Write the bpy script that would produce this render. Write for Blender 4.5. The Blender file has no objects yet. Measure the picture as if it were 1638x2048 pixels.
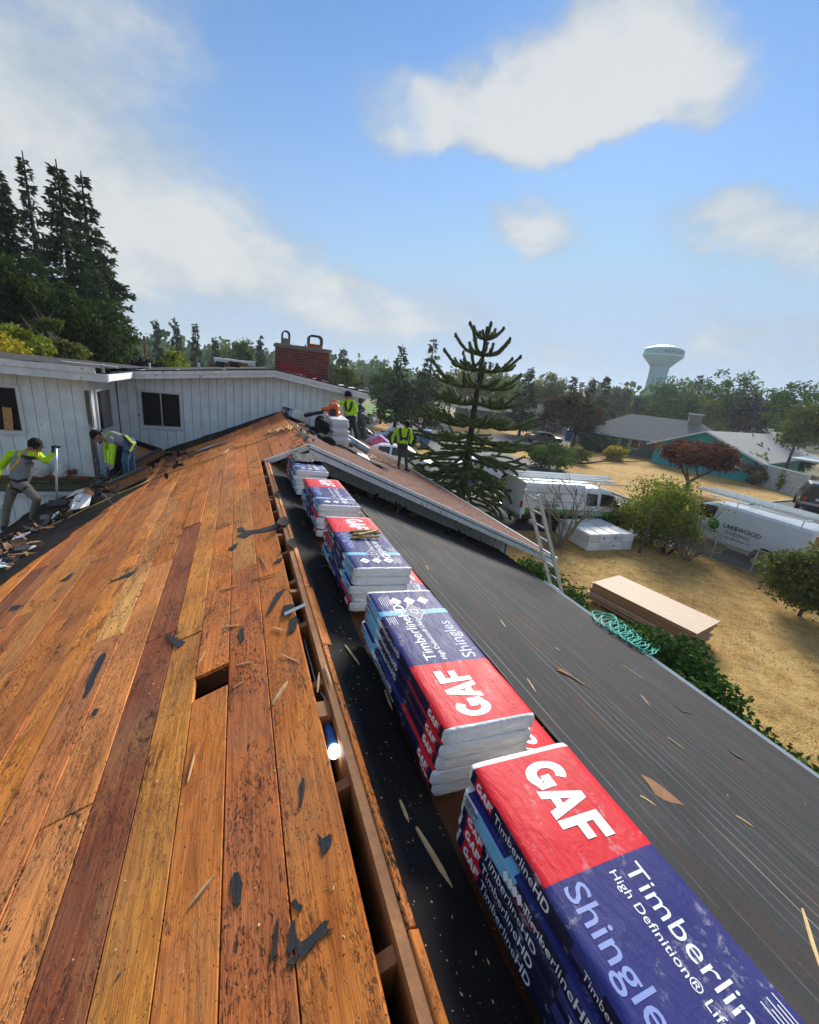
import bpy, bmesh, math, random
import numpy as np
from mathutils import Vector, Matrix, noise
from mathutils.geometry import tessellate_polygon
from mathutils.bvhtree import BVHTree
rnd = random.Random(7)
C = bpy.context.scene.collection
SC = bpy.context.scene

# ---------------------------------------------------------------- camera
CAM = Vector((-.385, 0, 1.43))
YAW, PITCH, ROLL = (math.radians(a) for a in (23.6, 17.5, 6.5))
F_ = Vector((math.sin(YAW)*math.cos(PITCH), math.cos(YAW)*math.cos(PITCH), -math.sin(PITCH)))
R0 = Vector((math.cos(YAW), -math.sin(YAW), 0)); U0 = R0.cross(F_)
R_ = math.cos(ROLL)*R0 + math.sin(ROLL)*U0
U_ = -math.sin(ROLL)*R0 + math.cos(ROLL)*U0
cd = bpy.data.cameras.new('camera'); cam = bpy.data.objects.new('camera', cd); C.objects.link(cam)
cd.sensor_fit = 'HORIZONTAL'; cd.sensor_width = 36; cd.lens = 18; cd.clip_start = .05; cd.clip_end = 3000
cam.matrix_world = Matrix(((R_.x, U_.x, -F_.x, CAM.x), (R_.y, U_.y, -F_.y, CAM.y), (R_.z, U_.z, -F_.z, CAM.z), (0, 0, 0, 1)))
SC.camera = cam

def ray(px, py): return ((px-819)/819*R_ - (py-1024)/819*U_ + F_)
def hit(px, py, n, c):
    d = ray(px, py); t = (c - n.dot(CAM))/n.dot(d); return CAM + t*d
KS = .4167                      # roof slope 5 in 12
GZ = -4.5                       # ground level
XF, ZF = .68, .283              # ridge of the far, wider roof
def onL(px, py, o=0): return hit(px, py, Vector((-KS, 0, 1)), o)
def onR(px, py, o=0): return hit(px, py, Vector((KS, 0, 1)), o)
def onRF(px, py, o=0): return hit(px, py, Vector((KS, 0, 1)), ZF+KS*XF+o)
def onG(px, py, z=GZ): return hit(px, py, Vector((0, 0, 1)), z)
def onY(px, py, Y): return hit(px, py, Vector((0, 1, 0)), Y)
def onX(px, py, X): return hit(px, py, Vector((1, 0, 0)), X)
def at(px, py, d):
    v = ray(px, py); return CAM + v*(d/math.hypot(v.x, v.y))
def zL(x): return KS*x
def zR(x): return -KS*x
def zRF(x): return ZF-KS*(x-XF)

# ---------------------------------------------------------------- sky, sun, exposure
sd = ray(1275, 165).normalized()
SUN_EL = math.asin(sd.z); SUN_AZ = math.atan2(sd.x, sd.y)
W = bpy.data.worlds.new('World'); SC.world = W; W.use_nodes = True
nt = W.node_tree; nt.nodes.clear()
def wn(t, **k):
    n = nt.nodes.new(t)
    for a, b in k.items(): setattr(n, a, b)
    return n
def wm(op, a, b=None, c=None):
    n = wn('ShaderNodeMath', operation=op)
    for i, v in enumerate((a, b, c)):
        if v is None: continue
        if isinstance(v, (int, float)): n.inputs[i].default_value = v
        else: nt.links.new(v, n.inputs[i])
    return n.outputs[0]
sky = wn('ShaderNodeTexSky', sky_type='NISHITA', sun_disc=False)
sky.sun_elevation = SUN_EL; sky.sun_rotation = SUN_AZ; sky.altitude = 50
sky.air_density = 1.25; sky.dust_density = .05; sky.ozone_density = 2.5
tc = wn('ShaderNodeTexCoord'); sx = wn('ShaderNodeSeparateXYZ'); nt.links.new(tc.outputs['Generated'], sx.inputs[0])
# clouds live in azimuth / elevation, warped by noise
def wnoise(scale, detail, rough=.55, dist=0):
    n = wn('ShaderNodeTexNoise'); n.inputs['Scale'].default_value = scale; n.inputs['Detail'].default_value = detail
    n.inputs['Roughness'].default_value = rough; n.inputs['Distortion'].default_value = dist
    mp = wn('ShaderNodeMapping'); mp.inputs['Scale'].default_value = (1, 1, 1.7); nt.links.new(tc.outputs['Generated'], mp.inputs[0])
    nt.links.new(mp.outputs[0], n.inputs['Vector']); return n
wz = wnoise(4.5, 5); sw = wn('ShaderNodeSeparateColor'); nt.links.new(wz.outputs['Color'], sw.inputs[0])
az = wm('ADD', wm('ARCTAN2', sx.outputs[0], sx.outputs[1]), wm('MULTIPLY', wm('SUBTRACT', sw.outputs[0], .5), .26))
el = wm('ADD', wm('ARCSINE', sx.outputs[2]), wm('MULTIPLY', wm('SUBTRACT', sw.outputs[1], .5), .20))
BL = [ # pixel centre, half width / height in degrees, weight (negative = clear blue)
 (1250, 150, 9, 6.5, 1.1), (1440, 150, 7.5, 4.6, 1.8), (1080, 160, 8, 5, .85), (1200, 40, 7, 5.5, .8), (850, 210, 11, 4.2, 1.5), (1020, 255, 13, 3.6, 1.15),
 (1040, 425, 5.2, 3.8, 1.8), (1115, 485, 4.6, 2.6, .9), (1510, 440, 8.5, 3.6, 1.15), (1400, 455, 6, 2.6, .6), (1620, 480, 8, 3.4, .7),
 (555, 425, 6, 3.2, .9), (430, 500, 11, 3.4, .75), (250, 460, 12, 7, .42), (60, 330, 14, 9, .32), (570, 570, 16, 3.4, .7), (760, 600, 14, 3.6, .7),
 (200, 200, 16, 10, .3), (60, 60, 18, 12, .3), (380, 10, 10, 5, .4), (1040, 345, 10, 2.2, -.9), (1130, 715, 4, 1.4, .6), (1460, 690, 7, 1.8, .7), (1350, 605, 9, 2, .5), (820, 655, 14, 2, .5),
 (1050, 300, 40, 30, -.75), (640, 250, 12, 12, -.5), (760, 60, 12, 9, -.5), (820, 440, 11, 7, -.75), (1280, 330, 13, 4.2, -.8), (1560, 300, 9, 6, -.8), (1250, 560, 14, 5, -.55), (1520, 20, 9, 7, -.7), (480, 260, 10, 10, -.35), (1000, 40, 7, 5, -.35)]
acc = None
for px, py, wa, we, wt in BL:
    d = ray(px, py).normalized(); a0 = math.atan2(d.x, d.y); e0 = math.asin(d.z)
    wa = math.radians(wa)/max(.35, math.cos(e0)); we = math.radians(we)
    q = wm('ADD', wm('POWER', wm('ABSOLUTE', wm('MULTIPLY', wm('SUBTRACT', az, a0), 1/wa)), 2), wm('POWER', wm('ABSOLUTE', wm('MULTIPLY', wm('SUBTRACT', el, e0), 1/we)), 2))
    g = wm('MULTIPLY', wm('EXPONENT', wm('MULTIPLY', q, -1.0)), wt)
    acc = g if acc is None else wm('ADD', acc, g)
fb = wnoise(8, 10, .62, .4)
far = wm('MULTIPLY', wm('ADD', wm('SUBTRACT', wnoise(2.2, 6).outputs['Fac'], .5), .85), 1.0)
dens = wm('ADD', wm('ADD', acc, wm('MULTIPLY', wm('SUBTRACT', fb.outputs['Fac'], .5), 1.5)), far)
mr = wn('ShaderNodeMapRange', interpolation_type='SMOOTHERSTEP'); nt.links.new(dens, mr.inputs[0])
mr.inputs[1].default_value = .05; mr.inputs[2].default_value = 1.8; mr.inputs[3].default_value = 0; mr.inputs[4].default_value = .90
# lit tops, grey-blue hollows
cr = wn('ShaderNodeMapRange', interpolation_type='SMOOTHSTEP'); nt.links.new(wm('ADD', dens, wm('MULTIPLY', wm('SUBTRACT', wnoise(6.5, 8, .6, .5).outputs['Fac'], .5), 3.0)), cr.inputs[0])
cr.inputs[1].default_value = .35; cr.inputs[2].default_value = 2.2
cc = wn('ShaderNodeMix', data_type='RGBA'); nt.links.new(cr.outputs[0], cc.inputs[0])
cc.inputs[6].default_value = (1.42, 1.72, 2.02, 1); cc.inputs[7].default_value = (2.5, 2.55, 2.5, 1)
# white haze hugging the horizon
hz = wn('ShaderNodeMapRange', interpolation_type='SMOOTHSTEP'); nt.links.new(sx.outputs[2], hz.inputs[0])
hz.inputs[1].default_value = .62; hz.inputs[2].default_value = -.02; hz.inputs[3].default_value = 0; hz.inputs[4].default_value = .8
tint = wn('ShaderNodeMix', data_type='RGBA', blend_type='MULTIPLY'); tint.inputs[0].default_value = 1
cp = wn('ShaderNodeVectorMath', operation='MINIMUM'); nt.links.new(sky.outputs[0], cp.inputs[0]); cp.inputs[1].default_value = (5.0, 6.2, 7.6); nt.links.new(cp.outputs[0], tint.inputs[6]); tint.inputs[7].default_value = (.30, .385, .475, 1)
m0 = wn('ShaderNodeMix', data_type='RGBA'); nt.links.new(hz.outputs[0], m0.inputs[0]); nt.links.new(tint.outputs[2], m0.inputs[6]); m0.inputs[7].default_value = (1.52, 1.88, 2.28, 1)
m1 = wn('ShaderNodeMix', data_type='RGBA'); nt.links.new(mr.outputs[0], m1.inputs[0]); nt.links.new(m0.outputs[2], m1.inputs[6]); nt.links.new(cc.outputs[2], m1.inputs[7])
bg = wn('ShaderNodeBackground'); bg.inputs[1].default_value = .1; nt.links.new(m1.outputs[2], bg.inputs[0])
wo = wn('ShaderNodeOutputWorld'); nt.links.new(bg.outputs[0], wo.inputs[0])

sl = bpy.data.lights.new('sun', 'SUN'); sl.energy = 2.25; sl.angle = math.radians(24); sl.color = (1, .95, .86)
sun = bpy.data.objects.new('sun', sl); C.objects.link(sun)
sun.rotation_euler = (-sd).to_track_quat('-Z', 'Y').to_euler()
SC.view_settings.view_transform = 'Standard'; SC.view_settings.look = 'None'; SC.view_settings.exposure = 1.58; SC.view_settings.gamma = 1
SC.view_settings.use_curve_mapping = False
SC.cycles.use_denoising = True; SC.cycles.max_bounces = 6; SC.cycles.transparent_max_bounces = 6; SC.cycles.caustics_reflective = False; SC.cycles.caustics_refractive = False

# ---------------------------------------------------------------- mesh helpers
I3 = Matrix.Identity(3)
def RZ(a): return Matrix.Rotation(a, 3, 'Z')
def RX(a): return Matrix.Rotation(a, 3, 'X')
def RY(a): return Matrix.Rotation(a, 3, 'Y')
TH = math.atan(KS)
RL = RY(-TH)      # lies in the left slope (x goes down to the left): local +x points up the slope
RR = RY(TH)       # lies in the right slope
class MB:
    def __init__(s): s.v = []; s.f = []; s.m = []
    def add(s, vs, fs, m=0):
        b = len(s.v); s.v += [tuple(p) for p in vs]
        s.f += [tuple(i+b for i in f) for f in fs]; s.m += [m]*len(fs); return s
    def box(s, c, d, R=None, m=0, ch=0):
        c = Vector(c); hx, hy, hz = d[0]/2, d[1]/2, d[2]/2
        P = [(-hx, -hy, -hz), (hx, -hy, -hz), (hx, hy, -hz), (-hx, hy, -hz)]
        if ch:
            P += [(-hx, -hy, hz-ch), (hx, -hy, hz-ch), (hx, hy, hz-ch), (-hx, hy, hz-ch), (-hx+ch, -hy+ch, hz), (hx-ch, -hy+ch, hz), (hx-ch, hy-ch, hz), (-hx+ch, hy-ch, hz)]
            fs = [(3, 2, 1, 0), (0, 1, 5, 4), (1, 2, 6, 5), (2, 3, 7, 6), (3, 0, 4, 7), (4, 5, 9, 8), (5, 6, 10, 9), (6, 7, 11, 10), (7, 4, 8, 11), (8, 9, 10, 11)]
        else:
            P += [(-hx, -hy, hz), (hx, -hy, hz), (hx, hy, hz), (-hx, hy, hz)]
            fs = [(3, 2, 1, 0), (4, 5, 6, 7), (0, 1, 5, 4), (1, 2, 6, 5), (2, 3, 7, 6), (3, 0, 4, 7)]
        P = [Vector(p) for p in P]
        if R is not None: P = [R @ p for p in P]
        return s.add([p+c for p in P], fs, m)
    def box2(s, a, b, m=0, ch=0): return s.box([(a[i]+b[i])/2 for i in range(3)], [abs(b[i]-a[i]) for i in range(3)], None, m, ch)
    def hexa(s, P, m=0):   # 4 bottom, 4 top
        return s.add(P, [(3, 2, 1, 0), (4, 5, 6, 7), (0, 1, 5, 4), (1, 2, 6, 5), (2, 3, 7, 6), (3, 0, 4, 7)], m)
    def beam(s, a, b, w, h, m=0, up=(0, 0, 1)):
        a, b = Vector(a), Vector(b); d = (b-a); L = d.length; d.normalize(); u = Vector(up); r = d.cross(u)
        if r.length < 1e-5: r = d.cross(Vector((1, 0, 0)))
        r.normalize(); u = r.cross(d)
        R = Matrix((r, d, u)).transposed(); return s.box((a+b)/2, (w, L, h), R, m)
    def tube(s, pts, rad, n=8, m=0, caps=True):
        pts = [Vector(p) for p in pts]; k = len(pts)
        if not hasattr(rad, '__len__'): rad = [rad]*k
        t = (pts[1]-pts[0]).normalized(); u = t.orthogonal().normalized(); vs = []
        for i, p in enumerate(pts):
            t2 = (pts[min(i+1, k-1)]-pts[max(i-1, 0)]).normalized()
            if t2.length < .5: t2 = t
            u = (u - t2*u.dot(t2)); u = u.normalized() if u.length > 1e-6 else t2.orthogonal().normalized(); w = t2.cross(u); t = t2
            for j in range(n):
                a = 2*math.pi*j/n; vs.append(p + (u*math.cos(a)+w*math.sin(a))*rad[i])
        fs = [(i*n+j, i*n+(j+1) % n, (i+1)*n+(j+1) % n, (i+1)*n+j) for i in range(k-1) for j in range(n)]
        if caps: fs += [tuple(range(n-1, -1, -1)), tuple(range((k-1)*n, k*n))]
        return s.add(vs, fs, m)
    def lathe(s, prof, n=16, o=(0, 0, 0), R=None, m=0, caps=True):
        o = Vector(o); vs = []
        for r, z in prof:
            for j in range(n):
                a = 2*math.pi*j/n; p = Vector((r*math.cos(a), r*math.sin(a), z)); vs.append((R @ p if R is not None else p)+o)
        k = len(prof); fs = [(i*n+j, i*n+(j+1) % n, (i+1)*n+(j+1) % n, (i+1)*n+j) for i in range(k-1) for j in range(n)]
        if caps: fs += [tuple(range(n-1, -1, -1)), tuple(range((k-1)*n, k*n))]
        return s.add(vs, fs, m)
    def prism(s, poly, off, m=0):
        poly = [Vector(p) for p in poly]; off = Vector(off); n = len(poly)
        tri = tessellate_polygon([poly])
        fs = [tuple(t) for t in tri] + [tuple(i+n for i in reversed(t)) for t in tri]
        fs += [((i+1) % n, i, i+n, (i+1) % n+n) for i in range(n)]
        return s.add(poly+[p+off for p in poly], fs, m)
    def flat(s, poly, m=0):
        poly = [Vector(p) for p in poly]; return s.add(poly, [tuple(t) for t in tessellate_polygon([poly])], m)
    def grid(s, nu, nv, fn, m=0):
        vs = [fn(i/nu, j/nv) for j in range(nv+1) for i in range(nu+1)]
        fs = [(j*(nu+1)+i, j*(nu+1)+i+1, (j+1)*(nu+1)+i+1, (j+1)*(nu+1)+i) for j in range(nv) for i in range(nu)]
        return s.add(vs, fs, m)
    def ball(s, c, r, R=None, nu=12, nv=8, m=0):
        if not hasattr(r, '__len__'): r = (r, r, r)
        c = Vector(c); vs = []
        for j in range(nv+1):
            t = math.pi*j/nv
            for i in range(nu):
                a = 2*math.pi*i/nu; p = Vector((r[0]*math.sin(t)*math.cos(a), r[1]*math.sin(t)*math.sin(a), r[2]*math.cos(t))); vs.append((R @ p if R is not None else p)+c)
        fs = [(j*nu+i, (j+1)*nu+i, (j+1)*nu+(i+1) % nu, j*nu+(i+1) % nu) for j in range(nv) for i in range(nu)]
        return s.add(vs, fs, m)
    def merge(s, o, M=None, m=None):
        vs = [M @ Vector(p) for p in o.v] if M is not None else o.v
        b = len(s.v); s.v += [tuple(p) for p in vs]; s.f += [tuple(i+b for i in f) for f in o.f]; s.m += (o.m if m is None else [m]*len(o.f)); return s
    def mesh(s, name, mats, org=(0, 0, 0), smooth=False):
        me = bpy.data.meshes.new(name); o = Vector(org)
        me.from_pydata([(p[0]-o.x, p[1]-o.y, p[2]-o.z) for p in s.v], [], s.f)
        mats = mats if isinstance(mats, (list, tuple)) else [mats]
        for k in mats: me.materials.append(k)
        if len(mats) > 1: me.polygons.foreach_set('material_index', np.array(s.m, dtype=np.int32))
        if smooth: me.polygons.foreach_set('use_smooth', np.ones(len(me.polygons), dtype=bool))
        me.update(); return me
    def build(s, name, mats, parent=None, org=None, smooth=False, local=False):
        """world-space verts become one object; a child is stored relative to its (unrotated) parent"""
        if parent is not None:
            base = Vector((0, 0, 0)) if local else wloc(parent)
            o = Vector(org) if org is not None else base
            ob = bpy.data.objects.new(name, s.mesh(name, mats, o, smooth)); ob.parent = parent; ob.location = o-base
        else:
            o = Vector(org) if org is not None else Vector((0, 0, 0))
            ob = bpy.data.objects.new(name, s.mesh(name, mats, o, smooth)); ob.location = o
        C.objects.link(ob); return ob
def wloc(o):
    p = Vector(o.location)
    while o.parent is not None: o = o.parent; p = p + Vector(o.location)
    return p
def tag(o, label=None, cat=None, group=None, kind=None):
    if label: o['label'] = label
    if cat: o['category'] = cat
    if group: o['group'] = group
    if kind: o['kind'] = kind
    return o
def thing(name, label, cat, loc=(0, 0, 0), rz=0, group=None):
    o = bpy.data.objects.new(name, None); C.objects.link(o); o.location = loc; o.rotation_euler = (0, 0, rz); o.empty_display_size = .2
    return tag(o, label, cat, group)
def copyobj(o, parent=None):
    c = o.copy(); C.objects.link(c); c.parent = parent
    for ch in list(o.children): copyobj(ch, c)
    return c
def add_mesh(name, me, parent=None, loc=(0, 0, 0), rot=None):
    o = bpy.data.objects.new(name, me); C.objects.link(o); o.parent = parent; o.location = loc
    if rot is not None: o.rotation_euler = rot
    return o
def fast_mesh(name, V, Fq, mat, rndv=None, smooth=False):
    """V: (n,3) array, Fq: (m,k) int array (all faces same size)"""
    me = bpy.data.meshes.new(name); V = np.asarray(V, dtype=np.float32); Fq = np.asarray(Fq, dtype=np.int32); k = Fq.shape[1]
    me.vertices.add(len(V)); me.vertices.foreach_set('co', V.ravel())
    me.loops.add(Fq.size); me.loops.foreach_set('vertex_index', Fq.ravel())
    me.polygons.add(len(Fq)); me.polygons.foreach_set('loop_start', np.arange(0, Fq.size, k, dtype=np.int32))
    me.polygons.foreach_set('loop_total', np.full(len(Fq), k, dtype=np.int32))
    if smooth: me.polygons.foreach_set('use_smooth', np.ones(len(Fq), dtype=bool))
    if rndv is not None:
        a = me.attributes.new('rnd', 'FLOAT', 'FACE'); a.data.foreach_set('value', np.asarray(rndv, dtype=np.float32))
    me.update(calc_edges=True); me.materials.append(mat); return me
_txt = {}
def text_mb(body, size=1, bold=0, align='LEFT', sx=1, shear=0):
    """flat lettering in the xy plane as an MB"""
    key = (body, bold, shear)
    if key not in _txt:
        cu = bpy.data.curves.new('t', 'FONT'); cu.body = body; cu.size = 1; cu.offset = bold; cu.shear = shear; cu.resolution_u = 3
        ob = bpy.data.objects.new('t', cu); C.objects.link(ob); bpy.context.view_layer.update()
        me = bpy.data.meshes.new_from_object(ob.evaluated_get(bpy.context.evaluated_depsgraph_get()))
        _txt[key] = ([tuple(v.co) for v in me.vertices], [tuple(p.vertices) for p in me.polygons])
        bpy.data.objects.remove(ob); bpy.data.curves.remove(cu); bpy.data.meshes.remove(me)
    vs, fs = _txt[key]; x0 = min(v[0] for v in vs); x1 = max(v[0] for v in vs)
    dx = {'LEFT': -x0, 'CENTER': -(x0+x1)/2, 'RIGHT': -x1}[align]
    mb = MB(); mb.add([((v[0]+dx)*size*sx, v[1]*size, 0) for v in vs], fs); mb.w = (x1-x0)*size*sx; return mb
def frame(o, x, y):   # matrix: local x along x, local y along y, placed at o
    x = Vector(x).normalized(); y = Vector(y); y = (y-x*y.dot(x)).normalized(); z = x.cross(y)
    M = Matrix((x, y, z)).transposed().to_4x4(); M.translation = Vector(o); return M
def nz(x, y, z=0): return noise.noise(Vector((x, y, z)))
def fbm(x, y, z=0, o=3): return noise.fractal(Vector((x, y, z)), 1, 2, o)
ORD = ['first', 'second', 'third', 'fourth', 'fifth', 'sixth', 'seventh', 'eighth', 'ninth', 'tenth', 'eleventh', 'twelfth']

# ---------------------------------------------------------------- materials
class NT:
    def __init__(s, name):
        s.mat = bpy.data.materials.new(name); s.mat.use_nodes = True; s.t = s.mat.node_tree; s.t.nodes.clear()
        s.out = s.n('ShaderNodeOutputMaterial'); s.b = s.n('ShaderNodeBsdfPrincipled'); s.t.links.new(s.b.outputs[0], s.out.inputs[0])
    def n(s, t, **k):
        x = s.t.nodes.new(t)
        for a, b in k.items(): setattr(x, a, b)
        return x
    def set(s, sock, v):
        if hasattr(v, 'is_linked') or hasattr(v, 'links'): s.t.links.new(v, sock)
        else: sock.default_value = v
    def m(s, op, a, b=None, c=None, clamp=False):
        x = s.n('ShaderNodeMath', operation=op); x.use_clamp = clamp
        for i, v in enumerate((a, b, c)):
            if v is not None: s.set(x.inputs[i], v)
        return x.outputs[0]
    def co(s, kind='Object', sc=(1, 1, 1), off=None):
        key = ('co', kind)
        t = s.n('ShaderNodeTexCoord').outputs[kind]
        mp = s.n('ShaderNodeMapping'); s.t.links.new(t, mp.inputs[0]); mp.inputs['Scale'].default_value = sc
        if off is not None: s.set(mp.inputs['Location'], off)
        return mp.outputs[0]
    def noise(s, vec, scale=1, det=4, rough=.55, dist=0, out='Fac'):
        x = s.n('ShaderNodeTexNoise'); s.set(x.inputs['Vector'], vec); x.inputs['Scale'].default_value = scale; x.inputs['Detail'].default_value = det
        x.inputs['Roughness'].default_value = rough; x.inputs['Distortion'].default_value = dist; return x.outputs[out]
    def voro(s, vec, scale=1, feat='F1', out='Distance'):
        x = s.n('ShaderNodeTexVoronoi', feature=feat); s.set(x.inputs['Vector'], vec); x.inputs['Scale'].default_value = scale; return x.outputs[out]
    def ramp(s, f, stops):
        x = s.n('ShaderNodeValToRGB'); s.set(x.inputs[0], f); e = x.color_ramp.elements
        while len(e) < len(stops): e.new(.5)
        for k, (p, c) in zip(e, stops): k.position = p; k.color = (*c, 1) if hasattr(c, '__len__') else (c, c, c, 1)
        return x.outputs[0]
    def rng(s, f, a, b, c=0, d=1):
        x = s.n('ShaderNodeMapRange'); s.set(x.inputs[0], f)
        for i, v in enumerate((a, b, c, d)): x.inputs[i+1].default_value = v
        return x.outputs[0]
    def mix(s, f, a, b, mode='MIX'):
        x = s.n('ShaderNodeMix', data_type='RGBA', blend_type=mode); s.set(x.inputs[0], f)
        for i, v in ((6, a), (7, b)): s.set(x.inputs[i], (*v, 1) if isinstance(v, tuple) and len(v) == 3 else v)
        return x.outputs[2]
    def bump(s, h, strength=.3, dist=.01):
        x = s.n('ShaderNodeBump'); x.inputs['Strength'].default_value = strength; x.inputs['Distance'].default_value = dist; s.set(x.inputs['Height'], h)
        s.t.links.new(x.outputs[0], s.b.inputs['Normal'])
    def fin(s, col=None, rough=None, metal=None, spec=None):
        for k, v in (('Base Color', col), ('Roughness', rough), ('Metallic', metal), ('Specular IOR Level', spec)):
            if v is not None: s.set(s.b.inputs[k], (*v, 1) if isinstance(v, tuple) and len(v) == 3 else v)
        return s.mat
def mul(c, k): return tuple(min(1, x*k) for x in c)
def M(name, col, rough=.6, var=.18, sc=8, bump=.15, bs=60, bd=.004, metal=0, spec=.4, objvar=0):
    t = NT(name); v = t.co()
    n1 = t.noise(v, sc, 5, .6); c = t.ramp(n1, [(.25, mul(col, 1-var)), (.75, mul(col, 1+var))])
    if objvar:
        oi = t.n('ShaderNodeObjectInfo'); c = t.mix(1, c, t.ramp(oi.outputs['Random'], [(0, (1-objvar,)*3), (1, (1+objvar,)*3)]), 'MULTIPLY')
    if bump: t.bump(t.noise(v, bs, 3), bump, bd)
    return t.fin(c, t.rng(n1, .2, .8, max(.02, rough-.08), min(1, rough+.08)), metal, spec)

# ---- special materials
def plank_mat():
    t = NT('stained_plank'); oi = t.n('ShaderNodeObjectInfo')
    off = t.n('ShaderNodeCombineXYZ'); t.set(off.inputs[0], t.m('MULTIPLY', oi.outputs['Random'], 37.0)); t.set(off.inputs[1], t.m('MULTIPLY', oi.outputs['Random'], 91.0))
    P = t.co('Object', (1, 1, 1), off.outputs[0])
    def S(x, y): 
        mp = t.n('ShaderNodeMapping'); t.t.links.new(P, mp.inputs[0]); mp.inputs['Scale'].default_value = (x, y, 1); return mp.outputs[0]
    grain = t.noise(S(55, 1.6), 1, 6, .65, .4)
    fine = t.noise(S(190, 5), 1, 4, .6)
    fig = t.noise(S(9, .9), 1, 3, .5, 1.2)
    rings = t.m('SINE', t.m('MULTIPLY', t.m('ADD', fig, t.m('MULTIPLY', grain, .14)), 46))
    blot = t.noise(S(3.2, 1.3), 1, 4, .6)
    c = t.mix(1, oi.outputs['Color'], t.ramp(grain, [(.25, (.74, .68, .62)), (.5, (1, 1, 1)), (.78, (1.2, 1.18, 1.1))]), 'MULTIPLY')
    c = t.mix(1, c, t.ramp(t.rng(rings, -1, 1), [(0, (.80, .72, .66)), (.35, (1, 1, 1)), (1, (1.08, 1.07, 1.02))]), 'MULTIPLY')
    c = t.mix(1, c, t.ramp(blot, [(.25, (.66, .56, .55)), (.5, (1, 1, 1)), (.75, (1.2, 1.22, 1.2))]), 'MULTIPLY')
    # sun-bleached / yellowed patches
    c = t.mix(t.m('MULTIPLY', t.ramp(t.noise(S(5, 1.1), 1, 5, .6, .6), [(.55, 0), (.72, 1)]), .5), c, (.52, .27, .08))
    # tar left from the old felt: clumped short dashes along the grain
    region = t.ramp(t.noise(S(6.5, 2.2), 1, 5, .65, .9), [(.44, 0), (.55, 1)])
    dash = t.m('MAXIMUM', t.ramp(t.noise(S(75, 26), 1, 4, .7, .5), [(.54, 0), (.60, 1)]), t.ramp(t.noise(S(150, 40), 1, 4, .7, .4), [(.55, 0), (.61, 1)]))
    speck = t.ramp(t.noise(S(95, 60), 1, 3, .6), [(.63, 0), (.67, 1)])
    oamt = t.m('MULTIPLY_ADD', t.m('FRACT', t.m('MULTIPLY', oi.outputs['Random'], 7.31)), .8, .25)
    tar = t.m('MAXIMUM', t.m('MULTIPLY', t.m('MULTIPLY', region, dash), oamt), t.m('MULTIPLY', speck, .8))
    smear = t.m('MULTIPLY', t.ramp(t.noise(S(3.6, 1.5), 1, 6, .72, 1.1), [(.56, 0), (.63, 1)]), t.ramp(t.noise(S(46, 17), 1, 5, .75, .5), [(.40, 0), (.56, 1)])); tar = t.m('MAXIMUM', tar, t.m('MULTIPLY', smear, .85))
    ring = t.voro(S(3.2, .9), 1); knot = t.ramp(ring, [(.0, 1), (.035, 1), (.06, 0)])
    c = t.mix(t.m('MULTIPLY', t.ramp(ring, [(.0, 1), (.16, 0)]), .55), c, (.11, .035, .012))
    c = t.mix(t.m('MULTIPLY', knot, .8), c, (.05, .018, .008))
    dust = t.ramp(t.noise(S(2.2, 2.2), 1, 6, .7), [(.42, 0), (.70, 1)]); c = t.mix(t.m('MULTIPLY', dust, .30), c, (.33, .20, .12))
    stain = t.ramp(t.noise(S(11, 2.4), 1, 5, .65, .5), [(.58, 0), (.70, 1)]); c = t.mix(t.m('MULTIPLY', stain, .45), c, (.085, .036, .016))
    c = t.mix(tar, c, (.017, .014, .013))
    # nail holes and joist stains
    h = t.m('ADD', t.m('MULTIPLY', grain, .6), t.m('ADD', t.m('MULTIPLY', fine, .5), t.m('MULTIPLY', tar, -.5)))
    t.bump(h, .8, .006)
    return t.fin(c, t.rng(grain, .2, .8, .78, .6), 0, .25)
PLANK = plank_mat()
def felt_mat(name, base, lines=False, brown=.0, gloss=.8):
    t = NT(name); P = t.co('Object')
    n1 = t.noise(P, 1.3, 6, .62); n2 = t.noise(P, 140, 3, .6); n3 = t.noise(t.co('Object', (1, .25, 1)), 5, 5, .65)
    c = t.ramp(n1, [(.3, mul(base, .66)), (.6, base), (.8, mul(base, 1.5))])
    c = t.mix(1, c, t.ramp(n2, [(.3, (.75,)*3), (.7, (1.25,)*3)]), 'MULTIPLY')
    if lines:
        x = t.n('ShaderNodeSeparateXYZ'); t.set(x.inputs[0], P)
        w = t.m('ADD', x.outputs[0], t.m('MULTIPLY', t.noise(P, .35, 2), .03))
        fr = t.m('FRACT', t.m('MULTIPLY', w, 1/.115)); ln = t.ramp(t.m('ABSOLUTE', t.m('SUBTRACT', fr, .5)), [(0, 1), (.018, 1), (.04, 0)])
        fr2 = t.m('FRACT', t.m('ADD', t.m('MULTIPLY', w, 1/.43), .3)); ln2 = t.ramp(t.m('ABSOLUTE', t.m('SUBTRACT', fr2, .5)), [(0, 1), (.005, 1), (.011, 0)])
        ln = t.m('MULTIPLY', t.m('MAXIMUM', ln, ln2), t.ramp(t.noise(t.co('Object', (3, .5, 1)), 1.2, 5, .65), [(.42, 0), (.64, .8)]))
        ln = t.m('MULTIPLY', ln, t.rng(x.outputs[0], 1.2, 4.8, 1, .25))
        c = t.mix(ln, c, (.34, .35, .36))
    if brown: c = t.mix(t.m('MULTIPLY', t.ramp(n3, [(.48, 0), (.68, 1)]), brown), c, (.12, .05, .022))
    grit = t.ramp(t.noise(P, 210, 2, .5), [(.70, 0), (.76, 1)])
    c = t.mix(t.m('MULTIPLY', grit, .35), c, (.28, .27, .25))
    t.bump(t.m('ADD', t.m('MULTIPLY', n2, .6), t.m('MULTIPLY', n3, 1.5)), .35, .004)
    return t.fin(c, t.rng(n1, .2, .8, gloss-.1, min(1, gloss+.1)), 0, .18)
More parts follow.
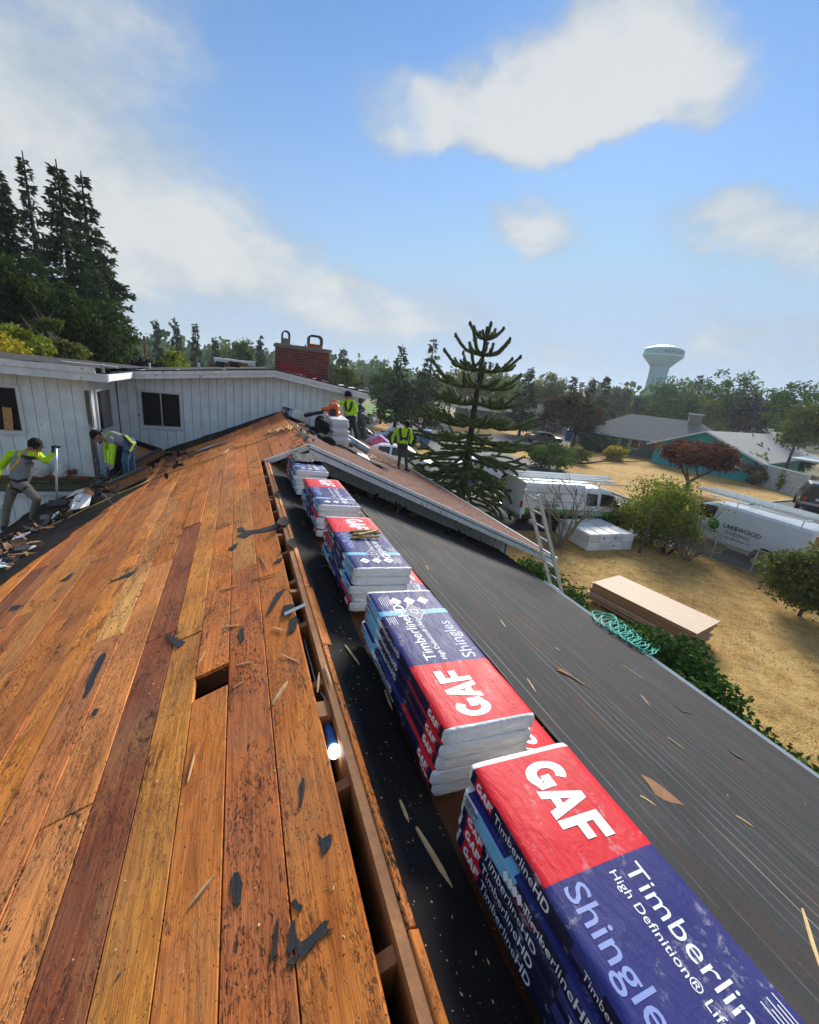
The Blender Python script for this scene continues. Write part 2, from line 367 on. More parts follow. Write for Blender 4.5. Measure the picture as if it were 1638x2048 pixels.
FELT = felt_mat('grey_roof_felt', (.040, .0415, .044), True, .22, .85)
FELTB = felt_mat('black_roof_felt', (.014, .0145, .016), False, .10, .8)
FELTL = felt_mat('old_black_felt', (.022, .02, .019), False, .35, .8)
BROWN = felt_mat('stained_sheathing', (.12, .052, .02), False, .5, .8)
SCRAP = M('felt_scrap', (.035, .037, .040), .75, .2, 20, .3, 120)
SPLINT = M('fresh_split_wood', (.62, .42, .20), .6, .25, 30, .3, 90)
OLDWOOD = M('old_brown_wood', (.22, .10, .04), .65, .4, 14, .5, 60)
RAFT = M('rafter_wood', (.34, .145, .05), .6, .35, 12, .4, 50)
DARKIN = M('attic_dark_brown', (.03, .022, .018), .9, .3, 6)  # even near-black brown for attic floor and rear wall
WHITEP = M('white_paint', (.62, .66, .68), .55, .10, 6, .2, 90)
METAL = M('galvanised_metal', (.55, .58, .60), .4, .12, 10, .1, 50, metal=.5)
ALU = M('aluminium', (.58, .60, .62), .42, .1, 14, .1, 60, metal=.35)
BLACKP = M('black_plastic', (.02, .02, .022), .45, .2, 12)
DARKG = NT('window_glass').fin((.012, .014, .016), .06, 0, .7)
def peel_mat(name, base, under, amt=.5, vert=True):
    t = NT(name); P = t.co('Object', (1, 1, .3 if vert else 1)); a = t.noise(P, 14, 6, .7); b = t.noise(t.co(), 3, 4)
    msk = t.m('MULTIPLY', t.ramp(t.m('ADD', a, t.m('MULTIPLY', b, .5)), [(.86-amt*.2, 0), (.90-amt*.2, 1)]), .9)
    c = t.mix(1, t.ramp(b, [(.3, mul(base, .86)), (.7, mul(base, 1.06))]), t.ramp(t.noise(t.co('Object', (1, 1, .15)), 9, 5), [(.3, (.86, .87, .87)), (.6, (1, 1, 1))]), 'MULTIPLY')
    t.bump(t.m('MULTIPLY', msk, -1), .4, .004)
    return t.fin(t.mix(msk, c, under), .62, 0, .35)
SIDING = peel_mat('pale_grey_siding', (.76, .83, .86), (.33, .33, .31), -.35)
TRIM = peel_mat('weathered_white_trim', (.76, .80, .81), (.3, .27, .23), -.05, False)
GABLE = peel_mat('peeling_gable_paint', (.56, .63, .66), (.2, .22, .23), .1)

# ---------------------------------------------------------------- the house being re-roofed
YR, YW, YF = 6.8, 8.0, 12.0       # rake of the far roof, its end wall, wall of the upper storey
YN = -2.2                         # behind the camera
house = thing('stripped_house', 'low house with its roof torn open, orange board deck left, dark felt right', 'house', (0, 3, GZ))
# rows of deck boards on the left slope (x of the row edges measured down the slope)
edges = [-.073, -.267, -.460, -.632, -.800, -.984]
while edges[-1] > -4.1: edges.append(edges[-1]-rnd.choice([.178, .186, .192, .17]))
TON = dict(o=(.70, .225, .040), b=(.54, .165, .038), y=(.78, .305, .052), r=(.34, .092, .036), t=(.68, .25, .068), l=(.85, .42, .12), p=(.52, .165, .058))
rowtone = ['o', 'b', 'o', 'y', 'r', 't', 't', 'o', 'b', 'o', 't']
fixed = {0: [1.93, 3.9, 6.1], 1: [3.25, 5.6], 2: [1.96, 2.14, 4.42, 7.2], 3: [2.6, 5.3], 4: [2.75, 4.9], 5: [1.62, 4.1], 6: [3.05, 4.25, 6.6]}
def plank(x0, x1, y0, y1, tone, k):
    w = abs(x1-x0)/math.cos(TH)-.0035-rnd.random()*.003; xm = (x0+x1)/2; ym = (y0+y1)/2
    th = .022; mb = MB(); mb.box((0, 0, -th/2), (w, y1-y0-.003, th), None, 0, .0022)
    o = mb.build('deck_board', PLANK, house, (0, 0, 0), local=True)
    up = rnd.gauss(0, .0012)
    o.location = Vector((xm, ym, zL(xm)+up)) - wloc(house)
    o.rotation_euler = (rnd.gauss(0, .0007), -TH+rnd.gauss(0, .004), 0)
    v = rnd.uniform(.86, 1.26); c = TON[tone]; o.color = (c[0]*v, c[1]*v*rnd.uniform(.92, 1.08), c[2]*v, 1)
    return o
for i in range(len(edges)-1):
    xr, xl = edges[i], edges[i+1]
    ys = [YN]
    if i in fixed: ys += fixed[i]
    else:
        y = rnd.uniform(-.5, 2.6)
        while y < 11.3: ys.append(y); y += rnd.choice([1.2, 2.2, 2.9, 3.6, 4.3])+rnd.uniform(-.3, .3)
    yend = YF
    ys = [y for y in ys if y < yend-.3] + [yend]
    for j in range(len(ys)-1):
        a, b = ys[j], ys[j+1]
        if i == 2 and abs(a-1.96) < .01: continue       # the missing piece: an open hole
        tone = rowtone[i] if (i < len(rowtone) and a < 2.9) else rnd.choice('oobtttyrbp')
        if i == 6 and abs(a-3.05) < .01: tone = 'l'
        if i == 7 and j == 0: tone = 'o'
        if a > 5 and tone in 'ly': tone = 't'
        plank(xl, xr, a, b, tone, i)
# boards that carry the left slope on to the far ridge
xs = [-.07, .12, .31, .50, XF-.01]
for i in range(4):
    ys = [YR+.06, YR+1.4+i*.7, YR+3.3+(i % 2)*.5, YF]
    for j in range(3): plank(xs[i], xs[i+1], ys[j], ys[j+1], rnd.choice('btbp'), 30+i)
# rafters under the deck and the ridge: seen through the gap
rb = MB(); rb.box2((-.014, YN, -.24), (.019, YR+.03, -.004)); rb.build('ridge_board', RAFT, house)
for j in range(16):
    y = .04 + j*.545 + (.02 if j % 2 else 0)
    if y > YR: break
    mb = MB(); P = [(-4.1, zL(-4.1)-.19), (-.016, -.185), (-.016, -.028-.016), (-4.1, zL(-4.1)-.026)]
    mb.prism([(p[0], y-.02, p[1]) for p in P], (0, .04, 0)); mb.build('rafter', RAFT, house)
    mb = MB(); mb.box2((-.0165, y-.22+rnd.uniform(-.03, .03), -.12), (-.075, y-.18+rnd.uniform(-.03, .03), -.03))
    if j % 2: mb.build('blocking', RAFT, house)
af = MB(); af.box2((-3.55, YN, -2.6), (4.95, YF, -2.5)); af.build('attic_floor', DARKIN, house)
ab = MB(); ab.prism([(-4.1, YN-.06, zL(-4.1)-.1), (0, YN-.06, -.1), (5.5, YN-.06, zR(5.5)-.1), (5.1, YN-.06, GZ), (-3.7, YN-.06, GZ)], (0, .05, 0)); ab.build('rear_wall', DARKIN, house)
# right slope: stained sheathing, then felt
def slope_sheet(name, mat, x0, x1, y0, y1, lift, nu, nv, zf, rough=.004, edge=.02, seed=0):
    mb = MB()
    def fn(u, v):
        x = x0+(x1-x0)*u; y = y0+(y1-y0)*v
        if u in (0, 1): x += edge*fbm(y*2.1, seed+u*9)
        if v == 1: y += edge*2*fbm(x*2, seed+3)
        return (x, y, zf(x)+lift+rough*(.5+fbm(x*2.2, y*1.3, seed)))
    mb.grid(nu, nv, fn); return mb.build(name, mat, house, smooth=True)
rs = MB(); rs.box(((.021+5.66)/2, (YN+YW)/2, zR((.021+5.66)/2)-.012), ((5.66-.021)/math.cos(TH), YW-YN, .02), RR); rs.build('sheathing', BROWN, house)
# first board edge on the right of the ridge, split along its length
for (a, b, x1) in ((YN, .62, .052), (.62, 1.93, .048), (1.93, 2.6, .075), (2.6, 4.4, .055), (4.4, YR, .05)):
    mb = MB(); mb.box(((.0215+x1)/2, (a+b)/2, zR((.0215+x1)/2)+.004), ((x1-.0215)/math.cos(TH), b-a-.004, .022), RR, 0, .003)
    o = mb.build('ridge_edge_board', PLANK, house, ((.035), (a+b)/2, 0)); c = TON['o']; o.color = (*c, 1)
slope_sheet('ridge_felt', FELTB, .054, .295, YN, 6.5, .006, 10, 120, zR, .006, .012, 4)
for i_, (xa, xb) in enumerate(((1.40, 2.0), (1.95, 2.78), (2.72, 3.74), (3.68, 4.70), (4.64, 5.655))): slope_sheet('felt_course', FELT, xa, xb, YN, YW-.02, .006+(4-i_)*.0022, 22, 110, zR, .007, .008, 8+i_*.01)
slope_sheet('felt_strip', FELTB, .28, .62, 4.3, 6.6, .0085, 6, 40, zR, .008, .04, 12)
slope_sheet('felt_strip', FELTB, .62, 1.25, 4.6, 7.7, .012, 8, 40, zR, .008, .06, 13)
# torn felt below the board deck on the left, along the eave and the wall
def torn(name, mat, pts, lift, seed, zf=zL, n=26, cr=.012):
    """irregular sheet: a polygon fan subdivided and crumpled"""
    bm = bmesh.new(); vs = []
    for i in range(len(pts)):
        a, b = Vector((*pts[i], 0)), Vector((*pts[(i+1) % len(pts)], 0)); k = max(2, int((b-a).length/.12))
        for j in range(k):
            p = a.lerp(b, j/k); q = .05*fbm(p.x*4, p.y*4, seed); vs.append(bm.verts.new((p.x+q, p.y+.05*fbm(p.x*4, p.y*4, seed+5), 0)))
    f = bm.faces.new(vs); bmesh.ops.triangulate(bm, faces=[f])
    for _ in range(2):
        es = [e for e in bm.edges if e.calc_length() > .22]
        if es: bmesh.ops.subdivide_edges(bm, edges=es, cuts=1); bmesh.ops.triangulate(bm, faces=bm.faces[:])
    mb = MB(); bm.verts.index_update(); bm.verts.ensure_lookup_table()
    for v in bm.verts: v.co.z = zf(v.co.x)+lift+cr*(.6+fbm(v.co.x*3, v.co.y*3, seed))
    bm.normal_update()
    mb.add([v.co.copy() for v in bm.verts], [tuple(v.index for v in (f.verts if f.normal.z > 0 else reversed(f.verts))) for f in bm.faces]); bm.free()
    return mb.build(name, mat, house)
torn('torn_felt', FELTL, [(-4.12, 5.0), (-2.90, 5.1), (-2.64, 6.05), (-2.45, 6.9), (-2.2, 7.75), (-1.9, 8.3), (-2.05, 9.0), (-2.0, 10.2), (-2.2, 11.95), (-3.05, 11.9), (-3.05, 9.95), (-4.12, 9.85)], .004, 21)
torn('torn_felt', FELTL, [(-2.1, 10.7), (-1.6, 10.9), (-.9, 10.95), (-.1, 11.3), (.5, 11.75), (.64, 11.98), (-2.15, 11.98)], .009, 23)
# eave of the left slope
ev = MB(); ev.box2((-4.16, YN, zL(-4.13)-.2), (-4.125, YF-2.1, zL(-4.13)+.004)); ev.build('fascia', TRIM, house)
lw = MB(); lw.box2((-3.75, YN, GZ), (-3.6, YF-2.1, zL(-3.75)-.06)); lw.build('wall', SIDING, house)
# eave and gutter of the right slope
gz = zR(5.7)
fa = MB(); fa.box2((5.60, YN, gz-.20), (5.635, YW, gz-.035)); fa.build('fascia', TRIM, house)
gu = MB(); pr = [(5.645, gz+.02), (5.66, gz+.03), (5.668, gz+.008), (5.655, gz-.10), (5.73, gz-.10), (5.755, gz-.02), (5.77, gz+.005), (5.765, gz-.03), (5.738, gz-.115), (5.645, gz-.115)]
gu.prism([(x, YN, z) for x, z in pr], (0, YR-.5-YN, 0)); gu.build('gutter', WHITEP, house)
rw = MB(); rw.box2((5.0, YN, GZ), (5.15, YW, zR(5.1)-.1)); rw.build('wall', SIDING, house)

# ---- the far roof section: end wall, rakes, brown shingles
XE = 6.43
gw = MB(); gw.prism([(XF-.5, YW, zRF(XF)-.35), (XF, YW, ZF-.09), (XE-.5, YW, zRF(XE-.5)-.09), (XE-.5, YW, GZ), (5.2, YW, GZ), (0.15, YW, zR(.15)-.3)], (0, .1, 0)); gw.build('gable_wall', GABLE, house)
sf = MB(); sf.hexa([(XF, YR+.02, ZF-.10), (XE, YR+.02, zRF(XE)-.10), (XE, YW, zRF(XE)-.10), (XF, YW, ZF-.10), (XF, YR+.02, ZF-.07), (XE, YR+.02, zRF(XE)-.07), (XE, YW, zRF(XE)-.07), (XF, YW, ZF-.07)]); sf.build('soffit', TRIM, house)
def rake(x0, z0, x1, z1, y, names=('rake_board', 'drip_board'), prof=((0, -.045, -.19, .03), (-.03, .0, -.065, .03))):
    for k, (dy, t, b, th) in enumerate(prof):
        mb = MB(); mb.prism([(x0, y+dy, z0+t), (x1, y+dy, z1+t), (x1, y+dy, z1+b), (x0, y+dy, z0+b)], (0, th-.001, 0)); mb.build(names[k], TRIM, house)
rake(XF, ZF+.02, XE+.02, zRF(XE+.02)+.02, YR)
rake(-.02, zL(-.02)+.025, XF-.002, ZF+.02, YR, prof=((0, -.035, -.10, .03), (-.03, .0, -.045, .03)))
SH = NT('brown_shingles')
_p = SH.co('Object', (1, 1, 1)); _s = SH.co('Object', (1/.14, 1/.3, 1))
_b = SH.n('ShaderNodeTexBrick'); SH.set(_b.inputs['Vector'], SH.co('Object', (1, 1, 1), None)); _b.inputs['Scale'].default_value = 1
_c = SH.ramp(SH.noise(SH.co('Object', (2.2, 7, 1)), 1.6, 4, .7), [(.3, (.075, .028, .019)), (.5, (.14, .055, .036)), (.72, (.23, .11, .075))])
_c = SH.mix(1, _c, SH.ramp(SH.noise(_p, 160, 3), [(.3, (.6,)*3), (.7, (1.4,)*3)]), 'MULTIPLY')
_c = SH.mix(SH.m('MULTIPLY', SH.ramp(SH.noise(_p, .9, 5), [(.5, 0), (.7, 1)]), .6), _c, (.07, .05, .045))
SH.bump(SH.noise(_p, 120, 3), .6, .004); SHING = SH.fin(_c, .9, 0, .2)
mb = MB(); n = 44; LS = (XE+.03-XF)/n
for i in range(n):     # each course steps over the one below
    xa = XF+i*LS; xb = xa+LS+.012
    ys = [YR-.03]; 
    while ys[-1] < 19.6: ys.append(ys[-1]+rnd.uniform(.22, .36))
    for j in range(len(ys)-1):
        t = rnd.uniform(.007, .014); d = rnd.uniform(-.006, .006)
        mb.add([(xa, ys[j], zRF(xa)+.002), (xb+d, ys[j], zRF(xb)+t), (xb+d, ys[j+1]-.006, zRF(xb)+t), (xa, ys[j+1]-.006, zRF(xa)+.002), (xb+d, ys[j], zRF(xb)-.004), (xb+d, ys[j+1]-.006, zRF(xb)-.004)], [(0, 1, 2, 3), (1, 4, 5, 2)])
tag(mb.build('shingle_courses', SHING, house), kind='stuff')
dk = MB(); dk.hexa([(XF, YR, ZF-.068), (XE, YR, zRF(XE)-.068), (XE, 19.8, zRF(XE)-.068), (XF, 19.8, ZF-.068), (XF, YR, ZF), (XE, YR, zRF(XE)), (XE, 19.8, zRF(XE)), (XF, 19.8, ZF)]); dk.build('far_sheathing', BROWN, house)
eb = MB(); eb.box2((XE+.035, YR-.02, zRF(XE)-.16), (XE+.06, 19.8, zRF(XE)+.012)); eb.build('eave_trim', TRIM, house)
fw = MB(); fw.box2((XE-.55, YW, GZ), (XE-.45, 19.5, zRF(XE-.5)-.08)); fw.build('wall', SIDING, house)
bw = MB(); bw.prism([(XF, 19.6, ZF-.1), (XE-.5, 19.6, zRF(XE-.5)-.1), (XE-.5, 19.6, GZ), (XF, 19.6, GZ)], (0, .1, 0)); bw.build('wall', SIDING, house)

# ---------------------------------------------------------------- upper storey behind, with its wing and chimney
up = house
ROOFB = M('torn_black_roofing', (.03, .029, .028), .9, .4, 9, .6, 40, .01)
GLASS_IN = M('dark_room', (.012, .012, .013), .8, .3, 3)
SILV = M('window_aluminium', (.42, .44, .45), .4, .1, 10, metal=.6)
CURT = M('curtain', (.36, .35, .31), .8, .15, 10)
OSB = M('osb_board', (.46, .26, .10), .7, .45, 26, .4, 60)
def siding_boards(x0, x1, y, zb, zt, name='siding_board', axis='x', sgn=-1, pitch=.20, parent=None, holes=()):
    """vertical grooved boards, each its own piece; zb/zt functions of the running coordinate; holes cut boards"""
    n = max(1, round((x1-x0)/pitch)); p = (x1-x0)/n
    for i in range(n):
        a0, b0 = x0+i*p+.004, x0+(i+1)*p-.004; cuts = sorted({a0, b0}.union(*[{min(max(h[0], a0), b0), min(max(h[1], a0), b0)} for h in holes]))
        for a, b in zip(cuts[:-1], cuts[1:]):
            if b-a < .004: continue
            inside = [h for h in holes if (a+b)/2 > h[0] and (a+b)/2 < h[1]]
            for lo, hi in ([(None, inside[0][2]), (inside[0][3], None)] if inside else [(None, None)]):
                la, lb = (zb(a), zb(b)) if lo is None else (lo, lo)
                ta, tb = (zt(a), zt(b)) if hi is None else (hi, hi)
                if min(ta-la, tb-lb) < .02: continue
                mb = MB(); q = [(a, la), (b, lb), (b, tb), (a, ta)]
                if axis == 'x': mb.prism([(u, y, w) for u, w in q], (0, .016*sgn, 0))
                else: mb.prism([(y, u, w) for u, w in q], (.016*sgn, 0, 0))
                mb.build(name, SIDING, parent)
def window(x0, x1, z0, z1, y, split=True, axis='x', sgn=-1, fw=.05, curtain=False):
    """aluminium slider: frame, panes, recess; sgn = side that faces out"""
    def P(u, d, w): return (u, y+sgn*d, w) if axis == 'x' else (y+sgn*d, u, w)
    def bx(mb, u0, u1, d0, d1, w0, w1): mb.box2(P(u0, d0, w0), P(u1, d1, w1))
    fr = MB()
    for (a, b, c, d) in ((x0-fw, x1+fw, z1, z1+fw), (x0-fw, x1+fw, z0-fw-.01, z0), (x0-fw, x0, z0, z1), (x1, x1+fw, z0, z1)): bx(fr, a, b, .0, .035, c, d)
    win = fr.build('window', WHITEP, up)
    s = MB(); g = .018
    for (a, b, c, d) in ((x0, x1, z1-g, z1), (x0, x1, z0, z0+g), (x0, x0+g, z0+g, z1-g), (x1-g, x1, z0+g, z1-g)): bx(s, a, b, -.03, .02, c, d)
    xm = (x0+x1)/2
    if split: bx(s, xm-.012, xm+.012, -.03, .022, z0+g, z1-g)
    s.build('frame', SILV, win)
    for k, (a, b) in enumerate(((x0+g, xm-.012), (xm+.012, x1-g)) if split else ((x0+g, x1-g),)):
        p = MB(); bx(p, a, b, -.026, -.02, z0+g, z1-g); p.build('pane', DARKG, win)
    if curtain:
        c = MB(); nn = 18
        for i in range(nn):
            u = xm-.06+(x1-xm-.02)*(i/nn)*1.25
            if u > x1-.03: break
            bx(c, u, u+.012, -.018, -.012-.004*(i % 2), z0+g, z1-g)
        c.build('curtain', CURT, win)
    return win
XI, YG = -3.06, 9.9         # inner corner, wing face
# far wall: gable profile
def ztop(x): return 1.27-.137*(.49-x) if x < .49 else 1.27-.135*(x-.49)
ztopf = lambda x: (1.27-.118*(.49-x)) if x < .49 else 1.27-.140*(x-.49)
def zbf(x): return zL(x)-.05 if x > -2.2 else zL(-2.2)-.05+.30*(-2.2-x)
H2 = (-2.58, -1.74, -.31, .52)
cw = MB(); cw.prism([(XI, YF+.03, -1.7), (2.85, YF+.03, -1.0), (2.85, YF+.03, ztopf(2.85)), (.49, YF+.03, 1.27), (XI, YF+.03, ztopf(XI))], (0, .08, 0)); cw.build('upper_wall', GLASS_IN, up)
siding_boards(XI+.005, 2.85, YF+.029, lambda x: zbf(x) if x < XF else zRF(x)-.05, ztopf, parent=up, holes=[(H2[0]-.03, H2[1]+.03, H2[2]-.03, H2[3]+.03)])
window(H2[0], H2[1], H2[2], H2[3], YF+.012)
rb_ = MB(); rb_.tube([onY(278, 738+92, YF-.02), onY(278, 738+92, YF-.02)+Vector((0, -.02, 0))], [.02, .02], 8); rb_.build('wall_hole', BLACKP, up)
# return wall of the wing (faces right)
H3 = (10.35, 11.35, -.25, .56)
cw = MB(); cw.box2((XI-.12, YG+.02, -1.7), (XI-.03, YF+.03, .86)); cw.build('return_wall', GLASS_IN, up)
siding_boards(YG+.1, YF+.005, XI-.029, lambda y: -1.6, lambda y: .85, axis='y', sgn=1, parent=up, holes=[(H3[0]-.03, H3[1]+.03, H3[2]-.03, H3[3]+.03)])
window(H3[0], H3[1], H3[2], H3[3], XI-.012, axis='y', sgn=1, curtain=True)
# face of the wing
H1 = (-5.3, -4.14, -.24, .56)
cw = MB(); cw.box2((-9, YG+.03, GZ), (XI-.13, YG+.13, .86)); cw.build('wing_wall', GLASS_IN, up)
siding_boards(-7.5, XI-.06, YG+.029, lambda x: -1.10, lambda x: .85, parent=up, holes=[(H1[0]-.03, H1[1]+.03, H1[2]-.03, H1[3]+.03)])
window(H1[0], H1[1], H1[2], H1[3], YG+.012, split=False)
bd = MB(); bd.box((-4.33, YG+.0, -.02), (.13, .02, .42), RY(.06)); bd.build('leaning_board', OSB, up)
ct = MB(); ct.box2((XI-.055, YG-.022, -1.22), (XI+.02, YG+.09, .60)); ct.build('corner_board', peel_mat('flaking_corner', (.55, .58, .6), (.07, .055, .05), 1.15), up)
ct = MB(); ct.box2((XI-.055, YG-.02, .605), (XI+.018, YG+.09, .85)); ct.build('corner_board', TRIM, up)
# below the wing siding: weathered block band, ledge, lower wall with a window
BLK = M('mossy_block', (.115, .115, .075), .85, .3, 9, .5, 40)
for r in range(2):
    for i in range(16):
        mb = MB(); x = -8+i*.32+(.16 if r else 0); mb.box2((x, YG-.02+.004*rnd.random(), -1.24-r*.145), (x+.312, YG+.03, -1.105-r*.145)); mb.build('wall_block', BLK, up)
lg = MB(); lg.box2((-9, YG-.09, -1.125), (XI-.15, YG-.02, -1.085)); lg.build('ledge', OLDWOOD, up)
lg = MB(); lg.box2((-9, YG-.06, -1.475), (-3.15, YG+.03, -1.41)); lg.build('head_trim', WHITEP, up)
siding_boards(-8.5, -3.2, YG+.031, lambda x: GZ, lambda x: -1.48, parent=up, pitch=.26, holes=[(-5.6, -4.55, -2.9, -1.75)])
PALEG = M('pale_green_pane', (.30, .40, .33), .35, .1, 2)
fr = MB()
for a, b, c, d in ((-5.6, -4.5, -1.76, -1.68), (-5.68, -5.6, -2.9, -1.68), (-4.58, -4.5, -2.9, -1.76)): fr.box2((a, YG-.01, c), (b, YG+.05, d))
wn_ = fr.build('window', WHITEP, up); pp = MB(); pp.box2((-5.6, YG+.02, -2.9), (-4.58, YG+.035, -1.76)); pp.build('pane', PALEG, wn_)
# roofs of the upper storey: fascia, edge, torn black roofing
def band(name, mat, a, b, y0, y1, t, bt): 
    mb = MB(); mb.prism([(a[0], y0, a[1]+t), (b[0], y0, b[1]+t), (b[0], y0, b[1]+bt), (a[0], y0, a[1]+bt)], (0, y1-y0, 0)); return mb.build(name, mat, up)
PK = (.49, 1.30); LFT = (-3.06, 1.30-.118*3.55); RGT = (3.0, 1.30-.140*2.51)
yo = YF-.38
for a, b in ((LFT, PK), (PK, RGT)):
    a2 = (a[0]+.001, a[1]); b2 = (b[0]-.001, b[1])
    band('fascia', TRIM, a2, b2, yo, yo+.03, .0, -.125); band('edge_trim', TRIM, a2, b2, yo-.025, yo, .045, -.03)
    band('upper_soffit', WHITEP, a2, b2, yo+.03, YF+.05, -.06, -.09)
    band('upper_deck', ROOFB, a2, b2, yo-.03, YF+6, .072, .046)
WL, WR = (-9, .955), (-2.62, .955)
band('fascia', TRIM, WL, WR, YG-.40, YG-.37, .0, -.14); band('edge_trim', TRIM, WL, (-2.80, .955), YG-.43, YG-.40, .10, .0)
mb = MB(); mb.box2((-9, YG-.37, .86), (-2.63, YG+.05, .89)); mb.build('upper_soffit', WHITEP, up)
mb = MB(); mb.box2((XI, YG+.05, .86), (-2.63, YF-.37, .89)); mb.build('upper_soffit', WHITEP, up)
mb = MB(); mb.box2((-2.64, YG-.36, .83), (-2.61, yo-.01, .955)); mb.build('fascia', TRIM, up)
mb = MB(); mb.grid(40, 20, lambda u, v: (-9+6.3*u, YG-.42+6*v, 1.058+.02*fbm(u*20, v*9)-.06*v)); mb.build('wing_roof', ROOFB, up)
# ragged roofing along the edges
for k in range(46):
    x = rnd.uniform(-8, 2.9); f = x > LFT[0]+.1
    z = (ztopf(x)+.095) if f else 1.06; y = (yo if f else YG-.40)
    mb = MB(); w = rnd.uniform(.05, .22); h = rnd.uniform(.01, .035); q = [Vector((x, y+rnd.uniform(-.03, .1), z+rnd.uniform(-.01, .02))) for _ in range(4)]
    q = [Vector((x, y-.02, z)), Vector((x+w, y-.02, z+rnd.uniform(-.01, .02))), Vector((x+w*.9, y+.15, z+h)), Vector((x+.02, y+.15, z+h*rnd.random()))]
    mb.prism(q, (0, 0, .006)); mb.build('roofing_tatter', SCRAP if rnd.random() < .6 else TRIM, up)
for px, py, w, h, mt in ((205, 735, .07, .06, WHITEP), (299, 729, .05, .04, WHITEP), (398, 729, .05, .04, WHITEP), (180, 728, .9, .012, TRIM)):
    p = onY(px, py, YF+.4 if px > 240 else YG+.6); mb = MB()
    mb.lathe([(w*.5, -.1), (w*.5, h*.4), (w*.35, h*.5), (w*.6, h*.6), (w*.5, h)], 10, p) if w < .2 else mb.box(p, (w, .12, h), RZ(.1))
    mb.build('roof_vent' if w < .2 else 'loose_trim', mt, up)
# small cricket roof in the corner, of sheathing board
ck = MB(); A, B, Cc = Vector((-2.2, YF-.02, zL(-2.2)+.02)), Vector((XI+.02, YF-.02, -.60)), Vector((XI+.02, 10.7, zL(XI)+.05))
ck.prism([A, B, Cc], (0, 0, -.02)); ck.build('cricket_sheathing', OSB, up)
mb = MB(); mb.prism([A+Vector((0, 0, .02)), B+Vector((0, 0, .02)), B+Vector((.0, -.16, -.03)), A+Vector((.03, -.22, -.04))], (0, 0, .008)); mb.build('wall_felt', FELTB, up)
mb = MB(); mb.prism([B+Vector((0, -.1, .01)), Cc+Vector((0, .0, .03)), Cc+Vector((.28, .0, -.05)), B+Vector((.2, -.4, -.12))], (0, 0, .01)); mb.build('wall_felt', FELTB, up)

# chimney: single bricks round a mortar core, concrete cap, two flues
BRICK = M('red_brick', (.19, .055, .038), .85, .35, 10, .5, 60, .004, objvar=.35)
REDP = M('red_flashing', (.36, .022, .03), .45, .15, 6)
MORT = M('grey_mortar', (.33, .29, .25), .9, .2, 20, .4, 60)
CONC = M('concrete_cap', (.23, .20, .165), .9, .25, 12, .5, 50)
CLAY = M('clay_flue', (.42, .10, .035), .7, .2, 12)
p0, p1 = onY(553, 718, 13.1), onY(660, 718, 13.1)
cx0, cx1, cy0, cy1 = p0.x, p1.x, 13.1, 13.72
cz0, cz1 = 1.0, onY(556, 692, 13.1).z
chim = thing('chimney', 'wide red brick chimney with two flues and red flashing on upper roof', 'chimney', ((cx0+cx1)/2, (cy0+cy1)/2, cz0))
mb = MB(); mb.box2((cx0+.008, cy0+.008, cz0), (cx1-.008, cy1-.008, cz1)); mb.build('mortar_core', MORT, chim)
bl, bh = .205, .064; ch_ = .075
nrow = int((cz1-cz0)/ch_)
bm_x = MB().box((0, 0, 0), (bl, .09, bh), None, 0).mesh('brick', BRICK)
bm_h = MB().box((0, 0, 0), (.096, .09, bh), None, 0).mesh('brick_half', BRICK)
bm_y = MB().box((0, 0, 0), (.09, bl, bh), None, 0).mesh('brick_side', BRICK)
B0 = wloc(chim)
for r in range(nrow):
    z = cz0+ch_*(r+.5); x = cx0
    first = r % 2
    while x < cx1-.03:
        L = .096 if (first or cx1-x < .2) else bl; first = 0
        if x+L > cx1+.01: break
        o = add_mesh('brick', bm_h if L < .1 else bm_x, chim, Vector((x+L/2, cy0+.042+rnd.uniform(-.003, .003), z))-B0)
        x += L+.011
    for X in (cx0+.042, cx1-.042):
        y = cy0+.1+(.1 if r % 2 else 0)
        while y < cy1-.1:
            o = add_mesh('brick', bm_y, chim, Vector((X+rnd.uniform(-.003, .003), y+bl/2, z))-B0); y += bl+.011
mb = MB(); mb.box2((cx0-.04, cy0-.04, cz1), (cx1+.04, cy1+.04, cz1+.085), 0, .015); mb.build('concrete_cap', CONC, chim)
# stepped flashing painted red
for k, (a, b, z0, z1) in enumerate(((.05, .52, .36, .20), (.5, .80, .22, .10), (.78, 1.0, .14, .06))):
    xa, xb = cx0+(cx1-cx0)*a, cx0+(cx1-cx0)*b; s = -.16*(cx1-cx0)
    zb = ztopf(xa)+.10; zc = ztopf(xb)+.10
    mb = MB(); mb.prism([(xa, cy0-.012-.003*k, zb-.03), (xb, cy0-.012-.003*k, zc-.03), (xb, cy0-.012-.003*k, zc+z1), (xa, cy0-.012-.003*k, zb+z0-.1)], (0, .006, 0)); mb.build('flashing', REDP, chim)
f1 = MB(); fx = cx0+.27; f1.box2((fx-.115, cy0+.1, cz1+.08), (fx+.115, cy0+.45, cz1+.24)); f1.build('flue', CONC, chim)
arch = [(fx-.10, cy0+.27, cz1+.24), (fx-.10, cy0+.27, cz1+.34)]+[(fx-.10*math.cos(a), cy0+.27, cz1+.34+.10*math.sin(a)) for a in np.linspace(.3, math.pi-.3, 7)]+[(fx+.10, cy0+.27, cz1+.34), (fx+.10, cy0+.27, cz1+.24)]
mb = MB()
for i in range(len(arch)-1): mb.beam(arch[i], arch[i+1], .34, .03, up=(0, 1, 0)) if False else mb.beam(arch[i], arch[i+1], .03, .30, up=(0, 1, 0))
mb.build('flue_hood', BLACKP, chim)
fx = cx1-.42; f2 = MB(); f2.box2((fx-.20, cy0+.1, cz1+.08), (fx+.20, cy0+.45, cz1+.19)); f2.build('flue', CLAY, chim)
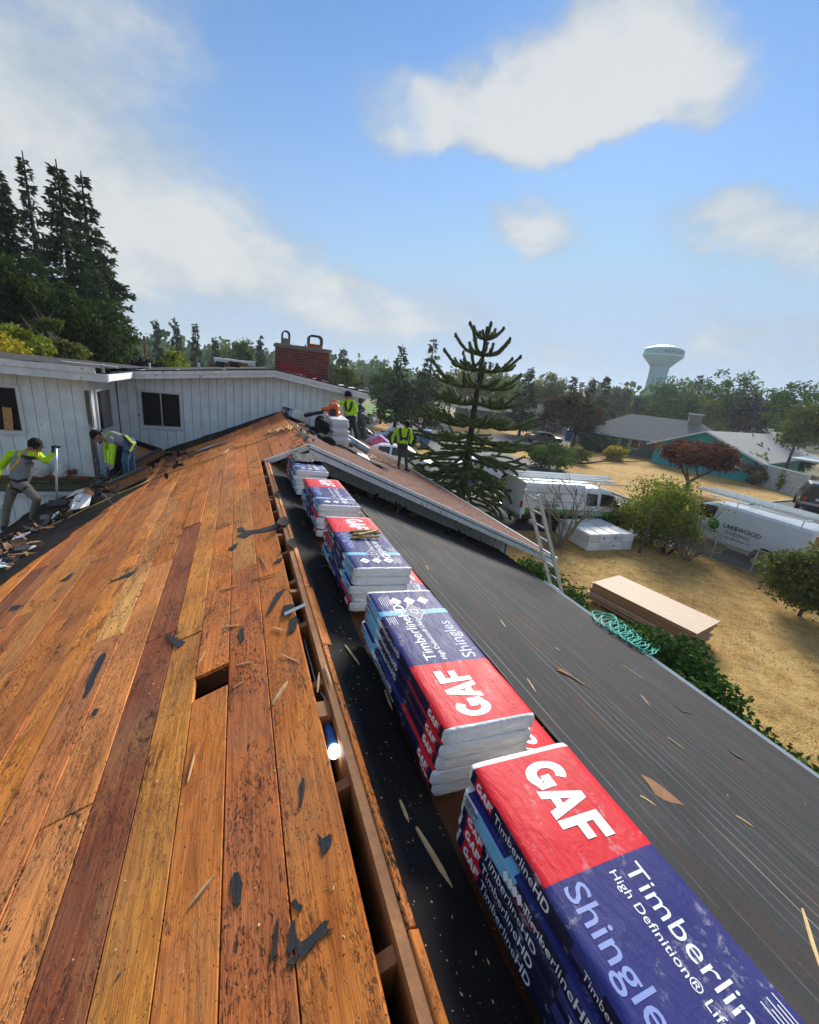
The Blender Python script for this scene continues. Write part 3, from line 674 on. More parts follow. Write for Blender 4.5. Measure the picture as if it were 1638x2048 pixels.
q = .19; arch = [(fx-q, cy0+.27, cz1+.17), (fx-q, cy0+.27, cz1+.36), (fx-q+.07, cy0+.27, cz1+.42), (fx+q-.07, cy0+.27, cz1+.42), (fx+q, cy0+.27, cz1+.36), (fx+q, cy0+.27, cz1+.17)]
mb = MB()
for i in range(len(arch)-1): mb.beam(arch[i], arch[i+1], .045, .30, up=(0, 1, 0))
mb.build('flue_hood', BLACKP, chim)

# ---------------------------------------------------------------- bundles of shingles
BW, BLN, BH = .41, 1.03, .062     # width, length, thickness
def wrap_mat():
    t = NT('printed_wrapper'); P = t.co('Object'); x = t.n('ShaderNodeSeparateXYZ'); t.set(x.inputs[0], P)
    g = t.n('ShaderNodeNewGeometry'); vt = t.n('ShaderNodeVectorTransform', vector_type='NORMAL', convert_from='WORLD', convert_to='OBJECT'); t.set(vt.inputs[0], g.outputs['True Normal'])
    nn = t.n('ShaderNodeSeparateXYZ'); t.set(nn.inputs[0], vt.outputs[0])
    X, Y, Z = x.outputs
    top = t.m('GREATER_THAN', t.m('ABSOLUTE', nn.outputs[2]), .6)
    NAVY, RED, LB = (.004, .005, .032), (.60, .004, .016), (.16, .42, .62)
    band = lambda v, a, b: t.m('MULTIPLY', t.m('GREATER_THAN', v, a), t.m('LESS_THAN', v, b))
    ct = t.mix(t.m('GREATER_THAN', Y, .151), (.015, .019, .14), RED)
    ct = t.mix(band(Y, -.30, -.255), ct, LB)
    # side print: navy, a red square, light blue label end
    cs = t.mix(band(Y, .375, .475), NAVY, RED)
    cs = t.mix(band(Y, -.44, -.24), cs, LB)
    cs = t.mix(t.m('LESS_THAN', Y, -.44), cs, (.60, .64, .66))
    cs = t.mix(band(Y, -.05, .04), cs, t.mix(t.m('GREATER_THAN', Z, 0), NAVY, (.03, .035, .16)))
    c = t.mix(top, cs, ct)
    c = t.mix(t.m('GREATER_THAN', t.m('ABSOLUTE', Y), .5015), c, (.70, .71, .71))
    # scuffs in the film
    sc = t.ramp(t.noise(P, 18, 8, .75), [(.56, 0), (.66, 1)]); c = t.mix(t.m('MULTIPLY', t.m('MULTIPLY', sc, t.ramp(t.noise(P, 4, 3), [(.46, 0), (.62, 1)])), .5), c, (.60, .58, .62))
    c = t.mix(t.m('MULTIPLY', t.ramp(t.noise(P, 2.2, 6, .7), [(.45, 0), (.75, 1)]), .05), c, (.42, .38, .36))
    dots = t.ramp(t.noise(P, 90, 2), [(.72, 0), (.75, 1)]); c = t.mix(t.m('MULTIPLY', dots, .5), c, (.03, .03, .04))
    wr = t.noise(t.co('Object', (9, 1.3, 9)), 2.2, 5, .6, .8); wr2 = t.noise(t.co('Object', (5, 2, 30)), 3, 4, .6, 1.5)
    t.bump(t.m('ADD', wr, wr2), .24, .02)
    return t.fin(c, t.rng(t.noise(P, 6, 4), .3, .7, .5, .62), 0, .22)
WRAP = wrap_mat()
def film_mat():
    t = NT('white_film'); P = t.co('Object')
    wr = t.noise(t.co('Object', (4, 4, 22)), 2.4, 6, .62, 1.6); f = t.noise(P, 30, 4)
    c = t.ramp(wr, [(.25, (.55, .57, .58)), (.5, (.72, .73, .73)), (.8, (.80, .80, .79))])
    t.bump(t.m('ADD', wr, t.m('MULTIPLY', f, .25)), .6, .03)
    return t.fin(c, .32, 0, .5)
FILM = film_mat()
PWHITE = M('print_white', (.74, .76, .78), .5, .06, 40, 0); PBLUE = M('print_pale_blue', (.20, .26, .55), .5, .05, 30, 0); PNAVY = M('print_navy', (.018, .022, .115), .5, .05, 30, 0); PRED = M('print_red', (.55, .01, .025), .5, .05, 30, 0); PGREY = M('print_grey', (.33, .37, .44), .4, .05, 30, 0)
def bundle_mesh(seed, wob=.004, slack=0.0, white=False):
    r = random.Random(seed); n, ny = 44, 22; mb = MB(); rings = []
    ex = 11.
    def sec(k, sc, y, push=0):
        vs = []
        for j in range(n):
            a = 2*math.pi*j/n+1e-4; ca, sa = math.cos(a), math.sin(a)
            q = (abs(ca)**ex+abs(sa)**ex)**(-1/ex); X = BW/2*ca*q*sc; Z = BH/2*sa*q*sc
            d = wob*fbm(X*9+seed, y*4, Z*14+seed*1.7, 3)
            X += math.copysign(d, ca)*abs(ca); Z += d*.35*sa + slack*math.sin(y*5+seed)*.5
            vs.append((X, y+push, Z+(wob*.5*fbm(X*5, y*3, seed) if sa > 0 else 0)))
        return vs
    ys = [-BLN/2+BLN*i/ny for i in range(ny+1)]
    secs = [(sec(0, .80, ys[0], -.008+.006*r.random()))]
    secs.append(sec(0, .97, ys[0], -.004)); secs += [sec(0, 1, y) for y in [ys[0]+.012]+ys[1:-1]+[ys[-1]-.012]]
    secs.append(sec(0, .97, ys[-1], .004)); secs.append(sec(0, .80, ys[-1], .008-.006*r.random()))
    vs = [p for s_ in secs for p in s_]; K = len(secs)
    fs = []; ms = []
    for i in range(K-1):
        for j in range(n): fs.append((i*n+j, (i+1)*n+j, (i+1)*n+(j+1) % n, i*n+(j+1) % n)); ms.append(1 if (i < 2 or i >= K-3 or white) else 0)
    fs += [tuple(range(n)), tuple(range(K*n-1, (K-1)*n-1, -1))]; ms += [1, 1]
    mb.v = vs; mb.f = fs; mb.m = ms
    return mb.mesh('bundle', [WRAP, FILM], smooth=True)
BM = [bundle_mesh(s, w, sl_) for s, w, sl_ in ((1, .005, 0), (2, .007, .002), (3, .006, .001), (4, .008, .002))]
BMW = [bundle_mesh(s, .009, .004, True) for s in (11, 12, 13)]
ZT, XSD = BH/2+.0022, BW/2+.0018
# big logo letters, drawn as strokes
def gaf(h):
    mb = MB(); w = .27*h; z = 0
    R, r = .5*h, .5*h-w; c = (.5*h, .5*h)
    A = [math.radians(a) for a in range(52, 331, 14)]
    for i in range(len(A)-1):
        q = [(c[0]+k*math.cos(a)*1.06, c[1]+k*math.sin(a)) for k, a in ((R, A[i]), (R, A[i+1]), (r, A[i+1]), (r, A[i]))]
        mb.add([(u, v, 0) for u, v in q], [(0, 1, 2, 3)])
    def P(pts):
        nonlocal z; z += .00012; mb.add([(u*h, v*h, z) for u, v in pts], [tuple(range(len(pts)))])
    P([(.52, .33), (1.0, .33), (1.0, .56), (.52, .56)]); P([(.78, .08), (1.02, .16), (1.0, .40), (.78, .40)])
    x = 1.0
    P([(x, 0), (x+.30, 0), (x+.66, 1), (x+.40, 1)]); P([(x+1.06, 0), (x+.76, 0), (x+.40, 1), (x+.66, 1)]); P([(x+.22, .2), (x+.84, .2), (x+.76, .40), (x+.30, .40)])
    x = 2.10
    P([(x, 0), (x+.28, 0), (x+.28, 1), (x, 1)]); P([(x+.2, .76), (x+.86, .76), (x+.86, 1), (x+.2, 1)]); P([(x+.2, .36), (x+.76, .36), (x+.76, .58), (x+.2, .58)])
    mb.w = 2.96*h; return mb
def diamond(mb, c, a, b, t, m=0):   # outline rhombus in xy
    for i in range(4):
        a0, a1 = i*math.pi/2, (i+1)*math.pi/2
        q = [(c[0]+a*k*math.cos(x), c[1]+b*k*math.sin(x), .0003*i) for k, x in ((1, a0), (1, a1), (1-t, a1), (1-t, a0))]; mb.add(q, [(0, 1, 2, 3)], m)
TOPF = lambda y, x, z=ZT: frame((x, y, z), (0, -1, 0), (1, 0, 0))      # print runs along -y with its head to +x
def top_print():
    out = {}
    lg = MB(); g = gaf(.135); k_ = .265/g.w; lg.merge(g, TOPF(.335+.1325, -.045) @ Matrix.Diagonal((k_, 1.15, 1, 1))); out['logo'] = (lg, PWHITE)
    w = MB()
    t = text_mb('Timberline', .083); w.merge(t, TOPF(.128, .05)); y1 = .128-t.w-.008
    t2 = text_mb('HD', .083, .018); w.merge(t2, TOPF(y1, .05))
    t = text_mb('High Definition\u00ae Lifetime Shingles', .036, .003); w.merge(t, TOPF(.128, .002))
    out['lettering'] = (w, PWHITE)
    z_ = MB(); t3 = text_mb('Z', .083, .018); z_.merge(t3, TOPF(y1-t2.w-.006, .05)); out['red_letter'] = (z_, PRED)
    s = MB(); t = text_mb('Shingles', .098, .006); s.merge(t, TOPF(.135, -.155)); out['pale_lettering'] = (s, PBLUE)
    d = MB()
    diamond(d, (0, 0), .085, .062, .06); nv = MB(); nv.add([(.079*math.cos(i*math.pi/2), .056*math.sin(i*math.pi/2), -.0004) for i in range(4)], [(0, 1, 2, 3)])
    dd = MB(); dd.merge(d, Matrix.Translation((0, -.277, ZT+.0012)) @ Matrix.Rotation(math.pi/2, 4, 'Z') @ Matrix.Scale(1, 4))
    house_ = [(-.02, -.022), (.02, -.022), (.02, .006), (0, .024), (-.02, .006)]
    for i in range(5):
        a, b = Vector((*house_[i], 0)), Vector((*house_[(i+1) % 5], 0)); dd.beam(a+Vector((0, -.277, ZT+.0014)), b+Vector((0, -.277, ZT+.0014)), .005, .0004)
    for i in range(3):
        c = Vector((-.10+.085*i, -.395, ZT)); dd.add([c+Vector((.036*math.cos(k*math.pi/2), .042*math.sin(k*math.pi/2), .0002)) for k in range(4)], [(0, 1, 2, 3)])
    for i in range(6): dd.box((.10+.012*i, -.40, ZT), (.003, .12-.02*(i % 3), .0003))
    for i in range(5): dd.box((.135+.011*i, -.205-.006*(i % 2), ZT), (.003, .07-.02*(i % 2), .0003))
    out['badge'] = (dd, PWHITE)
    n_ = MB(); n_.merge(nv, Matrix.Translation((0, -.277, ZT+.0006)) @ Matrix.Rotation(math.pi/2, 4, 'Z')); 
    for i in range(3):
        for k in range(2): n_.box((-.10+.085*i, -.395+.012*k-.006, ZT+.0008), (.034-.01*k, .004, .0004))
    out['badge_field'] = (n_, PNAVY)
    return out
def side_print(sg):
    """print on the long side that faces local sg*x"""
    d = Vector((0, sg, 0)) if sg > 0 else Vector((0, -1, 0)); x = sg*XSD
    Fm = lambda y, z: frame((x, y, z), d, (0, 0, 1)); k = -1 if sg < 0 else 1
    w = MB(); yy = lambda s: s if sg < 0 else -s
    # reading direction: from the red square towards the label end (sg<0) or mirrored order on the other side
    st = .36 if sg < 0 else -.20
    t = text_mb('Timberline', .042); w.merge(t, Fm(st, -.012)); b = text_mb('HD', .042, .018); w.merge(b, Fm(st+k*(t.w+.004), -.012))
    t4 = text_mb('High Definition Lifetime Shingles', .012); w.merge(t4, Fm(st, -.026))
    g = gaf(.030); w.merge(g, Fm(.465 if sg < 0 else .378, -.012))
    t5 = text_mb('Timberline', .030); w.merge(t5, Fm(.0 if sg < 0 else -.23, -.008)); 
    for i in range(4):
        c = Fm(-.215+k*0+(-.02*i if sg < 0 else -.02*i), .0) @ Matrix.Translation((0, 0, .0005)); 
        w.add([c @ Vector((.012*math.cos(a*math.pi/2), .020*math.sin(a*math.pi/2), .0001*i)) for a in range(4)], [(0, 1, 2, 3)])
    n = MB()
    for i in range(7): n.merge(MB().box((0, 0, 0), (.05+.02*(i % 3), .003, .0004)), Fm(-.475, -.022+.007*i))
    n.merge(text_mb('0507 5270', .016), Fm(-.42 if sg < 0 else -.50, .0))
    return {'side_lettering': (w, PWHITE), 'small_print': (n, PNAVY)}
def cling(mb, me, gap=.0007, side=0):
    """cut long edges, then drop the print on to the wrapper's top"""
    bv = BVHTree.FromPolygons([v.co.copy() for v in me.vertices], [tuple(p.vertices) for p in me.polygons])
    bm = bmesh.new(); vs = [bm.verts.new(p) for p in mb.v]
    for f in mb.f:
        try: bm.faces.new([vs[i] for i in f])
        except ValueError: pass
    bmesh.ops.triangulate(bm, faces=bm.faces[:])
    for _ in range(3):
        es = [e for e in bm.edges if e.calc_length() > .022]
        if not es: break
        bmesh.ops.subdivide_edges(bm, edges=es, cuts=1); bmesh.ops.triangulate(bm, faces=bm.faces[:])
    bm.verts.index_update(); out = MB()
    for v in bm.verts:
        if side:
            h = bv.ray_cast(Vector((side*.5, v.co.y, v.co.z)), Vector((-side, 0, 0)))[0]; out.v.append(((h.x if h else v.co.x)+side*gap+(v.co.x-side*XSD), v.co.y, v.co.z)); continue
        h = bv.ray_cast(Vector((v.co.x, v.co.y, .2)), Vector((0, 0, -1)))[0]
        out.v.append((v.co.x, v.co.y, (h.z if h else BH/2)+gap+(v.co.z-ZT)))
    out.f = [tuple(v.index for v in f.verts) for f in bm.faces]; out.m = [0]*len(out.f); bm.free(); return out
TOPM = {k: cling(v[0], BM[0]).mesh(k, v[1]) for k, v in top_print().items()}
SIDEM = {(m_, s): {k: cling(v[0], BM[m_], .0007, s).mesh(k, v[1]) for k, v in side_print(s).items()} for s in (-1, 1) for m_ in range(4)}
def bundle(loc, rz, label, group, me=None, top=True, side=-1, rx=0, ry=0):
    vi = 0 if top else rnd.randrange(4)
    e = add_mesh('shingle_bundle', me or BM[vi], None, loc, (rx, ry, rz)); tag(e, label, 'shingle bundle', group)
    if top:
        for k, m_ in TOPM.items(): tag(add_mesh(k, m_, e), kind='stuff' if k != 'logo' else None)
    if side:
        for k, m_ in SIDEM[(vi, side)].items(): tag(add_mesh(k, m_, e), kind='stuff')
    return e
XS = .4995            # centre line of the stacks
STK = [ # name, far end y, flipped, number, x shift
 ('nearest', .845, 0, 5, .015), ('second', 2.02, 1, 5, -.01), ('third', 3.36, 0, 5, -.005), ('fourth', 4.72, 0, 5, .0), ('fifth', 6.15, 0, 5, -.035)]
zbase = zR(XS-BW/2)+.012
for nm, yf, flip, cnt, dx in STK:
    yc = yf-BLN/2
    who = {'nearest': 'nearest stack, at the picture edge', 'second': 'second stack, logo end towards the viewer', 'third': 'third stack under the yellow sticks', 'fourth': 'fourth stack', 'fifth': 'farthest stack by the white gable'}[nm]
    for k in range(cnt):
        topb = k == cnt-1
        o_ = 0 if topb else 1
        x = XS+dx+(rnd.uniform(-.022, .012))*o_; y = yc+rnd.uniform(-.03, .03)*o_; z = zbase+.03+BH/2+k*(BH+.0015)
        fl = flip if topb or nm == 'second' else (rnd.random() < .25)
        lab = ('top shingle bundle of the ' if topb else ORD[cnt-1-k]+' bundle from the top of the ')+who
        bundle((x, y, z), (math.pi if fl else 0)+rnd.gauss(0, .012)*o_, lab, 'shingle bundles stacked along the ridge', top=topb, side=(1 if fl else -1), ry=.06 if not fl else -.06)
    # a bundle laid flat down-slope levels each stack
    xb = XS+dx+.135; yb = yc+(.18 if nm != 'nearest' else .08)
    bundle((xb, yb, zR(xb)+.008+BH/2/math.cos(TH)), math.pi if flip else 0, 'bundle wedged flat under the down-slope side of the '+who.split(',')[0], 'levelling bundles', top=True, side=0, ry=TH if not flip else -TH)
    if nm != 'nearest' and nm != 'fifth':
        xb = XS+dx+.60; bundle((xb, yc+.27, zR(xb)+.008+BH/2/math.cos(TH)), (math.pi if flip else 0)+rnd.gauss(0, .03), 'bundle lying flat on the slope right of the '+who.split(',')[0], 'bundles lying right of the stacks', top=True, side=0, ry=TH if not flip else -TH)
# sticks left on the third stack
STICK = M('yellow_stick', (.42, .28, .06), .5, .2, 20)
zt = zbase+.03+5*(BH+.0015)+.012
for i, (a, b, dz) in enumerate((((700, 1063), (757, 1061), 0), ((706, 1069), (760, 1065), .0), ((702, 1076), (758, 1073), 0), ((718, 1070), (752, 1062), .022))):
    P = [hit(*q, Vector((0, 0, 1)), zt+dz) for q in (a, b)]; mb = MB(); mb.tube([P[0], P[0].lerp(P[1], .5)+Vector((0, 0, .002)), P[1]], .0105, 8)
    o = mb.build('yellow_stick', STICK, None, P[0]); tag(o, ('far yellow stick of the pile on the third shingle stack', 'middle yellow stick of the pile on the third shingle stack', 'near yellow stick of the pile on the third shingle stack', 'yellow stick lying across the others on the third stack')[i], 'stick', 'yellow sticks on the third stack')
# black felt scrap draped on the farthest stack
mb = MB(); mb.grid(14, 10, lambda u, v: (XS-.26+.50*u, 5.55+.55*v+.03*fbm(u*5, 3), zt+.012+.03*abs(fbm(u*4, v*4, 2))-(.10*max(0, u-.85)/.15)-(.06*max(0, .12-u)/.12)))
tag(mb.build('felt_scrap', SCRAP, None, (XS, 5.8, zt)), 'crumpled dark felt draped over the farthest stack of bundles', 'felt scrap')

# ---------------------------------------------------------------- ground, street, drives
def grass_mat():
    t = NT('dry_lawn'); P = t.co('Object')
    a = t.noise(P, .35, 6, .6); b = t.noise(P, 3.2, 6, .65); c_ = t.noise(P, 26, 5, .7); d = t.noise(t.co('Object', (1, .45, 1), None), 9, 4, .7)
    c = t.ramp(b, [(.28, (.33, .19, .06)), (.5, (.56, .36, .13)), (.74, (.66, .47, .20))])
    c = t.mix(t.m('MULTIPLY', t.ramp(a, [(.45, 0), (.68, 1)]), .6), c, t.ramp(d, [(.3, (.15, .085, .03)), (.7, (.33, .20, .07))]))
    c = t.mix(1, c, t.ramp(c_, [(.3, (.62, .60, .56)), (.5, (1, 1, 1)), (.72, (1.3, 1.28, 1.2))]), 'MULTIPLY')
    c = t.mix(t.m('MULTIPLY', t.ramp(t.noise(P, 1.7, 5, .7), [(.60, 0), (.70, 1)]), .5), c, (.10, .060, .028))
    t.bump(t.m('ADD', c_, t.m('MULTIPLY', b, 2)), .9, .06); return t.fin(c, .95, 0, .1)
GRASS = grass_mat()
ASPH = M('asphalt', (.085, .088, .094), .85, .22, 1.2, .4, 130, .006, spec=.25)
GREENL = M('green_lawn', (.10, .20, .03), .95, .3, 2, .6, 30, .04)
SOIL = M('far_ground', (.20, .17, .09), .95, .35, .05, 0)
KERB = M('concrete_kerb', (.34, .32, .29), .85, .15, 3, .3, 60)
mb = MB(); mb.grid(8, 8, lambda u, v: (-1500+3000*u, -1200+3000*v, GZ-.06)); tag(mb.build('ground', SOIL), kind='structure')
def lawn_z(x, y): return GZ+.06*fbm(x*.25, y*.25)
mb = MB(); mb.grid(130, 150, lambda u, v: (-12+72*u, -12+84*v, GZ+.012*fbm((-12+72*u)*.8, (-12+84*v)*.8))); tag(mb.build('dry_lawn', GRASS, smooth=True), kind='structure')
def pave(name, mat, px, lift):
    mb = MB(); mb.flat([(onG(*p).x, onG(*p).y, GZ+lift) for p in px]); o = mb.build(name, mat); me = o.data
    if me.polygons and me.polygons[0].normal.z < 0: me.flip_normals()
    return tag(o, kind='structure')
pave('street', ASPH, [(880, 1120), (960, 1062), (1130, 1062), (1275, 1078), (1330, 1092), (1420, 1115), (1520, 1148), (1638, 1192), (1800, 1260), (1990, 1240), (1700, 1080), (1640, 1010), (1590, 1000), (1500, 1008), (1400, 1024), (1330, 1022), (1260, 1000), (1180, 970), (1120, 938), (1000, 905), (930, 888), (900, 868), (905, 850), (860, 842), (800, 838), (770, 850), (828, 872), (862, 900), (830, 950), (790, 1000)], .022)
pave('far_street', ASPH, [(640, 818), (700, 812), (760, 812), (830, 832), (770, 838), (735, 862), (700, 866), (640, 850)], .018)
pave('driveway', ASPH, [(905, 866), (930, 884), (1010, 892), (1140, 888), (1190, 880), (1180, 870), (1060, 872), (960, 868)], .026)
pave('green_lawn', GREENL, [(745, 833), (720, 815), (730, 808), (830, 812), (880, 815), (870, 835), (800, 840)], .03)
pave('green_lawn', GREENL, [(770, 800), (700, 795), (705, 790), (850, 797), (850, 806)], .034)
for px in ([(1110, 936), (1180, 970), (1260, 1001), (1330, 1023), (1400, 1025), (1500, 1009), (1592, 1001)], ):
    P = [onG(*q) for q in px]; mb = MB()
    for i in range(len(P)-1): mb.beam(P[i]+Vector((0, 0, .05)), P[i+1]+Vector((0, 0, .05)), .14, .12)
    tag(mb.build('kerb', KERB), kind='structure')

# ---------------------------------------------------------------- houses across the street
GSH = M('grey_shingles', (.205, .205, .19), .9, .18, 1.5, .5, 20, .02)
GSH2 = M('light_grey_shingles', (.30, .30, .295), .9, .15, 1.5, .5, 20, .02)
TEAL = M('teal_siding', (.02, .33, .37), .6, .15, 3); TEALL = M('teal_batten', (.04, .46, .48), .6, .12, 3)
GREYW = M('grey_board_wall', (.17, .165, .15), .8, .2, 3); BLUEW = M('blue_siding', (.16, .21, .25), .7, .15, 3)
def hframe(o, d):    # house frame: local x along d, y to the left of it, z up
    d = Vector((*d, 0)).normalized(); M_ = Matrix((d, Vector((-d.y, d.x, 0)), Vector((0, 0, 1)))).transposed().to_4x4(); M_.translation = Vector(o); return M_
class HB:           # builder with a frame
    def __init__(s, root, Mx): s.r = root; s.M = Mx
    def box(s, name, a, b, mat, par=None): mb = MB().box2(a, b); o = MB().merge(mb, s.M); return o.build(name, mat, par or s.r)
    def poly(s, name, pts, off, mat, par=None): mb = MB().prism(pts, off); o = MB().merge(mb, s.M); return o.build(name, mat, par or s.r)
# teal house: gable faces the street, ridge runs away to the right
pc = onG(1497, 965); d = (.964, .266); Lh, Wd = 26.0, 9.6
root = thing('teal_house', 'teal house with pale grey roof and gable facing the lawn', 'house', pc); h = HB(root, hframe(pc, d))
ez, pk = 2.35, 4.35      # local y runs to the left (towards the far side), gable in plane x=0
h.poly('gable_wall', [(0, 0, 0), (0, Wd, 0), (0, Wd, ez), (0, Wd/2, pk-.1), (0, 0, ez)], (.15, 0, 0), TEAL)
for i in range(11):
    z = ez-.2+i*.2; w0 = max(0, (z-ez)/(pk-ez)*Wd/2) if z > ez else 0
    if Wd-2*w0 < .4: break
    h.poly('siding_board', [(-.02, w0+.02, z), (-.02, Wd-w0-.02, z), (-.02, max(Wd/2, Wd-w0-.02-.45), z+.185), (-.02, min(Wd/2, w0+.02+.45), z+.185)], (.03, 0, 0), TEAL)
wv = h.box('window', (-.06, 1.2, 1.15), (-.01, 4.6, 2.15), WHITEP)
for i in range(3): h.box('pane', (-.075, 1.3+i*1.1, 1.22), (-.062, 2.28+i*1.1, 2.08), DARKG if i else WHITEP, wv)
h.box('wall', (.15, 0, 0), (Lh, .15, ez), TEAL)
for i in range(26): h.box('batten', (.3+i*.3, -.04, .9), (.42+i*.3, .0, ez), TEALL) if not (6 < i < 11) else None
h.box('door', (2.5, -.05, 0), (3.4, -.005, 2.05), WHITEP); h.box('side_window', (2.1+2.2, -.05, 1.0), (5.2, -.005, 2.0), DARKG)
ov = .7
for s in (0, 1):
    y0, y1 = (-ov, Wd/2) if s == 0 else (Wd+ov, Wd/2); z0 = ez-ov*(pk-ez)/(Wd/2)
    h.poly('roof_slope', [(-ov, y0, z0), (Lh, y0, z0), (Lh, y1, pk), (-ov, y1, pk)], (0, 0, .1), GSH2)
    h.poly('rake_board', [(-ov-.03, y0, z0-.08), (-ov-.03, y1, pk-.08), (-ov-.03, y1, pk+.12), (-ov-.03, y0, z0+.12)], (.028, 0, 0), WHITEP)
h.box('gutter', (-ov, -ov-.09, ez-ov*.42-.06), (Lh, -ov-.01, ez-ov*.42+.08), WHITEP)
for x, y, w in ((9, 1.9, .5), (11, 2.3, .25), (9.3, 1.2, .2), (13.5, 4.0, .2)): h.poly('roof_vent', [(x, y, ez+y*.42+.08), (x+w, y, ez+y*.42+.08), (x+w, y+w, ez+y*.42+.28), (x, y+w, ez+y*.42+.28)], (0, 0, .12), BLACKP)
# carport at the right end of the teal house
h.box('carport_roof', (9.5, -6, 2.35), (20, -.8, 2.55), WHITEP); h.box('carport_fascia', (9.45, -6.05, 2.1), (20, -5.98, 2.6), TEALL)
for x in (9.7, 14.5): h.box('carport_post', (x, -5.9, 0), (x+.14, -5.76, 2.35), WHITEP)
# pierced block screen
scr = thing('block_screen', 'white pierced block screen wall in front of the teal house', 'wall', onG(1545, 975)); BLKW = M('white_block', (.55, .58, .58), .8, .1, 4)
a, b = onG(1493, 962), onG(1608, 1000); dv = (b-a); Ls = dv.length; dv.normalize(); hs = HB(scr, hframe(a, (dv.x, dv.y))); nb = int(Ls/.44)
me_b = None
for r in range(5):
    for i in range(nb):
        mb = MB(); q = .4; mb_ = MB()
        if i % 6 == 5: mb_.box2((0, 0, 0), (q, .2, q))
        else:
            for u0, u1, w0, w1 in ((0, q, 0, .07), (0, q, q-.07, q), (0, .07, .07, q-.07), (q-.07, q, .07, q-.07)): mb_.box2((u0, 0, w0), (u1, .2, w1))
            mb_.box2((.13, .04, .13), (q-.13, .16, q-.13))
        o = MB().merge(mb_, hs.M @ Matrix.Translation((i*.42, 0, r*.42))); o.build('screen_block', BLKW, scr)
# grey hip-roof house
pc = onG(1166, 895); vv = ray(1290, 900); root = thing('grey_house', 'low house with wide olive grey hip roof and stone chimney', 'house', pc); d = (vv.y, -vv.x); h = HB(root, hframe(pc, d))
# local: x to the right along the front, y away
def hip(hb, x0, x1, y0, y1, ez, rz_, ov, mat):
    a, b, c_, dd = (x0-ov, y0-ov, ez), (x1+ov, y0-ov, ez), (x1+ov, y1+ov, ez), (x0-ov, y1+ov, ez); k = (y1-y0)/2+ov; e, f = (x0-ov+k, (y0+y1)/2, rz_), (x1+ov-k, (y0+y1)/2, rz_)
    for pts in ((a, b, f, e), (c_, dd, e, f), (b, c_, f), (dd, a, e)): hb.poly('roof_slope', pts, (0, 0, .08), mat)
    hb.box('eave_trim', (x0-ov-.03, y0-ov-.03, ez-.16), (x1+ov+.03, y0-ov, ez+.06), WHITEP); hb.box('eave_trim', (x0-ov-.03, y0-ov, ez-.16), (x0-ov, y1+ov, ez+.06), WHITEP)
h.box('wall', (0, 0, 0), (17, 9, 2.3), GREYW); hip(h, 0, 17, 0, 9, 2.3, 5.0, .9, GSH)
for i in range(9): h.box('wall_course', (7.2, -.03, .12+i*.24), (16.9, 0, .33+i*.24), GREYW)
h.box('stone_chimney', (11.2, 3.6, 3.6), (12.6, 4.6, 5.9), CONC); h.box('chimney_cap', (11.1, 3.5, 5.9), (12.7, 4.7, 6.05), WHITEP)
for i in range(5):
    w_ = h.box('window', (.5+i*1.25, -.05, .85), (1.6+i*1.25, 0, 2.1), WHITEP); h.box('pane', (.6+i*1.25, -.07, .95), (1.5+i*1.25, -.052, 2.0), DARKG, w_)
# blue-grey house with a brick chimney
pc = onG(1125, 868); root = thing('blue_house', 'blue-grey house with light roof and red brick chimney behind the monkey puzzle', 'house', pc); h = HB(root, hframe(pc, (-.80, .60)))
h.box('wall', (0, -9, 0), (20, 0, 2.5), BLUEW)
for i in range(9): h.box('siding_board', (0, .0, .2+i*.26), (20, .03, .42+i*.26), BLUEW)
for s in (0, 1):
    y0, y1 = (.8, -4.5) if s == 0 else (-9.8, -4.5); h.poly('roof_slope', [(-.8, y0, 2.3), (20.8, y0, 2.3), (20.8, y1, 4.6), (-.8, y1, 4.6)], (0, 0, .12), GSH2)
h.poly('gable_wall', [(0, -9, 2.5), (0, 0, 2.5), (0, -4.5, 4.4)], (.1, 0, 0), BLUEW); h.box('chimney', (3.2, -5.0, 4.0), (4.6, -4.1, 5.5), BRICK); h.box('corner_post', (-.05, .03, 0), (.1, .1, 2.4), WHITEP)
# roofs glimpsed further back
pc = onG(1545, 893); root = thing('far_house', 'distant low house with pale roof half hidden by trees', 'house', pc); h = HB(root, hframe(pc, (.95, .3)))
h.box('wall', (0, 0, 0), (16, 8, 2.5), GREYW)
for s in (0, 1):
    y0, y1 = (-.7, 4) if s == 0 else (8.7, 4); h.poly('roof_slope', [(-.7, y0, 2.3), (16.7, y0, 2.3), (16.7, y1, 4.4), (-.7, y1, 4.4)], (0, 0, .12), GSH2)
    h.poly('rake_board', [(-.74, y0, 2.2), (-.74, y1, 4.3), (-.74, y1, 4.5), (-.74, y0, 2.4)], (.03, 0, 0), WHITEP)

# ---------------------------------------------------------------- water tower
TW = M('pale_aqua_paint', (.10, .33, .39), .5, .08, .2, 0); TW2 = M('tower_trim', (.30, .52, .55), .5, .05, .2, 0); TWD = M('tower_lettering', (.02, .10, .11), .5, .05, .2, 0)
D = 330.; top = at(1332, 690, D); base = Vector((top.x, top.y, GZ)); s_ = D/ (F_.dot(ray(1332, 690))) * 0
k = (top-CAM).dot(F_)/819          # metres per pixel at that depth
tw = thing('water_tower', 'pale aqua water tower with fluted stem and wide tank', 'water tower', base)
zt_ = top.z; R1 = 36.5*k
tk = MB(); prof = [(.2*k, zt_+.5*k), (14*k, zt_-1.2*k), (30*k, zt_-6*k), (35*k, zt_-9*k), (36*k, zt_-10*k), (36.3*k, zt_-19*k), (36.8*k, zt_-21*k), (36*k, zt_-23*k), (23.5*k, zt_-36*k), (18*k, zt_-42*k)]
tk.lathe(prof[::-1], 48, (base.x, base.y, 0)); tk.build('tank', TW, tw, smooth=True)
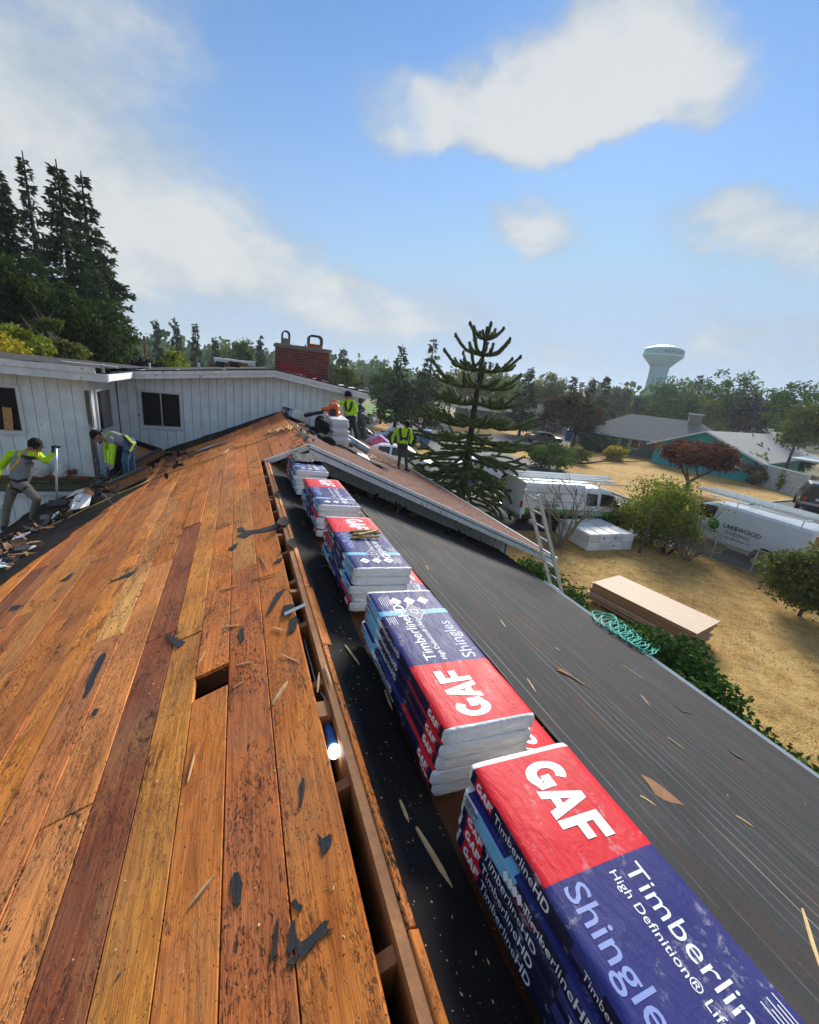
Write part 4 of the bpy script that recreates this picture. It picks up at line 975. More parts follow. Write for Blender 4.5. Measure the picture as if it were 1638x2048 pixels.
rg = MB(); rg.lathe([(36.6*k, zt_-22.2*k), (37.3*k, zt_-21.6*k), (37.3*k, zt_-19.8*k), (36.4*k, zt_-19.4*k)], 48, (base.x, base.y, 0), caps=False); rg.build('tank_rim', TW2, tw)
st = MB(); n_ = 72; pr = [(17.5*k, zt_-40*k), (17*k, zt_-60*k), (17.2*k, zt_-100*k), (19*k, GZ)]
vs = []
for r_, z in pr[::-1]:
    for j in range(n_): a_ = 2*math.pi*j/n_; q = r_*(1 if j % 2 else .955); vs.append((base.x+q*math.cos(a_), base.y+q*math.sin(a_), z))
st.add(vs, [(i*n_+j, i*n_+(j+1) % n_, (i+1)*n_+(j+1) % n_, (i+1)*n_+j) for i in range(3) for j in range(n_)]); st.build('fluted_stem', TW, tw)
wk = MB()
va = math.atan2(CAM.y-base.y, CAM.x-base.x)
for j in range(7):
    a0, a1 = va-1.5+j*.16, va-1.5+(j+1)*.16
    for zz in (0, 3): wk.beam((base.x+18.8*k*math.cos(a0), base.y+18.8*k*math.sin(a0), zt_-(46-zz)*k), (base.x+18.8*k*math.cos(a1), base.y+18.8*k*math.sin(a1), zt_-(46-zz)*k), .5*k, .7*k)
wk.build('catwalk', BLUEW, tw)
fn_ = MB(); fn_.lathe([(.8*k, zt_), (1*k, zt_+2*k), (.3*k, zt_+3*k)], 8, (base.x, base.y, 0)); fn_.build('beacon', BLACKP, tw)
lt = text_mb('MAUEN', 1, .02); lm = MB()
for v in lt.v:
    a_ = va+.02+(v[0]/lt.w)*1.25; q = 36.6*k; lm.v.append((base.x+q*math.cos(a_), base.y+q*math.sin(a_), zt_-18*k+v[1]*8.5*k))
lm.f = lt.f; lm.m = lt.m; lm.build('lettering', TWD, tw)

# ---------------------------------------------------------------- vegetation
def leaf_mat(name, dark, mid, light, trans=.25):
    t = NT(name); a = t.n('ShaderNodeAttribute', attribute_name='rnd')
    c = t.ramp(a.outputs['Fac'], [(0, dark), (.5, mid), (1, light)])
    c = t.mix(1, c, t.ramp(t.noise(t.co(), .5, 3), [(.3, (.75, .78, .7)), (.7, (1.2, 1.15, 1.1))]), 'MULTIPLY')
    t.fin(c, .85, 0, .08); tr = t.n('ShaderNodeBsdfTranslucent'); t.t.links.new(c, tr.inputs[0])
    ms = t.n('ShaderNodeMixShader'); ms.inputs[0].default_value = trans; t.t.links.new(t.b.outputs[0], ms.inputs[1]); t.t.links.new(tr.outputs[0], ms.inputs[2]); t.t.links.new(ms.outputs[0], t.out.inputs[0])
    return t.mat
LM = dict(
 fir=leaf_mat('dark_fir', (0.020, 0.034, 0.019), (0.046, 0.078, 0.037), (0.101, 0.147, 0.059), .12),
 green=leaf_mat('mid_green_leaf', (0.034, 0.074, 0.016), (0.078, 0.147, 0.031), (0.155, 0.248, 0.054)),
 dkgreen=leaf_mat('deep_green_leaf', (.02, .038, .011), (.045, .075, .02), (.10, .14, .04)),  # deeper green of its own for the trees below the left firs
 olive=leaf_mat('olive_leaf', (0.062, 0.081, 0.019), (0.132, 0.163, 0.043), (0.248, 0.279, 0.085)),
 yellow=leaf_mat('yellow_leaf', (0.186, 0.171, 0.019), (0.465, 0.388, 0.031), (0.744, 0.620, 0.078)),
 lime=leaf_mat('lime_leaf', (0.093, 0.132, 0.016), (0.217, 0.264, 0.034), (0.419, 0.434, 0.078)),
 red=leaf_mat('rust_red_leaf', (0.050, 0.020, 0.016), (0.132, 0.046, 0.025), (0.248, 0.101, 0.046)),
 brown=leaf_mat('bronze_leaf', (0.034, 0.026, 0.012), (0.085, 0.059, 0.025), (0.163, 0.109, 0.046)),
 purple=leaf_mat('dark_purple_leaf', (0.012, 0.009, 0.019), (0.028, 0.020, 0.034), (0.056, 0.040, 0.059), .1),
 pale=leaf_mat('pale_willow_leaf', (0.109, 0.132, 0.062), (0.217, 0.240, 0.124), (0.403, 0.419, 0.248)),
 blue=leaf_mat('blue_spruce', (0.046, 0.078, 0.085), (0.093, 0.139, 0.147), (0.171, 0.232, 0.232), .1),
 laurel=leaf_mat('glossy_laurel', (0.019, 0.053, 0.012), (0.050, 0.116, 0.023), (0.132, 0.232, 0.046), .15),
 dry=leaf_mat('dry_twig_leaf', (0.093, 0.078, 0.046), (0.202, 0.178, 0.093), (0.341, 0.310, 0.155)),
 arau=leaf_mat('monkey_puzzle_scale', (0.062, 0.090, 0.025), (0.132, 0.186, 0.050), (0.279, 0.341, 0.093), .0))
BARK = M('grey_brown_bark', (.10, .075, .055), .9, .35, 12, .7, 40, .01); BARKD = M('dark_bark', (.035, .028, .024), .9, .35, 12, .7, 40, .01); TWIG = M('bare_twig', (.20, .17, .13), .85, .3, 20, .3, 60)
R = np.random.default_rng(5)
def leaves(P, size, r=R, flat=.0, aspect=1.7, dirs=None, jit=.35):
    """leaf quads (bent diamonds) at points P; returns V, F"""
    n = len(P); d = r.normal(size=(n, 3)) if dirs is None else dirs + r.normal(size=(n, 3))*jit
    d[:, 2] *= (1-flat); d /= np.linalg.norm(d, axis=1)[:, None]+1e-9
    q = r.normal(size=(n, 3)); s = np.cross(d, q); s /= np.linalg.norm(s, axis=1)[:, None]+1e-9
    L = size*(.6+.8*r.random(n))[:, None]; Wd = L/aspect*.5
    V = np.empty((n, 4, 3), np.float32); V[:, 0] = P; V[:, 1] = P+d*L*.5+s*Wd; V[:, 2] = P+d*L; V[:, 3] = P+d*L*.5-s*Wd
    return V.reshape(-1, 3), np.arange(4*n).reshape(-1, 4)
def ellip(n, r=R, shell=.55):
    d = r.normal(size=(n, 3)); d /= np.linalg.norm(d, axis=1)[:, None]; return d*(shell+(1-shell)*r.random(n)**.6)[:, None]
def crown_pts(c, rad, nclump, per, cr, r=R, lower=-.6):
    c = np.array(c, float); rad = np.array(rad, float)
    cl = ellip(nclump*2, r, .35); cl = cl[cl[:, 2] > lower][:nclump]; cl = c+cl*rad*(.80+.25*r.random(len(cl)))[:, None]
    k = cr*(.6+.8*r.random(len(cl))); out = (cl[:, None, :]+ellip(len(cl)*per, r, .4).reshape(len(cl), per, 3)*k[:, None, None]*np.array([1, 1, .75]))
    rv = np.clip(r.normal(.45, .16, len(cl))[:, None]+r.normal(0, .16, (len(cl), per)), 0, 1)
    return out.reshape(-1, 3), rv.ravel(), cl
def plant(name, label, cat, base, parts, group=None):
    o = thing(name, label, cat, base, 0, group)
    for nm, me in parts: add_mesh(nm, me, o)
    return o
def broadleaf(name, label, base, H, rad, mat, n=5000, leaf=.35, crowns=None, trunk=.16, cat='tree', bark=BARK, nclump=None, group=None, lower=-.6, cr=None):
    """base world; H overall height; rad crown half-width; meshes are local"""
    ch = H*.62; c0 = (0, 0, H-ch*.52); crowns = crowns or [(c0, (rad, rad, ch*.52))]
    V, F, rv, cls = [], [], [], []; off = 0; tot = sum(c[1][0]*c[1][2] for c in crowns)
    for c, rr in crowns:
        m = int(n*rr[0]*rr[2]/tot); nc = nclump or max(14, int(26*rr[0]/max(.6, rad)*2)); per = max(8, m//nc)
        P, q, cl = crown_pts(c, rr, nc, per, cr or max(rr)*.30, lower=lower); v, f = leaves(P, leaf); V.append(v); F.append(f+off); off += len(v); rv.append(q); cls.append(cl)
    me = fast_mesh('crown', np.concatenate(V), np.concatenate(F), LM[mat], np.concatenate(rv))
    tb = MB(); tb.tube([(0, 0, -.1), (.03*H*.1, 0, H*.2), (0, .02*H*.1, H*.45), (0, 0, H*.7)], [trunk*1.2, trunk, trunk*.7, trunk*.3], 8)
    cl = np.concatenate(cls)
    for i in range(min(14, len(cl))):
        p = Vector(cl[i*len(cl)//min(14, len(cl))]); s = Vector((0, 0, min(H*.6, max(H*.12, p.z-.5*math.hypot(p.x, p.y))))); tb.tube([s, s.lerp(p, .5)+Vector((0, 0, .04*H)), p], [trunk*.45, trunk*.28, trunk*.1], 5, caps=False)
    return plant(name, label, cat, base, [('crown', me), ('trunk', tb.mesh('trunk', bark, smooth=True))], group)
def conifer(name, label, base, H, rad, mat='fir', tiers=26, seed=1, droop=.25, leaf=.45, dens=1.0, bare=.04, trunk=.2, gap=.0, group=None, cat='tree'):
    r = np.random.default_rng(seed); P, D, rv = [], [], []; tb = MB()
    tb.tube([(0, 0, -.2), (0, 0, H*.5), (0, 0, H*1.01)], [trunk, trunk*.6, .025], 7)
    for i in range(tiers):
        f = (i+r.random()*.6)/tiers; z = H*(bare+(1-bare)*f); L0 = rad*(1-f)**1.05+.012*rad
        nb = max(4, int((8-3*f)))
        for j in range(nb):
            if r.random() < gap: continue
            a = r.random()*6.283; z = H*(bare+(1-bare)*min(.995, f+(r.random()-.5)*1.3/tiers)); L = L0*(.5+.65*r.random()); dz = -droop*L*(.6+.8*r.random())*(1-.8*f)
            k = max(5, int(dens*22*(L/rad)+5)); t = r.random(k)**.7; side = r.normal(0, .10*L+.02*rad, k)
            d = np.array([math.cos(a), math.sin(a), 0]); s = np.array([-math.sin(a), math.cos(a), 0])
            p = np.outer(t*L, d)+np.outer(side*(1.15-t), s); p[:, 2] = z+dz*t**1.4+.18*L*np.maximum(0, t-.75)+r.normal(0, .03*L, k)
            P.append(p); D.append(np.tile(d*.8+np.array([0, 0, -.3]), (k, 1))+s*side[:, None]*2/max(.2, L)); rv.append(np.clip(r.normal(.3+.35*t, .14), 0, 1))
            if L > .35*rad: tb.tube([(0, 0, z), (d[0]*L*.5, d[1]*L*.5, z+dz*.35), (d[0]*L*.92, d[1]*L*.92, z+dz*.9)], [trunk*.16, trunk*.1, .01], 4, caps=False)
    P = np.concatenate(P); D = np.concatenate(D); v, f = leaves(P, leaf, r, 0, 2.8, D, .4)
    return plant(name, label, cat, base, [('crown', fast_mesh('crown', v, f, LM[mat], np.concatenate(rv))), ('trunk', tb.mesh('trunk', BARKD))], group)
def gbase(px, py, d):      # ground point under a pixel's direction at a horizontal distance
    p = at(px, py, d); return Vector((p.x, p.y, GZ))
def mpp(px, py, d): return (at(px, py, d)-CAM).dot(F_)/819
def spot(px, top, d): b = gbase(px, top, d); return b, at(px, top, d).z-GZ, mpp(px, top, d)
# --- tall firs on the left behind the wing
for i, (px, tp, hw, d, lab) in enumerate(((-8, 335, 62, 31, 'dark fir cut by the left edge of the picture'), (45, 308, 60, 34, 'thin-topped dark fir beside the one at the left edge'), (112, 325, 105, 30, 'broad dark fir in the middle of the tall left group'), (162, 348, 100, 32, 'dark fir at the right end of the tall left group'))):
    b, H, k = spot(px, tp, d); conifer('fir_tree', lab, b, H, hw*k*1.85, 'fir', 64, 40+i, .45, .27, 9 if i != 1 else 3.5, .02, .3, .05 if i != 1 else .2, 'tall firs at the left')
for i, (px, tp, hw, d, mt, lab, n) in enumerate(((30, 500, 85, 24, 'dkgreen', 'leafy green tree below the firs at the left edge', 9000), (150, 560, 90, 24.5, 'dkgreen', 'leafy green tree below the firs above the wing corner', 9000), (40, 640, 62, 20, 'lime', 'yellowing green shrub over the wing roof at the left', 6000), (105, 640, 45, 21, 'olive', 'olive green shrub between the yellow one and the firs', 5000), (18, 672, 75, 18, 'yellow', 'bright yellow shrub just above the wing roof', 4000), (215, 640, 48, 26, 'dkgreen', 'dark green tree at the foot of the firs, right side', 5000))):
    b, H, k = spot(px, tp, d); broadleaf('leafy_tree', lab, b, H, hw*k, mt, n*3, .15 if mt not in ('yellow', 'lime') else .12, cr=hw*k*.30, nclump=90)
# bare twigs over the green
mb = MB(); b0 = gbase(40, 640, 22)
for i in range(26):
    a = rnd.uniform(0, 6.28); p = Vector((rnd.uniform(-1.2, 1.2), rnd.uniform(-.5, .5), 5.0+rnd.uniform(0, 1))); q = p+Vector((rnd.uniform(-.8, .8), rnd.uniform(-.3, .3), rnd.uniform(.3, 1.6))); mb.tube([p, p.lerp(q, .5)+Vector((rnd.uniform(-.2, .2), 0, .1)), q], [.022, .014, .004], 4)
mb.tube([(0, 0, -.1), (.2, .1, 3), (0, 0, 6)], [.12, .09, .04], 6)
o = thing('bare_tree', 'leafless grey twigs rising in front of the left green trees', 'tree', b0); add_mesh('branches', mb.mesh('branches', TWIG), o)
# --- middle distance, left to right
far = [ # px, top, half width, dist, kind, mat, label
 (312, 638, 15, 70, 'c', 'fir', 'slim fir left of the small group behind the upper roof'), (350, 637, 24, 66, 'c', 'fir', 'dense fir in the small group behind the upper roof'), (390, 647, 20, 68, 'c', 'fir', 'fir right of the small group behind the upper roof'), (430, 675, 22, 75, 'c', 'fir', 'low dark fir left of the round oak'),
 (478, 672, 34, 70, 'b', 'green', 'round dark oak behind the bundle on the upper roof'), (521, 672, 20, 68, 'c', 'fir', 'fir just left of the brick chimney'),
 (687, 697, 42, 55, 'c', 'fir', 'fir just right of the brick chimney'), (700, 735, 30, 46, 'b', 'olive', 'olive tree right of the chimney under the fir'), (742, 742, 30, 140, 'b', 'green', 'hazy distant tree right of the chimney'),
 (722, 775, 20, 36, 'c', 'blue', 'small blue spruce behind the worker with the blower'),
 (805, 690, 45, 52, 'd', 'fir', 'tall ragged dark cedar left of the monkey puzzle'), (868, 678, 55, 50, 'd', 'fir', 'broad dark cedar behind the monkey puzzle'), (770, 735, 40, 58, 'b', 'green', 'green tree left of the ragged cedar'), (832, 760, 50, 44, 'b', 'fir', 'dark bushy tree above the green lawn'),
 (965, 735, 70, 75, 'w', 'olive', 'olive weeping willow behind the monkey puzzle'), (1063, 736, 42, 66, 'd', 'fir', 'dark fir above the blue house chimney'), (1108, 746, 34, 72, 'w', 'pale', 'pale weeping birch right of the blue house chimney'),
 (1150, 752, 24, 85, 'c', 'fir', 'dark conical fir behind the bronze maple'), (1187, 757, 26, 80, 'c', 'fir', 'fir left of a pair behind the grey house'), (1217, 752, 24, 82, 'c', 'fir', 'fir right of a pair behind the grey house'), (1246, 772, 26, 95, 'b', 'pale', 'pale tree left of the water tower'), (1272, 790, 26, 110, 'b', 'fir', 'dark round tree at the water tower foot'), (1225, 795, 40, 100, 'b', 'green', 'green tree behind the grey hip roof'),
 (1365, 757, 58, 95, 'b', 'green', 'broad green tree right of the water tower'), (1402, 750, 24, 100, 'c', 'fir', 'fir between the broad tree and the round crown'), (1335, 806, 40, 108, 'b', 'olive', 'olive tree below the water tower'), (1475, 740, 52, 105, 'b', 'green', 'tall round green crown above the teal house'),
 (1432, 790, 46, 104, 'b', 'lime', 'yellow green drooping tree behind the teal gable'), (1490, 797, 46, 106, 'b', 'brown', 'brownish tree behind the teal roof'), (1552, 782, 50, 104, 'b', 'purple', 'dark purple tree behind the teal house'), (1618, 755, 55, 78, 'b', 'green', 'green tree at the right edge behind the teal house'), (1625, 800, 40, 60, 'b', 'olive', 'dark olive tree at the right edge over the carport'),
 (1010, 770, 40, 90, 'b', 'green', 'green tree seen through the monkey puzzle'), (905, 770, 40, 95, 'b', 'olive', 'olive tree left behind the monkey puzzle'), (1316, 806, 30, 110, 'b', 'green', 'green tree in front of the water tower stem'), (660, 725, 20, 90, 'b', 'green', 'green crown hidden behind the chimney')]
for i, (px, tp, hw, d, kd, mt, lab) in enumerate(far):
    b, H, k = spot(px, tp, d); w = hw*k; lf = max(.3, k*5.5)
    if kd == 'c': conifer('fir_tree' if mt != 'blue' else 'blue_spruce', lab, b, H, w*1.1, mt, 24, 70+i, .2, lf*1.25, 1.1, .04, .2)
    elif kd == 'd':
        conifer('cedar_tree', lab, b, H, w*1.15, mt, 22, 90+i, -.12, lf*1.4, 1.9, .10, .25)
    elif kd == 'w':
        o = broadleaf('weeping_tree', lab, b, H, w, mt, 2600, lf, nclump=40, cr=w*.34)
        r = np.random.default_rng(i); n = 150; a = r.random(n)*6.28; q = w*(.3+.7*r.random(n)**.5); zz = H*(.75+.2*r.random(n)); P = []
        for j in range(n):
            t = np.linspace(0, 1, 22)[:, None]; P.append(np.array([[q[j]*math.cos(a[j]), q[j]*math.sin(a[j]), zz[j]]])+t*np.array([[.1*w*math.cos(a[j]), .1*w*math.sin(a[j]), -H*(.25+.35*r.random())]])+r.normal(0, .02*w, (22, 3)))
        P = np.concatenate(P); v, f = leaves(P, lf*.8, r, 0, 3, np.tile([[0, 0, -1.]], (len(P), 1)), .25); add_mesh('hanging_shoots', fast_mesh('hanging_shoots', v, f, LM[mt], np.clip(r.normal(.55, .2, len(P)), 0, 1)), o)
    else:
        broadleaf('leafy_tree', lab, b, H, w, mt, 3200, lf, nclump=46, cr=w*.30, lower=-.9)
# a distant belt of trees closes the horizon
r = np.random.default_rng(3); P = []; rv = []
for j in range(420):
    px = -260+j*5.6+r.normal(0, 6); d = r.uniform(150, 260); b = gbase(px, 760, d); H = r.uniform(8, 15); w = r.uniform(4, 7)
    q = ellip(70, r, .3)*np.array([w, w, H*.5])+np.array([b.x, b.y, GZ+H*.5]); P.append(q); rv.append(np.clip(r.normal(.3, .2)+r.normal(0, .12, 70), 0, 1))
P = np.concatenate(P); v, f = leaves(P, 2.2, r, 0, 1.3); me = fast_mesh('distant_wood', v, f, LM['green'], np.concatenate(rv)); tag(add_mesh('distant_wood', me), 'far belt of dark green trees along the horizon', 'trees', kind='stuff')
# dark purple shrub and green juniper behind the upper roof, power poles
for px, tp, hw, d, mt, lab in ((288, 706, 42, 23, 'purple', 'dark purple shrub above the upper roof edge'), (345, 696, 45, 25, 'lime', 'feathery green juniper above the upper roof edge')):
    b, H, k = spot(px, tp, d); broadleaf('shrub', lab, b, H, hw*k, mt, 4000, .22, cr=hw*k*.4, cat='shrub')
for px, tp, d in ((288, 672, 45), (392, 712, 40)):
    p = at(px, tp, d); mb = MB(); mb.tube([(p.x, p.y, GZ), (p.x, p.y, p.z)], [.13, .10], 8); o = mb.build('utility_pole', BARK, None, (p.x, p.y, GZ)); tag(o, 'taller wooden pole behind the upper roof, left' if px < 300 else 'short pale pole behind the upper roof, by the juniper', 'pole')

# --- monkey puzzle tree
def araucaria():
    base = onG(927, 1010); base = Vector((10.15, 17.7, GZ)); top = Vector((base.x, base.y, 0)); k = mpp(945, 800, math.hypot(base.x-CAM.x, base.y))
    ztop = at(966, 652, math.hypot(base.x-CAM.x, base.y)).z; H = ztop-GZ
    r = random.Random(12); o = thing('monkey_puzzle_tree', 'monkey puzzle tree with whorls of dark ropy upturned branches', 'tree', base)
    tk = MB(); tk.tube([(0, 0, -.1), (0, 0, H*.3), (.0, .05, H*.6), (0, 0, H*.86), (0, 0, H)], [.21, .17, .13, .085, .07], 9)
    add_mesh('trunk', tk.mesh('trunk', BARKD, smooth=True), o)
    # spiky rope: scales as little leaves round a tube
    def rope(mb, LP, pts, r0, r1):
        pts = [Vector(p) for p in pts]; n = len(pts)
        mb.tube(pts, [r0+(r1-r0)*i/(n-1) for i in range(n)], 6)
        for i in range(n-1):
            a, b = pts[i], pts[i+1]; d = (b-a).normalized(); L = (b-a).length; u = d.orthogonal().normalized(); w = d.cross(u); m = max(3, int(L/.06))
            for j in range(m):
                t = j/m; R0_ = r0+(r1-r0)*(i+t)/(n-1)
                for q in range(4):
                    an = q*1.571+j*.8; s = u*math.cos(an)+w*math.sin(an); LP.append((a.lerp(b, t)+s*R0_*.8, d*.75+s*.8))
    whorls = []; z = H*.985; step = .42; i = 0
    lens = [.85, 1.5, 2.0, 2.4, 2.7, 2.95, 3.15, 3.3, 3.3, 3.2]
    for i, L in enumerate(lens):
        z -= (.42 if i == 0 else .66+.02*i); nb = 5 if i < 3 else 6 if i < 5 else 8
        mb = MB(); LP = []; a0 = r.random()*6.28
        if z < .5: break
        for j in range(nb):
            a = a0+j*6.283/nb+r.uniform(-.15, .15); d = Vector((math.cos(a), math.sin(a), 0)); s = Vector((-d.y, d.x, 0)); Lb = L*r.uniform(.85, 1.1)
            sag = (.22, .10, .02, -.03, -.05, -.10, -.14, -.18, -.22, -.24)[i]; tip = (.5, .55, .5, .45, .35, .28, .22, .18, .15, .1)[i]
            f = lambda t: d*Lb*t+Vector((0, 0, z+Lb*(sag*t*1.2 if i < 3 else (sag*math.sin(t*2.2)))+tip*Lb*max(0, t-.45)**1.6*2))
            pts = [f(t) for t in (0, .2, .4, .6, .8, 1)]; rope(mb, LP, pts, .075, .064)
            if i < 4: mb.ball(pts[-1], (.08, .08, .11), nu=6, nv=4)
            nsub = 1 if i < 2 else 2 if i < 4 else 3 if i < 6 else 4
            for q in range(nsub):
                for sg in (-1, 1):
                    t = .25+.68*q/nsub+r.uniform(-.04, .04); p = f(t); Ls = Lb*(.50-.28*t)*r.uniform(.7, 1.2); lift = (.9, .8, .6, .5, .4, .3, .1, -.1, -.3, -.35)[i]
                    e = (d*.72+s*sg*.75).normalized(); rope(mb, LP, [p, p+e*Ls*.4+Vector((0, 0, lift*.05*Ls)), p+e*Ls*.75+Vector((0, 0, lift*.30*Ls)), p+e*Ls*.98+Vector((0, 0, lift*Ls*.85))], .064, .056)
        P = np.array([tuple(p) for p, _ in LP]); D = np.array([tuple(q) for _, q in LP]); v, fq = leaves(P, .06, np.random.default_rng(i), 0, 1.6, D, .1)
        b = len(mb.v); n0 = len(mb.f)
        core = mb.mesh('branch_whorl', LM['arau'], smooth=True); w = add_mesh('branch_whorl', core, o)
        add_mesh('scales', fast_mesh('scales', v, fq, LM['arau'], np.clip(np.random.default_rng(i).normal(.45, .2, len(P)), 0, 1)), w)
araucaria()
# --- small Japanese maple with visible forked trunk
def limbs(mb, segs, n=7):
    for pts, r0, r1 in segs:
        k = len(pts); mb.tube(pts, [r0+(r1-r0)*i/(k-1) for i in range(k)], n)
def maple():
    b = onG(1372, 980); k = mpp(1372, 930, math.hypot(b.x-CAM.x, b.y)); mb = MB()
    limbs(mb, [([(0, 0, -.1), (0, 0, .7)], .22, .17), ([(0, 0, .65), (-.5, .2, 1.3), (-1.0, .5, 2.0), (-1.5, .7, 2.6)], .12, .05), ([(0, 0, .65), (-.15, .3, 1.5), (-.45, .5, 2.4)], .10, .04), ([(0, 0, .65), (.5, -.3, 1.2), (1.2, -.7, 1.75), (1.9, -1.1, 2.3)], .12, .05), ([(.5, -.3, 1.2), (.8, .4, 1.9), (1.4, .8, 2.5)], .08, .03)])
    H = at(1380, 882, math.hypot(b.x-CAM.x, b.y)).z-GZ
    P, q, cl = crown_pts((.1, -.1, H-1.2), (3.1, 3.0, 1.2), 95, 90, .6, lower=-.35); P[:, 2] = np.maximum(P[:, 2], 1.7+.12*np.abs(P[:, 0])); v, f = leaves(P, .26, flat=.5)
    o = plant('japanese_maple', 'rust red spreading maple on the dry lawn before the teal house', 'tree', b, [('crown', fast_mesh('crown', v, f, LM['red'], q)), ('trunk', mb.mesh('trunk', BARK, smooth=True))])
maple()
b = onG(1143, 893); k = mpp(1150, 850, math.hypot(b.x-CAM.x, b.y)); H = at(1135, 785, math.hypot(b.x-CAM.x, b.y)).z-GZ
P, q, cl = crown_pts((-1, 0, H*.58), (68*k, 50*k, H*.44), 120, 60, 22*k*.5); v, f = leaves(P, .45, flat=.4); mb = MB(); limbs(mb, [([(0, 0, -.1), (.2, 0, 1.5), (-.5, .3, H*.6)], .28, .12), ([(.1, 0, 1.2), (1.5, .5, H*.55)], .15, .06)])
plant('bronze_maple', 'large bronze brown maple beside the blue house', 'tree', b, [('crown', fast_mesh('crown', v, f, LM['brown'], q)), ('trunk', mb.mesh('trunk', BARK))])
# --- shrubs: px of ground centre, half width px, height px
SHR = [(1300, 1084, 74, 116, 'lime', 'green_bush', 'yellow green leafy bush by the street in front of the truck', 11000, .13), (1122, 1052, 26, 44, 'olive', 'low_bush', 'low olive bush under the truck doors by the ladder', 2500, .12),
 (1098, 936, 46, 42, 'green', 'juniper', 'spreading green juniper at the corner of the street lawn', 3500, .22), (1150, 925, 30, 26, 'olive', 'juniper', 'small olive shrub right of the green juniper', 1500, .22), (1228, 920, 22, 24, 'yellow', 'grass_clump', 'golden grass clump before the grey house', 1500, .3),
 (1190, 903, 42, 30, 'fir', 'dark_shrub', 'dark shrub along the grey house windows', 2600, .3), (1256, 905, 22, 34, 'green', 'shrub', 'green shrub at the grey house corner', 1600, .3), (1310, 908, 34, 48, 'green', 'round_shrub', 'tall green shrub between the grey house and the maple', 3000, .35), (1330, 890, 34, 40, 'lime', 'round_shrub', 'light green shrub behind the maple', 2600, .35),
 (1470, 955, 40, 46, 'green', 'shrub', 'green shrub in front of the teal windows', 2600, .35), (1508, 968, 24, 40, 'dry', 'dry_shrub', 'dry grey brown shrub before the block screen', 1800, .3), (1575, 985, 24, 38, 'lime', 'topiary', 'small yellow green tree before the block screen', 2000, .3), (1590, 945, 22, 34, 'green', 'flowering_shrub', 'green shrub with pale flowers behind the block screen', 1500, .3),
 (845, 830, 32, 26, 'olive', 'hedge_shrub', 'olive shrub by the far street', 1600, .35), (720, 853, 20, 24, 'green', 'shrub', 'green shrub beyond the worker with the blower', 1200, .3), (762, 843, 10, 44, 'olive', 'young_tree', 'young tree beside the parked white cars', 1200, .3), (768, 885, 8, 22, 'fir', 'small_cypress', 'left small dark cypress by the parked cars', 700, .25), (783, 888, 8, 24, 'fir', 'small_cypress', 'middle small dark cypress by the parked cars', 700, .25), (822, 892, 7, 24, 'fir', 'small_cypress', 'small dark cypress right of the standing worker', 700, .25),
 (1180, 893, 20, 14, 'purple', 'shrub', 'dark red low shrub by the grey house drive', 900, .25)]
for px, py, hw, hp, mt, nm, lab, n, lf in SHR:
    b = onG(px, py); d = math.hypot(b.x-CAM.x, b.y); k = mpp(px, py, d); H = hp*k*1.08; w = hw*k
    broadleaf(nm, lab, b, H, w, mt, n, lf, [((0, 0, H*.5), (w, w, H*.52))], .06, 'shrub', nclump=max(30, int(n/80)), cr=min(w, H)*.34, lower=-.95)
# big leafy shrub at the right edge in front of the van
b = onG(1628, 1190); b = Vector((16.6, 6.0, GZ)); broadleaf('leafy_shrub', 'dark leafy shrub at the right edge in front of the van', b, 2.3, 1.2, 'olive', 12000, .12, [((0, 0, 1.3), (1.15, 1.15, 1.0))], .05, 'shrub', nclump=90, cr=.45, lower=-.95)
# laurel hedge under the gutter
P, rv = [], []
for j in range(150):
    t = j/149; y = 8.6-9.6*t; x = 6.75+.35*math.sin(y*2)+R.normal(0, .25); H = 1.30+.25*math.sin(y*1.7+1)+R.normal(0, .12)+(.2 if y < 5 else 0)
    q = ellip(230, R, .4)*np.array([.36, .40, .40])+np.array([x, y, GZ+H-.2]); P.append(q); rv.append(np.clip(R.normal(.45, .14)+R.normal(0, .18, 230), 0, 1))
    q = ellip(30, R, .4)*np.array([.45, .4, .6])+np.array([x, y, GZ+.7]); P.append(q); rv.append(np.clip(R.normal(.25, .1, 30), 0, 1))
P = np.concatenate(P); o = thing('laurel_hedge', 'glossy green laurel hedge growing along under the gutter', 'hedge', (6.8, 3.5, GZ)); v, f = leaves(P-np.array([6.8, 3.5, GZ]), .105, R, .2, 2.0)
add_mesh('foliage', fast_mesh('foliage', v, f, LM['laurel'], np.concatenate(rv)), o); mb = MB()
for j in range(20): y = 5-9.4*j/19; mb.tube([(rnd.uniform(-.2, .2), y, -.05), (rnd.uniform(-.2, .2), y+.1, 1.2)], [.03, .015], 5)
add_mesh('stems', mb.mesh('stems', BARK), o)
